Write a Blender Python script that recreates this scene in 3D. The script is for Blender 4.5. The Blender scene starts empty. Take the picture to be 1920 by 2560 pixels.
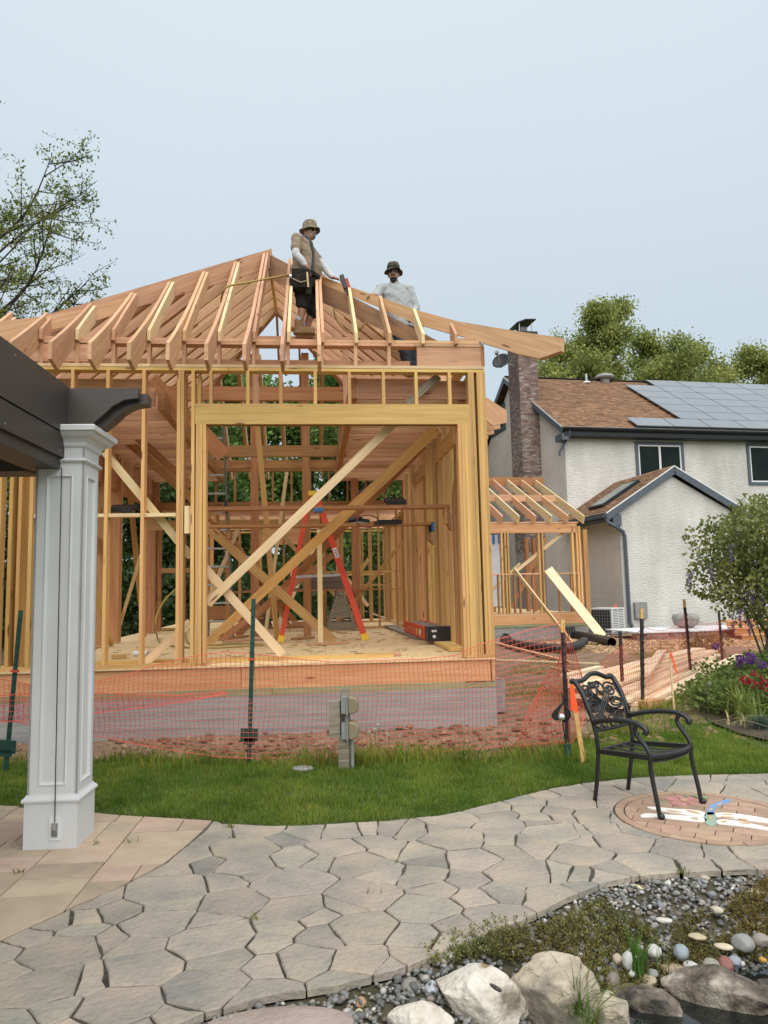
import bpy, bmesh, math, random
import numpy as np
from mathutils import Vector, Matrix, noise
RN = random.Random(11)
SC = bpy.context.scene
COL = SC.collection
rad = math.radians

# ------------------------------------------------------------ camera
F, PITCH, ROLL, EYE = 1850.0, rad(6.0), rad(1.2), 1.6      # focal length in photo pixels (photo 1920 x 2560)
_f = Vector((0, math.cos(PITCH), math.sin(PITCH))); _u = Vector((0, -math.sin(PITCH), math.cos(PITCH))); _r = Vector((1, 0, 0))
CU = _u * math.cos(ROLL) + _r * math.sin(ROLL)
CR = _r * math.cos(ROLL) - _u * math.sin(ROLL)
CF = _f
CP = Vector((0, 0, EYE))
cam = bpy.data.cameras.new('camera')
cam.sensor_fit = 'VERTICAL'; cam.sensor_height = 36.0; cam.lens = F * 36.0 / 2560.0
cam.clip_start = 0.05; cam.clip_end = 2000
camo = bpy.data.objects.new('camera', cam); COL.objects.link(camo)
m3 = Matrix((CR, CU, -CF)).transposed()
camo.matrix_world = Matrix.Translation(CP) @ m3.to_4x4()
SC.camera = camo

# ------------------------------------------------------------ sky, sun, exposure
SUN_EL, SUN_AZ = rad(54), rad(168)            # azimuth from +Y clockwise: behind the camera
world = bpy.data.worlds.new('World'); SC.world = world; world.use_nodes = True
nt = world.node_tree; nt.nodes.clear()
n_out = nt.nodes.new('ShaderNodeOutputWorld'); n_bg = nt.nodes.new('ShaderNodeBackground')
n_sky = nt.nodes.new('ShaderNodeTexSky'); n_sky.sky_type = 'NISHITA'; n_sky.sun_disc = False
n_sky.sun_elevation = SUN_EL; n_sky.sun_rotation = SUN_AZ; n_sky.dust_density = 4.0; n_sky.air_density = 1.0
n_mix = nt.nodes.new('ShaderNodeMix'); n_mix.data_type = 'RGBA'; n_mix.inputs[0].default_value = 0.93
n_tc = nt.nodes.new('ShaderNodeTexCoord'); n_sep = nt.nodes.new('ShaderNodeSeparateXYZ')
n_rmp = nt.nodes.new('ShaderNodeValToRGB')
n_nz = nt.nodes.new('ShaderNodeTexNoise'); n_nz.inputs['Scale'].default_value = 2.2; n_nz.inputs['Detail'].default_value = 4
n_mad = nt.nodes.new('ShaderNodeMath'); n_mad.operation = 'MULTIPLY_ADD'; n_mad.inputs[1].default_value = 0.10; 
n_add = nt.nodes.new('ShaderNodeMath'); n_add.operation = 'ADD'; n_add.inputs[1].default_value = -0.05
e = n_rmp.color_ramp.elements
e[0].position = 0.0; e[0].color = (2.54, 2.99, 3.31, 1)
e[1].position = 0.75; e[1].color = (3.30, 3.70, 3.92, 1)
x = n_rmp.color_ramp.elements.new(0.33); x.color = (2.62, 3.05, 3.33, 1)
n_bg.inputs['Strength'].default_value = 0.1
L = nt.links
L.new(n_tc.outputs['Generated'], n_sep.inputs[0]); L.new(n_tc.outputs['Generated'], n_nz.inputs['Vector'])
L.new(n_nz.outputs[0], n_mad.inputs[0]); L.new(n_sep.outputs['Z'], n_mad.inputs[2]); L.new(n_mad.outputs[0], n_add.inputs[0])
L.new(n_add.outputs[0], n_rmp.inputs[0])
L.new(n_sky.outputs[0], n_mix.inputs[6]); L.new(n_rmp.outputs[0], n_mix.inputs[7]); L.new(n_mix.outputs[2], n_bg.inputs['Color'])
L.new(n_bg.outputs[0], n_out.inputs[0])
sl = bpy.data.lights.new('sun', 'SUN'); sl.energy = 1.5; sl.angle = rad(92); sl.color = (1.0, 0.96, 0.9)
so = bpy.data.objects.new('sun', sl); COL.objects.link(so)
sd = Vector((math.sin(SUN_AZ) * math.cos(SUN_EL), math.cos(SUN_AZ) * math.cos(SUN_EL), math.sin(SUN_EL)))
so.rotation_euler = sd.to_track_quat('Z', 'Y').to_euler(); so.location = sd * 60
vs = SC.view_settings; SC.display_settings.display_device = 'sRGB'
vs.view_transform = 'Standard'; vs.look = 'None'; vs.exposure = 1.25; vs.gamma = 1.0; vs.use_curve_mapping = False
SC.render.engine = 'CYCLES'; SC.cycles.max_bounces = 6; SC.cycles.diffuse_bounces = 3; SC.cycles.glossy_bounces = 3
SC.cycles.transparent_max_bounces = 6; SC.cycles.use_denoising = True

# ------------------------------------------------------------ helpers: places
D = 1.15725
def ray(u, v): return CF + CR * ((u - 960) / F) - CU * ((v - 1280) / F)
def gnd(u, v, z=0.0):
    d = ray(u, v); t = (z - EYE) / d.z; return CP + d * t
def onp(u, v, p, n):
    d = ray(u, v); t = (Vector(p) - CP).dot(n) / d.dot(n); return CP + d * t
class Frame:
    def __init__(s, o, deg):
        s.o = Vector(o); a = rad(deg); s.a = a
        s.ex = Vector((math.cos(a), math.sin(a), 0)); s.ey = Vector((-math.sin(a), math.cos(a), 0))
    def loc(s, p): q = p - s.o; return Vector((q.dot(s.ex), q.dot(s.ey), q.z))
    def world(s, x, y, z=0): return s.o + s.ex * x + s.ey * y + Vector((0, 0, z))
    def aty(s, u, v, y): return s.loc(onp(u, v, s.o + s.ey * y, s.ey))
    def atx(s, u, v, x): return s.loc(onp(u, v, s.o + s.ex * x, s.ex))
    def atz(s, u, v, z): return s.loc(gnd(u, v, z))
BF = Frame((1.27, 8.85, 0), 5.5)       # the new timber building: x along its front wall, y into its depth
HF = Frame((8.1, 25.4, 0), 11.5)       # the stucco house
WF = Frame((0, 0, 0), 0)
Z = Vector((0, 0, 1))

# ------------------------------------------------------------ helpers: materials
MATS = {}
def mat(name, c1, c2=None, scale=(4, 4, 4), rough=.7, bump=0.0, bscale=None, var=0.0, hue=0.0, detail=5, c3=None, spot=None, metallic=0.0,
        attr=None, spec=.5, lo=.3, hi=.7, trans=0.0, bdist=.02, rnd=True, rough2=None):
    m = bpy.data.materials.new(name); m.use_nodes = True; MATS[name] = m
    t = m.node_tree; N = t.nodes; K = t.links; b = N['Principled BSDF']
    b.inputs['Roughness'].default_value = rough; b.inputs['Metallic'].default_value = metallic
    b.inputs['Specular IOR Level'].default_value = spec
    tc = N.new('ShaderNodeTexCoord'); oi = N.new('ShaderNodeObjectInfo')
    mp = N.new('ShaderNodeMapping'); mp.inputs['Scale'].default_value = scale
    K.new(tc.outputs['Object'], mp.inputs['Vector'])
    vec = mp.outputs[0]
    if rnd:
        ad = N.new('ShaderNodeVectorMath'); ad.operation = 'ADD'
        ml = N.new('ShaderNodeMath'); ml.operation = 'MULTIPLY'; ml.inputs[1].default_value = 57.0
        K.new(oi.outputs['Random'], ml.inputs[0]); K.new(vec, ad.inputs[0]); K.new(ml.outputs[0], ad.inputs[1]); vec = ad.outputs[0]
    nz = N.new('ShaderNodeTexNoise'); nz.inputs['Scale'].default_value = 1.0; nz.inputs['Detail'].default_value = detail; nz.inputs['Roughness'].default_value = .6
    K.new(vec, nz.inputs['Vector'])
    rp = N.new('ShaderNodeValToRGB'); E = rp.color_ramp.elements
    E[0].position = lo; E[1].position = hi; E[0].color = (*c1, 1); E[1].color = (*(c2 or c1), 1)
    if c3: q = E.new((lo + hi) / 2); q.color = (*c3, 1)
    K.new(nz.outputs[0], rp.inputs[0])
    col = rp.outputs[0]
    if spot:                               # (scale, radius, colour): knots, stains, pits
        s2, r2, cc = spot
        mp2 = N.new('ShaderNodeMapping'); mp2.inputs['Scale'].default_value = s2; K.new(tc.outputs['Object'], mp2.inputs[0])
        v2 = mp2.outputs[0]
        if rnd:
            ad2 = N.new('ShaderNodeVectorMath'); ad2.operation = 'ADD'; K.new(v2, ad2.inputs[0]); K.new(ml.outputs[0], ad2.inputs[1]); v2 = ad2.outputs[0]
        vo = N.new('ShaderNodeTexVoronoi'); vo.inputs['Scale'].default_value = 1; K.new(v2, vo.inputs['Vector'])
        r3 = N.new('ShaderNodeMapRange'); r3.inputs[1].default_value = r2 * .5; r3.inputs[2].default_value = r2; r3.inputs[3].default_value = 1; r3.inputs[4].default_value = 0
        K.new(vo.outputs['Distance'], r3.inputs[0])
        mx = N.new('ShaderNodeMix'); mx.data_type = 'RGBA'; mx.inputs[7].default_value = (*cc, 1)
        K.new(r3.outputs[0], mx.inputs[0]); K.new(col, mx.inputs[6]); col = mx.outputs[2]
    if attr:
        at = N.new('ShaderNodeAttribute'); at.attribute_name = attr
        mx = N.new('ShaderNodeMix'); mx.data_type = 'RGBA'; mx.blend_type = 'MULTIPLY'; mx.inputs[0].default_value = 1
        K.new(at.outputs['Color'], mx.inputs[6]); K.new(col, mx.inputs[7]); col = mx.outputs[2]
    if var or hue:
        hs = N.new('ShaderNodeHueSaturation')
        a = N.new('ShaderNodeMapRange'); a.inputs[3].default_value = 1 - var; a.inputs[4].default_value = 1 + var
        K.new(oi.outputs['Random'], a.inputs[0]); K.new(a.outputs[0], hs.inputs['Value'])
        f2 = N.new('ShaderNodeMath'); f2.operation = 'MULTIPLY'; f2.inputs[1].default_value = 7.31; K.new(oi.outputs['Random'], f2.inputs[0])
        fr = N.new('ShaderNodeMath'); fr.operation = 'FRACT'; K.new(f2.outputs[0], fr.inputs[0])
        h = N.new('ShaderNodeMapRange'); h.inputs[3].default_value = .5 - hue; h.inputs[4].default_value = .5 + hue
        K.new(fr.outputs[0], h.inputs[0]); K.new(h.outputs[0], hs.inputs['Hue'])
        K.new(col, hs.inputs['Color']); col = hs.outputs[0]
    K.new(col, b.inputs['Base Color'])
    if bump:
        nb = N.new('ShaderNodeTexNoise'); nb.inputs['Detail'].default_value = 6; nb.inputs['Scale'].default_value = 1
        mb = N.new('ShaderNodeMapping'); mb.inputs['Scale'].default_value = bscale or tuple(s * 3 for s in scale)
        K.new(tc.outputs['Object'], mb.inputs[0]); K.new(mb.outputs[0], nb.inputs['Vector'])
        bp = N.new('ShaderNodeBump'); bp.inputs['Strength'].default_value = bump; bp.inputs['Distance'].default_value = bdist
        K.new(nb.outputs[0], bp.inputs['Height']); K.new(bp.outputs[0], b.inputs['Normal'])
    if trans:
        b.inputs['Transmission Weight'].default_value = trans
    return m

GR = (1.6, 30, 30)
mat('stud_wood', (.50, .285, .095), (.66, .405, .15), (1.2, 26, 26), .75, .2, (2, 60, 60), var=.20, hue=.012, spot=((1.5, 8, 8), .13, (.16, .07, .03)), c3=(.59, .35, .12), detail=4)
mat('rafter_wood', (.46, .245, .13), (.63, .375, .22), (1.2, 22, 22), .75, .2, (2, 60, 60), var=.15, hue=.010, spot=((1.4, 8, 8), .13, (.18, .08, .04)), c3=(.55, .31, .17), detail=4)
mat('shaded_stud', (.38, .19, .065), (.53, .29, .105), (1.2, 26, 26), .78, .2, (2, 60, 60), var=.24, hue=.012, spot=((1.5, 8, 8), .13, (.14, .06, .03)), c3=(.46, .24, .085), detail=4)  # stud wood with interior shade and warm bounce light put into its colour
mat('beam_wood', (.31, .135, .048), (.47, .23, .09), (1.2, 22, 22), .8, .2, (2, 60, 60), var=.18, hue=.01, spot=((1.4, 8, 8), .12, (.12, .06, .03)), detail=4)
mat('pale_wood', (.60, .43, .22), (.74, .56, .33), (1.2, 24, 24), .75, .2, (2, 60, 60), var=.12, hue=.012, spot=((1.5, 8, 8), .13, (.25, .13, .06)), detail=4)
mat('fresh_lumber', (.70, .52, .33), (.84, .67, .47), (1.2, 24, 24), .75, .2, (2, 60, 60), var=.10, hue=.012, spot=((1.5, 8, 8), .1, (.35, .2, .1)), detail=4)
mat('old_wood', (.10, .075, .052), (.22, .165, .115), GR, .85, .4, (2, 50, 50), var=.15)
mat('weathered_wood', (.16, .135, .10), (.33, .285, .22), (3, 40, 40), .85, .5, (3, 60, 60), var=.1)
mat('stained_wood', (.17, .115, .075), (.40, .22, .115), (1.5, 7, 7), .85, .25, (2, 60, 60), var=.1)
mat('osb_floor', (.54, .37, .18), (.72, .53, .30), (9, 9, 9), .85, .3, (60, 60, 60), var=.06, c3=(.65, .465, .25))
mat('treated_wood', (.20, .22, .11), (.34, .33, .18), GR, .8, .2, (2, 60, 60), var=.1)
mat('rim_wood', (.50, .235, .10), (.68, .37, .18), (1.0, 16, 16), .75, .2, (2, 60, 60), var=.08, spot=((1.1, 5, 5), .09, (.2, .08, .03)), detail=4)
mat('concrete', (.225, .222, .215), (.36, .352, .34), (1.2, 8, 26), .9, .5, (4, 20, 110), bdist=.01)
mat('block_concrete', (.20, .195, .185), (.33, .32, .30), (14, 14, 14), .95, .6, (90, 90, 90), bdist=.01)
mat('stucco', (.46, .445, .415), (.66, .64, .61), (1.1, 1.1, .45), .95, 1.0, (9, 9, 24), detail=7, bdist=.04, rnd=False)
mat('stucco_warm', (.56, .49, .445), (.68, .60, .55), (.9, .9, .9), .95, 1.0, (9, 9, 24), detail=7, bdist=.04, rnd=False)  # pinkish stucco, its colour also lightened to offset weak light on left-facing walls
mat('brick', (.17, .108, .09), (.30, .205, .175), (9, 9, 9), .9, .5, (60, 60, 60), var=.45, hue=.02)
mat('pale_brick', (.25, .21, .185), (.42, .37, .33), (9, 9, 9), .9, .5, (60, 60, 60), var=.2)
mat('mortar', (.22, .20, .18), (.34, .31, .28), (9, 9, 9), .95, .5)
mat('trim_grey', (.062, .077, .097), (.08, .098, .122), (3, 3, 3), .5, 0)
mat('dark_trim', (.010, .012, .015), (.016, .018, .022), (3, 3, 3), .4, 0, spec=.3)
mat('shingle', (.155, .085, .047), (.31, .185, .105), (5, 5, 5), .95, .5, (60, 60, 60), attr='Col', rnd=False)
mat('glass_dark', (.006, .010, .010), (.012, .022, .018), (.9, .9, .9), .08, 0, spec=.16)
mat('glass_blue', (.05, .095, .085), (.09, .14, .125), (2, 2, 2), .08, 0, spec=.6)
mat('solar', (.15, .16, .175), (.18, .19, .21), (1, 1, 1), .16, 0, spec=1.0, var=.06)
mat('black_metal', (.009, .009, .010), (.014, .014, .015), (20, 20, 20), .36, .1, (200, 200, 200), spec=.5, bdist=.002)
mat('black_plastic', (.012, .012, .013), (.022, .022, .023), (8, 8, 8), .45, 0)
mat('white_metal', (.62, .63, .62), (.70, .71, .70), (6, 6, 6), .45, 0)
mat('white_paint', (.545, .555, .555), (.60, .61, .61), (3, 3, 3), .5, .04, (50, 50, 50))
mat('brown_paint', (.040, .031, .026), (.048, .037, .031), (2, 2, 2), .48, .03, (60, 60, 60))
mat('steel', (.32, .32, .31), (.46, .46, .45), (10, 10, 10), .4, 0, metallic=.6)
mat('dark_steel', (.13, .135, .12), (.20, .205, .19), (10, 10, 10), .5, 0, metallic=.4)
mat('orange_rail', (.58, .045, .010), (.68, .065, .014), (6, 6, 6), .5, .05)
mat('yellow_plastic', (.78, .47, .02), (.84, .53, .03), (6, 6, 6), .5, 0)
mat('post_green', (.008, .045, .034), (.012, .065, .05), (12, 12, 12), .55, .1)
mat('post_black', (.010, .008, .009), (.022, .014, .014), (12, 12, 12), .6, .1)
mat('net_orange', (.50, .06, .035), (.60, .085, .05), (3, 3, 3), .6, 0)
mat('flag_orange', (.95, .085, .015), (1.0, .11, .02), (3, 3, 3), .6, 0)
mat('grey_plastic', (.20, .205, .20), (.27, .275, .265), (8, 8, 8), .5, 0)
mat('cover_plastic', (.20, .165, .10), (.27, .225, .145), (8, 8, 8), .4, 0)
mat('silver', (.75, .75, .74), (.8, .8, .79), (8, 8, 8), .25, 0, metallic=.7)
mat('skin', (.33, .185, .125), (.42, .25, .175), (20, 20, 20), .6, .05)
mat('shirt_tan', (.22, .165, .115), (.28, .21, .15), (14, 14, 14), .9, .5, (18, 18, 18), bdist=.03)
mat('shirt_grey', (.32, .335, .345), (.40, .415, .425), (14, 14, 14), .9, .5, (18, 18, 18), bdist=.03)
mat('sleeve_white', (.46, .465, .48), (.54, .545, .56), (14, 14, 14), .9, .5, (30, 30, 30), bdist=.02)
mat('cloth_black', (.012, .012, .014), (.022, .022, .025), (14, 14, 14), .9, .2, (30, 30, 30))
mat('jeans', (.018, .022, .032), (.035, .042, .055), (14, 14, 14), .9, .2, (40, 40, 40))
mat('camo_hat', (.085, .07, .042), (.27, .22, .15), (22, 22, 22), .9, .2, c3=(.15, .14, .085), lo=.42, hi=.56)
mat('dark_hat', (.03, .028, .02), (.13, .115, .075), (22, 22, 22), .9, .2, c3=(.06, .055, .035), lo=.42, hi=.58)
mat('boot', (.21, .12, .05), (.30, .18, .085), (14, 14, 14), .8, .2)
mat('leather', (.012, .010, .009), (.03, .025, .02), (20, 20, 20), .9, .2, spec=.15)
mat('beard', (.012, .010, .009), (.02, .017, .015), (40, 40, 40), .9, .3)
mat('grey_beard', (.10, .09, .08), (.17, .16, .145), (40, 40, 40), .9, .3)
mat('hose_yellow', (.30, .20, .045), (.38, .26, .06), (6, 6, 6), .5, 0)
mat('hose_red', (.20, .035, .02), (.26, .05, .03), (6, 6, 6), .5, 0)
mat('tool_red', (.33, .03, .025), (.40, .045, .035), (6, 6, 6), .5, 0)
mat('tape_blue', (.02, .10, .30), (.03, .13, .36), (6, 6, 6), .6, 0)
mat('plastic_sheet', (.50, .52, .56), (.62, .64, .68), (3, 3, 3), .35, .4)
mat('white_board', (.66, .68, .71), (.78, .79, .81), (3, 3, 3), .6, .1)
mat('bark', (.028, .022, .017), (.075, .058, .045), (5, 5, 14), .95, .6, (10, 10, 40))
mat('bark_grey', (.05, .042, .035), (.11, .095, .08), (5, 5, 14), .95, .6, (10, 10, 40))
def leafm(name, c1, c2, **k): 
    m = mat(name, c1, c2, (2.2, 2.2, 2.2), .6, attr='Col', rnd=False, spec=.25, **k); T_ = m.node_tree; b = T_.nodes['Principled BSDF']
    tl = T_.nodes.new('ShaderNodeBsdfTranslucent'); mx = T_.nodes.new('ShaderNodeMixShader'); mx.inputs[0].default_value = .38
    T_.links.new(b.inputs['Base Color'].links[0].from_socket, tl.inputs['Color']); T_.links.new(b.outputs[0], mx.inputs[1]); T_.links.new(tl.outputs[0], mx.inputs[2]); T_.links.new(mx.outputs[0], T_.nodes['Material Output'].inputs['Surface'])
    return m
leafm('leaf_spring', (.20, .245, .06), (.42, .45, .15))
leafm('leaf_fresh', (.11, .145, .028), (.25, .29, .07))
leafm('leaf_mid', (.075, .13, .028), (.18, .245, .06))
leafm('leaf_dark', (.035, .065, .02), (.09, .145, .045))
leafm('leaf_wood', (.07, .14, .03), (.18, .29, .065))
leafm('leaf_olive', (.15, .125, .04), (.31, .265, .10))
leafm('leaf_wist', (.10, .14, .035), (.30, .33, .11))
leafm('leaf_iris', (.11, .17, .04), (.25, .32, .09))
leafm('leaf_straw', (.42, .36, .18), (.60, .54, .32))
leafm('grass', (.085, .16, .016), (.26, .335, .055))
leafm('leaf_blue', (.05, .09, .07), (.10, .16, .13))
leafm('petal', (1, 1, 1), (.9, .9, .9))
mat('lawn_soil', (.05, .085, .015), (.10, .125, .03), (4, 4, 4), .95, .6, (30, 30, 30), rnd=False)
mat('far_grass', (.06, .085, .025), (.14, .12, .055), (.7, .7, .7), .95, .6, (20, 20, 20), rnd=False, c3=(.085, .105, .032))
mat('soil', (.14, .085, .055), (.33, .22, .145), (3.5, 3.5, 3.5), .98, 1.0, (28, 28, 28), bdist=.04, rnd=False, detail=8, c3=(.23, .145, .092))
mat('clod', (.13, .08, .048), (.30, .20, .13), (7, 7, 7), .98, .8, (50, 50, 50), attr='Col', rnd=False)
mat('mulch', (.035, .025, .02), (.12, .085, .06), (30, 30, 30), .98, 1.0, (60, 60, 60), rnd=False)
mat('joint_sand', (.022, .020, .016), (.13, .115, .09), (5, 5, 5), .98, .8, (120, 120, 120), rnd=False)
mat('flagstone', (.205, .195, .178), (.42, .34, .258), (2.3, 2.3, 2.3), .9, 1.0, (26, 26, 26), var=.10, hue=.012, c3=(.315, .277, .226), bdist=.016, detail=9, lo=.30, hi=.70)
mat('paver', (.29, .235, .18), (.47, .35, .265), (3.0, 3.0, 3.0), .9, .5, (40, 40, 40), var=.14, hue=.016, c3=(.40, .30, .22), bdist=.01, detail=8)
mat('medallion_paver', (.31, .20, .14), (.42, .285, .205), (6, 6, 6), .9, .4, (50, 50, 50), var=.12, hue=.012, bdist=.008)
mat('inlay_white', (.72, .71, .66), (.80, .79, .75), (12, 12, 12), .7, .1)
mat('inlay_tan', (.48, .33, .18), (.56, .39, .22), (12, 12, 12), .7, .1)
mat('inlay_blue', (.14, .25, .46), (.20, .33, .56), (12, 12, 12), .7, .1)
mat('inlay_green', (.21, .33, .24), (.30, .42, .32), (12, 12, 12), .7, .1)
mat('inlay_pink', (.44, .19, .17), (.54, .27, .24), (12, 12, 12), .7, .1)
mat('inlay_leaf', (.20, .22, .13), (.28, .29, .18), (12, 12, 12), .7, .1)
mat('pebble', (.8, .8, .8), (1.0, 1.0, 1.0), (30, 30, 30), .65, .2, (90, 90, 90), attr='Col', rnd=False, bdist=.005)
mat('rock_white', (.20, .165, .12), (.66, .62, .545), (6, 6, 6), .9, .8, (22, 22, 22), c3=(.52, .47, .39), spot=((5, 5, 5), .22, (.30, .20, .11)), bdist=.03, lo=.34, hi=.62, detail=9)
mat('rock_tan', (.22, .19, .15), (.56, .49, .39), (5, 5, 5), .9, .8, (22, 22, 22), c3=(.42, .355, .27), bdist=.03, detail=9, lo=.34, hi=.66)
mat('rock_dark', (.035, .028, .022), (.40, .355, .29), (7, 7, 7), .7, .8, (30, 30, 30), c3=(.16, .13, .10), bdist=.03, detail=10, lo=.36, hi=.66)
mat('rock_pink', (.29, .225, .195), (.42, .34, .30), (5, 5, 5), .9, .6, (30, 30, 30), bdist=.02, detail=9)
mat('cobble', (.75, .75, .75), (1, 1, 1), (8, 8, 8), .7, .3, (40, 40, 40), attr='Col', rnd=True, bdist=.01, detail=8)
mat('pond_bed', (.03, .028, .016), (.10, .085, .045), (8, 8, 8), .95, .4, rnd=False)
mat('water', (.010, .012, .011), (.012, .014, .012), (1, 1, 1), .03, .12, (9, 9, 9), bdist=.004, spec=.6, rnd=False)
mat('dark_ground', (.05, .04, .03), (.12, .09, .06), (3, 3, 3), .98, .8, rnd=False)
M_ = MATS

# ------------------------------------------------------------ helpers: objects
def link(o, parent=None):
    COL.objects.link(o)
    if parent is not None: o.parent = parent
    return o
def tag(o, label=None, cat=None, group=None, kind=None):
    if label: o['label'] = label
    if cat: o['category'] = cat
    if group: o['group'] = group
    if kind: o['kind'] = kind
    return o
def thing(name, label, cat, loc=(0, 0, 0), rz=0.0, group=None):
    o = bpy.data.objects.new(name, None); COL.objects.link(o); o.empty_display_size = .2
    o.location = loc; o.rotation_euler = (0, 0, rz)
    return tag(o, label, cat, group)
def frame_thing(name, label, cat, fr, group=None): return thing(name, label, cat, fr.o, fr.a, group)
def kids(o): return [c for c in bpy.data.objects if c.parent == o]
def copy_tree(o, parent=None, memo=None):
    if memo is None:
        memo = {}
        for c in bpy.data.objects:
            if c.parent: memo.setdefault(c.parent.name, []).append(c)
    c = o.copy(); COL.objects.link(c); c.parent = parent
    for ch in memo.get(o.name, []): copy_tree(ch, c, memo)
    return c

class MB:
    def __init__(s): s.v = []; s.f = []; s.m = []; s.c = None; s.cc = (1, 1, 1)
    def color(s, c):
        if s.c is None: s.c = []
        s.cc = c; return s
    def add(s, V, Fc, mi=0):
        b = len(s.v); s.v.extend([tuple(q) for q in V]); s.f.extend([tuple(b + i for i in f) for f in Fc]); s.m.extend([mi] * len(Fc))
        if s.c is not None: s.c.extend([s.cc] * len(V))
        return s
    def box(s, x0, x1, y0, y1, z0, z1, mi=0):
        V = [(x, y, z) for z in (z0, z1) for y in (y0, y1) for x in (x0, x1)]
        return s.add(V, [(0, 2, 3, 1), (4, 5, 7, 6), (0, 1, 5, 4), (2, 6, 7, 3), (0, 4, 6, 2), (1, 3, 7, 5)], mi)
    def obox(s, c, size, R=None, mi=0):
        hx, hy, hz = [q / 2 for q in size]; c = Vector(c); R = R or Matrix.Identity(3)
        V = [c + R @ Vector((x, y, z)) for z in (-hz, hz) for y in (-hy, hy) for x in (-hx, hx)]
        return s.add(V, [(0, 2, 3, 1), (4, 5, 7, 6), (0, 1, 5, 4), (2, 6, 7, 3), (0, 4, 6, 2), (1, 3, 7, 5)], mi)
    def bar(s, p0, p1, w, h, up=(0, 0, 1), mi=0):
        p0 = Vector(p0); p1 = Vector(p1); R = axes(p0, p1, up)
        return s.obox((p0 + p1) / 2, ((p1 - p0).length, w, h), R, mi)
    def tube(s, pts, r, n=6, closed=False, mi=0, caps=True, flat=1.0, up=None):
        P = [Vector(p) for p in pts]; k = len(P); rs = r if isinstance(r, (list, tuple)) else [r] * k
        base = len(s.v); prev = None
        for i in range(k):
            if closed: t = P[(i + 1) % k] - P[i - 1]
            else: t = P[min(i + 1, k - 1)] - P[max(i - 1, 0)]
            if t.length < 1e-9: t = Vector((0, 0, 1))
            t.normalize()
            if prev is None:
                a = Vector(up) if up else (Vector((0, 0, 1)) if abs(t.z) < .9 else Vector((1, 0, 0)))
            else: a = prev
            a = a - t * a.dot(t)
            if a.length < 1e-6: a = t.orthogonal()
            a.normalize(); prev = a; b2 = t.cross(a)
            for j in range(n):
                w = 2 * math.pi * j / n
                q = P[i] + (a * math.cos(w) + b2 * math.sin(w) * flat) * rs[i]
                s.v.append(tuple(q))
                if s.c is not None: s.c.append(s.cc)
        rg = k if closed else k - 1
        for i in range(rg):
            i2 = (i + 1) % k
            for j in range(n):
                j2 = (j + 1) % n
                s.f.append((base + i * n + j, base + i * n + j2, base + i2 * n + j2, base + i2 * n + j)); s.m.append(mi)
        if caps and not closed:
            s.f.append(tuple(base + j for j in reversed(range(n)))); s.m.append(mi)
            s.f.append(tuple(base + (k - 1) * n + j for j in range(n))); s.m.append(mi)
        return s
    def prism(s, poly, h0, h1, o=(0, 0, 0), ax=(1, 0, 0), ay=(0, 1, 0), mi=0):
        o = Vector(o); ax = Vector(ax); ay = Vector(ay); az = ax.cross(ay); k = len(poly)
        V = [o + ax * p[0] + ay * p[1] + az * h0 for p in poly] + [o + ax * p[0] + ay * p[1] + az * h1 for p in poly]
        Fc = [tuple(reversed(range(k))), tuple(range(k, 2 * k))] + [(i, (i + 1) % k, k + (i + 1) % k, k + i) for i in range(k)]
        return s.add(V, Fc, mi)
    def lathe(s, prof, n=16, c=(0, 0, 0), mi=0, sx=1, sy=1):
        c = Vector(c); k = len(prof)
        V = [c + Vector((r * math.cos(2 * math.pi * j / n) * sx, r * math.sin(2 * math.pi * j / n) * sy, z)) for r, z in prof for j in range(n)]
        Fc = [(i * n + j, i * n + (j + 1) % n, (i + 1) * n + (j + 1) % n, (i + 1) * n + j) for i in range(k - 1) for j in range(n)]
        Fc += [tuple(reversed(range(n))), tuple((k - 1) * n + j for j in range(n))]
        return s.add(V, Fc, mi)
    def ico(s, c, r, sub=1, R=None, mi=0, jit=0.0, seed=0):
        V, Fc = ico_data(sub); c = Vector(c); r = Vector(r) if not isinstance(r, (int, float)) else Vector((r, r, r))
        out = []
        for p in V:
            q = Vector(p)
            k = 1 + jit * noise.noise(q * 1.7 + Vector((seed * 3.1, seed * 1.7, 0)))
            q = Vector((q.x * r.x, q.y * r.y, q.z * r.z)) * k
            out.append(c + (R @ q if R else q))
        return s.add(out, Fc, mi)
    def quad(s, a, b, c, d, mi=0): return s.add([a, b, c, d], [(0, 1, 2, 3)], mi)
    def mesh(s, name, mats, smooth=False):
        me = bpy.data.meshes.new(name); me.from_pydata(s.v, [], s.f)
        for m in (mats if isinstance(mats, (list, tuple)) else [mats]): me.materials.append(M_[m] if isinstance(m, str) else m)
        if any(s.m): me.polygons.foreach_set('material_index', s.m)
        if smooth: me.polygons.foreach_set('use_smooth', [True] * len(s.f))
        if s.c is not None:
            at = me.attributes.new('Col', 'FLOAT_COLOR', 'POINT')
            at.data.foreach_set('color', [q for c in s.c for q in (c[0], c[1], c[2], 1.0)])
        me.update(); return me
    def build(s, name, mats, parent=None, smooth=False, M=None):
        o = bpy.data.objects.new(name, s.mesh(name, mats, smooth)); link(o, parent)
        if M is not None: o.matrix_local = M
        return o
_ico = {}
def ico_data(sub):
    if sub not in _ico:
        bm = bmesh.new(); bmesh.ops.create_icosphere(bm, subdivisions=sub, radius=1.0)
        _ico[sub] = ([tuple(v.co) for v in bm.verts], [tuple(v.index for v in f.verts) for f in bm.faces]); bm.free()
    return _ico[sub]
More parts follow.
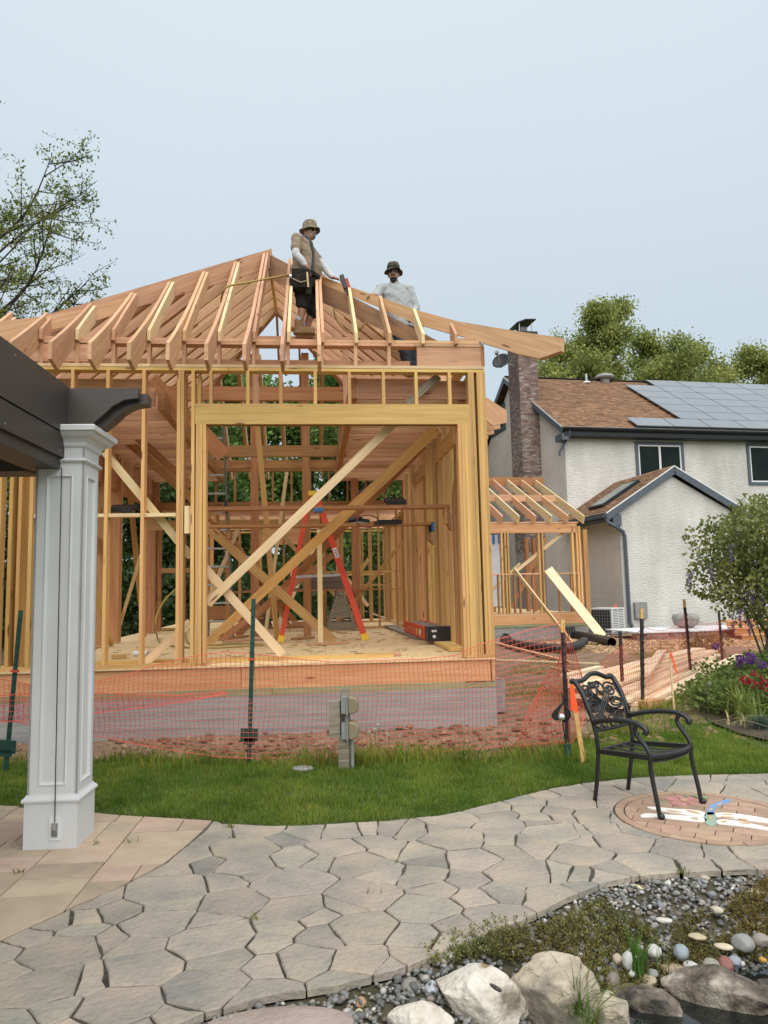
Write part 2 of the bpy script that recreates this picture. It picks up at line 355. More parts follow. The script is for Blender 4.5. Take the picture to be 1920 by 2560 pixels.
def axes(p0, p1, up=(0, 0, 1)):
    x = (Vector(p1) - Vector(p0)).normalized(); u = Vector(up)
    z = u - x * u.dot(x)
    if z.length < 1e-5: z = Vector((0, 1, 0)) - x * x.y
    if z.length < 1e-5: z = Vector((1, 0, 0)) - x * x.x
    z.normalize(); y = z.cross(x)
    return Matrix((x, y, z)).transposed()
_tm = {}
def timber(name, parent, p0, p1, w, h, m='stud_wood', up=(0, 0, 1)):
    """one board: its mesh runs along its own x (the grain), w across, h along `up`"""
    p0 = Vector(p0); p1 = Vector(p1); ln = (p1 - p0).length
    key = (round(ln, 3), round(w, 3), round(h, 3), m)
    if key not in _tm: _tm[key] = MB().box(0, ln, -w / 2, w / 2, -h / 2, h / 2).mesh(name, m)
    o = bpy.data.objects.new(name, _tm[key]); link(o, parent)
    o.matrix_local = Matrix.Translation(p0) @ axes(p0, p1, up).to_4x4()
    return o
def plank(name, label, group, p0, p1, w, h, m='pale_wood', up=(0, 0, 1), cat='plank', fr=WF):
    """a loose board, a thing of its own; p0, p1 in the frame fr"""
    a = fr.world(*p0); b = fr.world(*p1)
    upw = fr.ex * up[0] + fr.ey * up[1] + Z * up[2]
    o = timber(name, None, a, b, w, h, m, upw)
    return tag(o, label, cat, group)
def V3(*a): return Vector(a)
def lerp(a, b, t): return a + (b - a) * t
# ============================================================ ground
def pxpoly(L_, z=0.0): return [gnd(u, v, z) for u, v in L_]
def sheet(name, mtl, x0, x1, y0, y1, step, zf, kind='structure'):
    nx = int((x1 - x0) / step) + 1; ny = int((y1 - y0) / step) + 1
    b = MB(); b.v = [(x0 + i * step, y0 + j * step, zf(x0 + i * step, y0 + j * step)) for j in range(ny) for i in range(nx)]
    b.f = [(j * nx + i, j * nx + i + 1, (j + 1) * nx + i + 1, (j + 1) * nx + i) for j in range(ny - 1) for i in range(nx - 1)]; b.m = [0] * len(b.f)
    return tag(b.build(name, mtl, smooth=True), kind=kind)
b = MB(); R0 = 700
b.quad((-R0, -R0, -.30), (R0, -R0, -.30), (R0, R0, -.30), (-R0, R0, -.30))
tag(b.build('ground', 'far_grass'), kind='structure')
def nz(x, y, s=1.0, k=0.0): return noise.noise(Vector((x * s + k, y * s - k, k)))
def soil_z(x, y):
    z = -.05 + .035 * nz(x, y, 1.1) + .02 * nz(x, y, 3.7, 5) + .012 * nz(x, y, 9, 2)
    t = max(0., min(1., (y - 6.6) / .9)); z = z * t + -.09 * (1 - t)
    return z + (.05 if y > 8.3 else .05 * max(0, (y - 7.5) / .8))
sheet('dirt', 'soil', -9, 12, 5.9, 25.2, .14, soil_z)
sheet('yard', 'far_grass', -30, 45, 23, 70, 2.5, lambda x, y: -.12 + .1 * nz(x, y, .3) - .16 * max(0, 1 - (y - 23) / 3))
# patch of grass with chips between the building and the house
def inpoly(x, y, P):
    c = False; n = len(P); j = n - 1
    for i in range(n):
        xi, yi = P[i][0], P[i][1]; xj, yj = P[j][0], P[j][1]
        if (yi > y) != (yj > y) and x < (xj - xi) * (y - yi) / (yj - yi) + xi: c = not c
        j = i
    return c
def polysheet(name, mtl, P, z, step, kind='structure', amp=.01, thick=.05):
    """a sheet with the outline P, triangulated on a grid so that it can undulate"""
    bm = bmesh.new(); vs_ = [bm.verts.new((p[0], p[1], 0)) for p in P]; bm.faces.new(vs_)
    xs = [p[0] for p in P]; ys = [p[1] for p in P]
    for ax, lo, hi in ((0, min(xs), max(xs)), (1, min(ys), max(ys))):
        q = lo + step
        while q < hi:
            co = Vector((q, 0, 0)) if ax == 0 else Vector((0, q, 0)); no = Vector((1, 0, 0)) if ax == 0 else Vector((0, 1, 0))
            bmesh.ops.bisect_plane(bm, geom=bm.verts[:] + bm.edges[:] + bm.faces[:], plane_co=co, plane_no=no); q += step
    for v in bm.verts: v.co.z = z + amp * nz(v.co.x, v.co.y, 1.5, 3)
    bmesh.ops.triangulate(bm, faces=[f for f in bm.faces if len(f.verts) > 4])
    me = bpy.data.meshes.new(name); bm.to_mesh(me); bm.free(); me.materials.append(M_[mtl])
    me.polygons.foreach_set('use_smooth', [True] * len(me.polygons))
    o = bpy.data.objects.new(name, me); link(o); return tag(o, kind=kind)
PATIO_TOP = [(-260, 1995), (0, 2012), (60, 2014), (225, 2028), (300, 2036), (470, 2046), (560, 2057), (700, 2063), (820, 2058), (960, 2050), (1090, 2038), (1157, 2026), (1250, 2002), (1350, 1975), (1447, 1958), (1600, 1942), (1750, 1936), (1920, 1932), (2400, 1930)]
GRAV = [(300, 2640), (440, 2560), (520, 2525), (640, 2490), (760, 2472), (880, 2448), (985, 2425), (1060, 2395), (1180, 2345), (1300, 2300), (1420, 2240), (1520, 2200), (1600, 2185), (1700, 2178), (1920, 2170), (2500, 2166)]
top_w = pxpoly(PATIO_TOP); grav_w = pxpoly(GRAV)
LAWN_FAR = [(-400, 1925), (0, 1905), (80, 1905), (230, 1902), (380, 1895), (520, 1905), (650, 1906), (760, 1918), (900, 1900), (1040, 1893), (1180, 1902), (1300, 1885), (1400, 1875), (1440, 1850), (1520, 1840), (1570, 1815), (1620, 1790), (1700, 1735), (1800, 1690), (1960, 1640), (2400, 1580)]
lawn_far = pxpoly(LAWN_FAR)
LAWN = [(p.x, p.y) for p in top_w] + [(p.x, p.y) for p in reversed(lawn_far)]
polysheet('lawn', 'lawn_soil', LAWN, -.012, .3, amp=.008)
PB = [(p.x, p.y + .03) for p in top_w] + [(p.x, p.y + .005) for p in reversed(grav_w)] + [(-.9, 1.2), (-5, 1.2)]
polysheet('patio_bed', 'joint_sand', PB, -.0125, .5, amp=.002)

# ============================================================ the stucco house
HO = frame_thing('stucco_house', 'white stucco two storey house with brown shingle roof, low gabled wing and brick chimney', 'house', HF)
WY, EY, EZ, RY, RZ = 3.95, 3.50, 7.86, 9.6, 11.66
HL = 17.0
sl_ = (RZ - EZ) / (RY - EY)
# walls
WALL_N = Vector((0, 1, 0))
b = MB().prism([(0, 0), (HL, 0), (HL, 7.62), (0, 7.62)], -.2, 0, o=(0, WY, 0), ax=(1, 0, 0), ay=(0, 0, 1)); b.build('wall', 'stucco', HO)
gp = [(WY + .2, 0), (2 * RY - WY, 0), (2 * RY - WY, 7.3), (RY, RZ - .35), (WY + .2, 7.72)]
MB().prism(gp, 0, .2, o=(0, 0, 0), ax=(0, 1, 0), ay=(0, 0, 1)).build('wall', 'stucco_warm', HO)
wgx0, wgx1, wr, wz = 0.0, 4.35, 2.12, 5.36
MB().prism([(0, 0), (wgx1, 0), (wgx1, 4.14), (wr, wz), (0, 4.14)], -.15, 0, o=(0, 0, 0), ax=(1, 0, 0), ay=(0, 0, 1)).build('wall', 'stucco', HO)
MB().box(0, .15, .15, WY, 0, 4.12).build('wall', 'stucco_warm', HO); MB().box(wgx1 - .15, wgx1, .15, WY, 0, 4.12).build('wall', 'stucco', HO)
# shingle roofs: a deck and courses of tabs
def shingles(par, o, ux, uy, wid, hgt, course=.15, tab=.30, seed=1, t=.014, clip=None):
    o = Vector(o); ux = Vector(ux).normalized(); uy = Vector(uy).normalized(); nn = ux.cross(uy).normalized(); r = random.Random(seed)
    b = MB(); b.color((1, 1, 1)); n = int(hgt / course)
    for i in range(n):
        x = -tab * r.random()
        while x < wid:
            w = tab * (.55 + .8 * r.random()); x0 = max(x, 0); x1 = min(x + w - .004, wid)
            y0 = i * course - (.012 * r.random()); y1 = y0 + course * 1.35
            if x1 > x0 + .02 and (clip is None or clip((x0 + x1) / 2, y0)):
                g = .72 + .5 * r.random() ; b.color((g * (1.0 + .06 * r.random()), g, g * (.95 + .08 * r.random())))
                A = o + ux * x0 + uy * y0; B = o + ux * x1 + uy * y0; C = o + ux * x1 + uy * y1; D_ = o + ux * x0 + uy * y1
                up = nn * (t * (1.2 + .9 * r.random())); lo = nn * .001
                b.add([A + up, B + up, C + lo, D_ + lo, A + lo * 0, B + lo * 0], [(0, 1, 2, 3), (4, 5, 1, 0), (4, 0, 3), (1, 5, 2)])
            x += w
    s = b.build('shingle_courses', 'shingle', par); tag(s, kind='stuff'); return s
b = MB(); sv = Vector((0, RY - EY, RZ - EZ)); nrm = Vector((0, -sl_, 1)).normalized()
e0 = V3(-.28, EY - .02, EZ); 
b.add([e0, e0 + V3(HL + .5, 0, 0), e0 + V3(HL + .5, 0, 0) + sv, e0 + sv, e0 - V3(0, 0, .05), e0 + V3(HL + .5, 0, -.05), e0 + V3(HL + .5, 0, -.05) + sv, e0 + sv - V3(0, 0, .05)],
      [(0, 1, 2, 3), (7, 6, 5, 4), (0, 4, 5, 1), (0, 3, 7, 4), (1, 5, 6, 2)])
bk = e0 + sv; bs = Vector((0, RY - EY, -(RZ - EZ)))
b.add([bk, bk + V3(HL + .5, 0, 0), bk + V3(HL + .5, 0, 0) + bs, bk + bs], [(0, 1, 2, 3)])
roof = b.build('roof', 'shingle', HO)
_a = roof.data.attributes.new('Col', 'FLOAT_COLOR', 'POINT'); _a.data.foreach_set('color', [.7, .7, .7, 1] * len(roof.data.vertices))
shingles(roof, e0, (1, 0, 0), sv, 7.2, sv.length, seed=3)
rb = MB().bar(V3(-.28, RY, RZ + .01), V3(HL, RY, RZ + .01), .30, .03); rb.build('ridge_cap', 'dark_trim', roof)
# rake boards, gutter, soffit
MB().bar(V3(-.30, EY - .02, EZ - .13), V3(-.30, RY, RZ - .13), .03, .26, (0, -sl_, 1)).build('rake_board', 'trim_grey', HO)
MB().bar(V3(-.30, RY, RZ - .13), V3(-.30, 2 * RY - EY, EZ - .13), .03, .26, (0, sl_, 1)).build('rake_board', 'trim_grey', HO)
MB().bar(V3(-.318, EY - .02, EZ - .0), V3(-.318, RY, RZ), .012, .05, (0, -sl_, 1)).build('drip_edge', 'white_metal', HO)
MB().box(-.31, .0, EY + .02, WY + .2, EZ - .50, EZ - .24).build('eave_return', 'trim_grey', HO)
g = MB(); gs = [(0, 0), (0, -.13), (.07, -.14), (.12, -.06), (.12, 0), (.108, 0), (.108, -.055), (.062, -.128), (.012, -.118), (.012, 0)]
g.prism([(-p, q) for p, q in gs], 0, HL + .1, o=(-.20, EY, EZ + .0), ax=(0, 1, 0), ay=(0, 0, 1)); g.build('gutter', 'dark_trim', HO)
MB().box(-.2, HL, EY + .002, EY + .03, EZ - .34, EZ - .02).build('fascia', 'dark_trim', HO)
MB().box(-.2, HL, EY + .03, WY + .0, EZ - .36, EZ - .33).build('soffit', 'dark_trim', HO)
MB().box(-.2, HL, EY - .122, EY - .0, EZ - .005, EZ + .004).build('gutter_lip', 'steel', HO)
tb_ = [V3(.02, EY - .02, EZ - .14), V3(.0, EY + .02, EZ - .35), V3(-.12, EY + .25, EZ - .62), V3(-.30, WY - .12, EZ - .95), V3(-.30, WY - .12, EZ - 1.1)]
MB().tube(tb_, .05, 6).build('downspout_elbow', 'trim_grey', HO)
# windows
def window(fr_px, y, nm='window', curtain=None):
    (u0, v0), (u1, v1) = fr_px
    a = HF.aty(u0, v0, y); c = HF.aty(u1, v1, y); x0, x1, z1, z0 = a.x, c.x, a.z, c.z
    w = MB()
    for X0, X1, Z0, Z1 in ((x0, x0 + .13, z0, z1), (x1 - .13, x1, z0, z1), (x0 + .13, x1 - .13, z1 - .13, z1), (x0 + .13, x1 - .13, z0, z0 + .13)):
        w.box(X0, X1, y - .045, y + .05, Z0, Z1)
    wo = w.build(nm, 'trim_grey', HO)
    f = MB(); X0, X1, Z0, Z1 = x0 + .13, x1 - .13, z0 + .13, z1 - .13; xm = X0 + (X1 - X0) * .5
    for q in ((X0, X0 + .06, Z0, Z1), (X1 - .06, X1, Z0, Z1), (X0 + .06, X1 - .06, Z1 - .06, Z1), (X0 + .06, X1 - .06, Z0, Z0 + .06), (xm - .045, xm + .045, Z0 + .06, Z1 - .06)):
        f.box(q[0], q[1], y - .03, y + .01, q[2], q[3])
    f.build('sash_frame', 'white_metal', wo)
    MB().box(X0 + .06, xm - .045, y - .015, y - .005, Z0 + .06, Z1 - .06).build('pane', 'glass_dark', wo)
    MB().box(xm + .045, X1 - .06, y - .012, y - .002, Z0 + .06, Z1 - .06).build('pane', 'glass_dark', wo)
    if curtain:
        MB().box(X0 + .07, X0 + .07 + (xm - X0) * .7, y - .0165, y - .0152, Z0 + .06, Z0 + .06 + (Z1 - Z0) * .33).build('blind', 'glass_blue', wo)
    return wo
window(((1586, 1104), (1716, 1250)), WY, curtain=True)
window(((1864, 1108), (2010, 1214)), WY)
gw = MB(); yv = HF.atx(1262, 965, -.001); 
gx0 = HF.atx(1252, 1000, 0); 
MB().prism([(10.3, 9.3), (13.4, 9.3), (13.4, 9.55), (10.9, 10.6), (10.3, 10.6)], -.03, .0, o=(-.03, 0, 0), ax=(0, 1, 0), ay=(0, 0, 1)).build('window', 'trim_grey', HO)
MB().prism([(10.55, 9.5), (12.8, 9.5), (10.8, 10.4), (10.55, 10.4)], -.01, .0, o=(-.05, 0, 0), ax=(0, 1, 0), ay=(0, 0, 1)).build('pane', 'glass_dark', HO)
# chimney of bricks
CX0, CX1, CY0, CY1 = -.86, .0, 6.3, 7.55
ztop = HF.aty(1330, 838, 6.3).z
ch = MB().box(CX0 + .012, CX1, CY0 + .012, CY1 - .012, 0, ztop).build('chimney', 'mortar', HO)
bl, bh = .205, .062; pitch_ = .078
brm = {}
for m_ in ('brick', 'pale_brick'): brm[m_] = MB().box(0, bl, 0, .02, 0, bh).mesh('brick', m_)
cnt = 0; rest = MB(); r = random.Random(5); zc = ztop - pitch_; row = 0
while zc > 3.0:
    for face in ('front', 'side'):
        span = (CX1 - CX0) if face == 'front' else (CY1 - CY0)
        x = -(row % 2) * (bl + .012) / 2
        while x < span - .03:
            x0 = max(x, 0); x1 = min(x + bl, span)
            if x1 - x0 > .04:
                pale = r.random() < (.12 + (.30 if zc < ztop - 3.6 else 0))
                if cnt < 290 and face == 'front' and x1 - x0 > bl - .01:
                    o = bpy.data.objects.new('brick', brm['pale_brick' if pale else 'brick']); link(o, ch); cnt += 1
                    o.location = (CX0 + x0, CY0 - .003 * r.random(), zc)
                elif face == 'front': rest.box(CX0 + x0, CX0 + x1, CY0, CY0 + .02, zc, zc + bh, 1 if pale else 0)
                else: rest.box(CX0 - .002 * r.random(), CX0 + .02, CY0 + x0 + .001, CY0 + x1 - .001, zc, zc + bh, 1 if pale else 0)
            x += bl + .012
    zc -= pitch_; row += 1
tag(rest.build('brick_face', ['brick', 'pale_brick'], ch), kind='stuff')
MB().box(CX0 - .06, CX1 + .06, CY0 - .06, CY1 + .06, ztop, ztop + .16).build('chimney_crown', 'dark_trim', ch)
cc = MB(); 
for px_, py_ in ((CX0 + .16, CY0 + .15), (CX1 - .12, CY0 + .15), (CX0 + .16, CY1 - .15), (CX1 - .12, CY1 - .15)): cc.box(px_ - .02, px_ + .02, py_ - .02, py_ + .02, ztop + .16, ztop + .62)
cc.build('cap_post', 'steel', ch)
MB().box(CX0 + .3, CX1 - .25, CY0 + .35, CY1 - .35, ztop + .16, ztop + .5).build('flue', 'block_concrete', ch)
cp_ = MB().prism([(CX0 - .02, .55), (CX0 + .4, .72), (CX1 + .02, .74), (CX1 + .02, .70), (CX0 + .4, .68), (CX0 - .02, .51)], CY0 - .05, CY1 + .05, o=(0, 0, ztop), ax=(1, 0, 0), ay=(0, 0, 1))
cp_.v = [(x_, -y_, z_) for x_, y_, z_ in cp_.v]; cp_.build('chimney_cap', 'dark_trim', ch)
# wing roof
wl, wrr, weZ, wrZ = -.56, 5.03, 4.06, 5.72
wdk = []
for nm, xe, sgn in (('roof', wl, 1), ('roof', wrr, -1)):
    s_ = Vector((wr - xe, 0, wrZ - weZ)); o_ = V3(xe, -.14, weZ)
    b = MB(); ln_ = V3(0, WY + .14, 0); dn = V3(0, 0, -.06)
    b.add([o_, o_ + s_, o_ + s_ + ln_, o_ + ln_, o_ + dn, o_ + s_ + dn, o_ + s_ + ln_ + dn, o_ + ln_ + dn], [(0, 1, 2, 3), (7, 6, 5, 4), (0, 4, 5, 1), (0, 3, 7, 4)] if True else [])
    wroof = b.build(nm, 'shingle', HO)
    _a = wroof.data.attributes.new('Col', 'FLOAT_COLOR', 'POINT'); _a.data.foreach_set('color', [.7, .7, .7, 1] * len(wroof.data.vertices))
    if sgn == 1: shingles(wroof, o_ + ln_, (0, -1, 0), s_, WY + .14, s_.length, seed=8)
    else: shingles(wroof, o_, (0, 1, 0), s_, WY + .14, s_.length, seed=9)
    upv = Vector((-(wrZ - weZ) * sgn, 0, abs(wr - xe)))
    MB().bar(o_ + V3(0, -.02, -.15), o_ + s_ + V3(0, -.02, -.15), .04, .25, upv).build('rake_board', 'trim_grey', HO)
    MB().bar(o_ + V3(0, -.035, -.012), o_ + s_ + V3(0, -.035, -.012), .012, .04, upv).build('drip_edge', 'white_metal', HO)
    if sgn == 1: sk_o, sk_s = o_, s_
MB().box(wl - .1, wl, -.12, WY - .2, weZ - .16, weZ - .02).build('gutter', 'trim_grey', HO)
MB().box(wl, wgx0, -.05, WY - .3, weZ - .22, weZ - .16).build('soffit', 'trim_grey', HO)
MB().box(-.30, .02, -.12, .16, 3.62, 4.0).build('eave_return', 'trim_grey', HO); MB().box(wgx1 - .02, wgx1 + .3, -.1, .1, 3.65, 4.0).build('eave_return', 'trim_grey', HO)
# skylight on the wing's left slope
su = sk_s.normalized(); sn_ = Vector((-su.z, 0, su.x))
p0 = sk_o + su * .55 + V3(0, 1.0, 0); sw, sh = 1.1, 1.75
skb = MB(); Rm = Matrix((su, Vector((0, 1, 0)), su.cross(Vector((0, 1, 0))))).transposed()
skb.obox(p0 + su * sh / 2 + V3(0, sw / 2, 0) + sn_ * .06, (sh, sw, .13), Rm); sk = skb.build('skylight', 'dark_trim', HO)
MB().obox(p0 + su * sh / 2 + V3(0, sw / 2, 0) + sn_ * .128, (sh - .18, sw - .18, .014), Rm).build('pane', 'glass_blue', sk)
# downspout at the wing's corner
dp = [V3(-.53, -.1, 3.92), V3(-.52, -.12, 3.76), V3(-.30, -.16, 3.62), V3(.06, -.10, 3.42), V3(.12, -.09, 3.25), V3(.14, -.08, .35), V3(.18, -.16, .18)]
MB().tube(dp, .065, 6).build('downspout', 'trim_grey', HO)
MB().box(.35, .8, -.12, -.0, .45, 1.0).build('utility_box', 'grey_plastic', HO)
# vent pipe and roof fan
pv = e0 + V3(4.05, 0, 0) + sv * .93
MB().tube([pv, pv + V3(0, 0, .45)], .06, 8).build('vent_pipe', 'steel', roof); MB().lathe([(.2, -.02), (.14, .06)], 10, pv).build('pipe_flashing', 'white_metal', roof)
pf_ = e0 + V3(5.15, 0, 0) + sv * .97
MB().lathe([(.22, -.1), (.24, .14), (.42, .16), (.46, .22), (.40, .34), (.2, .40), (.02, .41)], 20, pf_).build('roof_fan', 'grey_plastic', roof, smooth=False)
# solar panels
SA = frame_thing('solar_array', 'array of dark blue grey solar panels on the brown shingle roof', 'solar panels', HF)
def onroof(u, v):  # meet the roof plane
    n_ = HF.ex * 0 + HF.ey * (-(RZ - EZ)) + Z * (RY - EY)
    p = HF.loc(onp(u, v, HF.world(e0.x, e0.y, e0.z + .12), n_)); return p.x, (p.y - EY) / (RY - EY)
pw, ph = 1.66, .0
xa, ta = onroof(1537, 1022); xb, tb2 = onroof(1540, 957); xc, tc_ = onroof(1588, 943)
slen = sv.length; phn = 1.0 / slen
pm = MB().box(.022, pw - .022, .022, .998, 0, .04).mesh('solar_panel', 'solar')
rows = [(ta - .0, xa - .02), (ta + 1.02 / slen, xb + .05), (ta + 2.04 / slen, xb + .0), (ta + 3.06 / slen, xb + .0), (ta + 4.08 / slen, xb + .02), (min(ta + 5.1 / slen, .86), xc + .0)]
print('solar', xa, ta, xb, tb2, xc, tc_, slen)
RX = Matrix((Vector((1, 0, 0)), sv.normalized(), Vector((1, 0, 0)).cross(sv.normalized()))).transposed().to_4x4()
lower = onroof(1560, 1064)[1]
nr = max(1, round((tc_ - lower) * slen / 1.0)); 
def row_x(t):
    return None
r0 = lower
strips = [(lower, onroof(1555, 1040)[0], 8)]
tt = lower + 1.02 / slen
edge0 = onroof(1650, 1018); edge1 = onroof(1542, 960)
while tt + .9 / slen < edge1[1] + .02:
    strips.append((tt, edge0[0], 8)); tt += 1.02 / slen
strips.append((tt, onroof(1600, 945)[0], 8))
for t0, x0, n_ in strips:
    for i in range(n_):
        o = bpy.data.objects.new('solar_panel', pm); link(o, SA)
        base = V3(x0 + i * pw, EY - .02, EZ) + sv * t0 + nrm * .12
        o.matrix_local = Matrix.Translation(base) @ RX
    MB().bar(V3(x0, EY - .02, EZ) + sv * (t0 + .1 / slen) + nrm * .06, V3(x0 + n_ * pw, EY - .02, EZ) + sv * (t0 + .1 / slen) + nrm * .06, .05, .08, nrm).build('rail', 'black_plastic', SA)
# satellite dish on the chimney
SD = frame_thing('satellite_dish', 'small dark grey satellite dish mounted on the left side of the brick chimney', 'satellite dish', HF)
dc = HF.aty(1254, 905, 6.6)
dn = Vector((-.55, -.62, .40)).normalized(); da = dn.orthogonal().normalized(); db = dn.cross(da)
dsh = MB(); RR = .40
dsh.v = []; n_ = 20; rings = [0, .12, .22, .31, RR]
for ri, rr in enumerate(rings[1:]):
    for k in range(n_):
        w = 2 * math.pi * k / n_; dsh.v.append(tuple(dc + (da * math.cos(w) + db * math.sin(w)) * rr + dn * (rr * rr * .55)))
ctr = len(dsh.v); dsh.v.append(tuple(dc))
for ri in range(len(rings) - 2):
    for k in range(n_): dsh.f.append((ri * n_ + k, ri * n_ + (k + 1) % n_, (ri + 1) * n_ + (k + 1) % n_, (ri + 1) * n_ + k))
for k in range(n_): dsh.f.append((ctr, (k + 1) % n_, k))
dsh.m = [0] * len(dsh.f); d_ = dsh.build('reflector', 'dark_trim', SD, True); sm = d_.modifiers.new('solid', 'SOLIDIFY'); sm.thickness = .02
lowp = dc - Vector((0, 0, 1)) * .3; feed = dc + dn * .62 - Vector((0, 0, .0))
MB().bar(lowp + dn * .05, feed, .035, .05).build('feed_arm', 'grey_plastic', SD); MB().obox(feed, (.14, .12, .16), axes((0, 0, 0), dn)).build('receiver', 'grey_plastic', SD)
MB().bar(dc - dn * .02, V3(CX0 + .02, 6.75, dc.z - .1), .05, .05).build('mount', 'steel', SD)

# ============================================================ lean-to frame between the new building and the house
LT = frame_thing('lean_to_frame', 'small timber lean-to frame with sloping rafters against the white house', 'building', HF)
LY = HF.atz(1350, 1535, .78).y - .0
lx0 = HF.aty(1190, 1535, LY).x; lx1 = HF.aty(1471, 1530, LY).x
def lt(n, p0, p1, w, h, m='rafter_wood', up=(0, 0, 1)): return timber(n, LT, p0, p1, w, h, m, up)
MB().box(lx0, lx1, LY + .02, WY + 2, -.3, .40).build('foundation_wall', 'block_concrete', LT)
vz = HF.aty(1420, 1575, LY); vg = MB().box(vz.x - .22, vz.x + .22, LY - .012, LY + .02, vz.z - .09, vz.z + .09).build('crawl_vent', 'black_plastic', LT)
for k in range(5): MB().box(vz.x - .17 + k * .085 - .012, vz.x - .17 + k * .085 + .012, LY - .02, LY - .012, vz.z - .08, vz.z + .08).build('vent_bar', 'dark_steel', vg)
lt('sill_plate', (lx0, LY + .07, .44), (lx1, LY + .07, .44), .14, .07, 'treated_wood'); lt('rim_joist', (lx0, LY + .02, .62), (lx1, LY + .02, .62), .04, .28, 'rim_wood')
MB().box(lx0, lx1, LY, WY + 2, .762, .78).build('floor_panel', 'osb_floor', LT)
zb1 = HF.aty(1350, 1309, LY).z; zb0 = HF.aty(1350, 1332, LY).z
lt('header', (lx0, LY + .045, (zb1 + zb0) / 2), (lx1 - .25, LY + .045, (zb1 + zb0) / 2), .09, zb1 - zb0, 'rim_wood')
def ltx(a): return HF.aty(1180 + a * .446, 1450, LY).x
for a in (175, 195, 210, 385, 405): lt('stud', (ltx(a), LY + .06, .8), (ltx(a), LY + .06, zb0), .045, .12, 'stud_wood', (0, 1, 0))
for a in (575, 600, 615): lt('stud', (ltx(a), LY + .06, .8), (ltx(a), LY + .06, zb0 + .2), .06, .12, 'stud_wood', (0, 1, 0))
for a in (640, 652): lt('stud', (ltx(a), LY + .04, .42), (ltx(a), LY + .04, zb0 + .1), .07, .1, 'beam_wood', (0, 1, 0))
for a in (245, 330, 455, 500): lt('stud', (ltx(a), LY + 2.0, .8), (ltx(a), LY + 2.0, 3.2), .1, .14, 'beam_wood', (0, 1, 0))
for a in (150, 240, 270, 345, 490, 560): lt('cripple_stud', (ltx(a), LY + .06, .8), (ltx(a), LY + .06, 2.0), .045, .1, 'beam_wood', (0, 1, 0))
zmid = HF.aty(1350, 1434, LY).z
lt('block', (lx0, LY + .06, zmid), (ltx(390), LY + .06, zmid), .1, .045); lt('block', (ltx(410), LY + .06, zmid), (ltx(590), LY + .06, zmid), .1, .045)
lt('sole_plate', (lx0, LY + .07, .80), (lx1, LY + .07, .80), .13, .04)
def ltb(p, q, w=.1, y=.15, m='pale_wood'):
    a = HF.aty(*p, LY + y); c = HF.aty(*q, LY + y); return timber('brace', LT, a, c, .035, w, m, Vector((0, 1, 0)).cross((c - a).normalized()))
ltb((1290, 1428), (1408, 1332)); ltb((1232, 1474), (1300, 1408), .06, .5); ltb((1278, 1520), (1345, 1380), .08, 1.0, 'beam_wood'); ltb((1300, 1480), (1365, 1345), .1, 1.4, 'beam_wood')
# rafters from the eave up to the house
ZE = HF.aty(1300, 1300, LY).z; ya = LY - .25
heads = [(1187, 1163), (1219, 1158), (1252, 1152 + 6), (1290, 1180)]
TY = LY + 3.3
for i in range(9):
    xx = lx0 - .75 + i * (lx1 - lx0 + .62) / 8
    lt('rafter', (xx, ya, ZE - .02), (xx, TY, ZE + 1.62), .05, .25, 'rafter_wood' if i % 2 else 'pale_wood')
    if i < 8: lt('block', (xx + .03, LY + 1.5 + .06 * (i % 2), ZE + .86), (xx + (lx1 - lx0 + .62) / 8 - .03, LY + 1.5 + .06 * (i % 2), ZE + .86), .04, .22, 'rafter_wood')
lt('ledger', (lx0 - 1.2, TY + .03, ZE + 1.68), (lx1 + .2, TY + .03, ZE + 1.68), .05, .30, 'beam_wood')
lt('top_plate', (lx0 - .3, LY + .05, zb1 + .03), (lx1 - .2, LY + .05, zb1 + .03), .12, .05)
# plastic sheet taped up inside
psx = HF.aty(1240, 1450, LY + 1.2); 
ps = MB(); a_ = HF.aty(1222, 1338, LY + 1.2); c_ = HF.aty(1254, 1516, LY + 1.2)
ps.box(a_.x, c_.x, LY + 1.2, LY + 1.22, c_.z, a_.z); pso = ps.build('plastic_sheet', 'plastic_sheet', LT)
for u_, v_ in ((1234, 1345), (1248, 1344)): 
    q_ = HF.aty(u_, v_, LY + 1.18); MB().box(q_.x - .04, q_.x + .04, LY + 1.175, LY + 1.19, q_.z - .18, q_.z + .1).build('tape_strip', 'tape_blue', pso)
# boards leaning on the lean-to
a_ = HF.aty(1285, 1422, LY - .15); c_ = HF.aty(1428, 1606, LY - 1.0)
plank('plank', 'long narrow pale board leaning on the lean-to, left of the wider board', 'boards leaning on the lean-to', (a_.x, a_.y, a_.z), (c_.x, c_.y, c_.z + .02), .04, .12, 'pale_wood', (0, -1, .5), fr=HF)
a_ = HF.aty(1370, 1423, LY - .10); c_ = HF.aty(1506, 1594, LY - 1.0)
plank('plank', 'wide pale board leaning like a ramp on the right side of the lean-to', 'boards leaning on the lean-to', (a_.x, a_.y, a_.z), (c_.x, c_.y, c_.z + .02), .30, .045, 'fresh_lumber', (0, -1, .3), fr=HF)
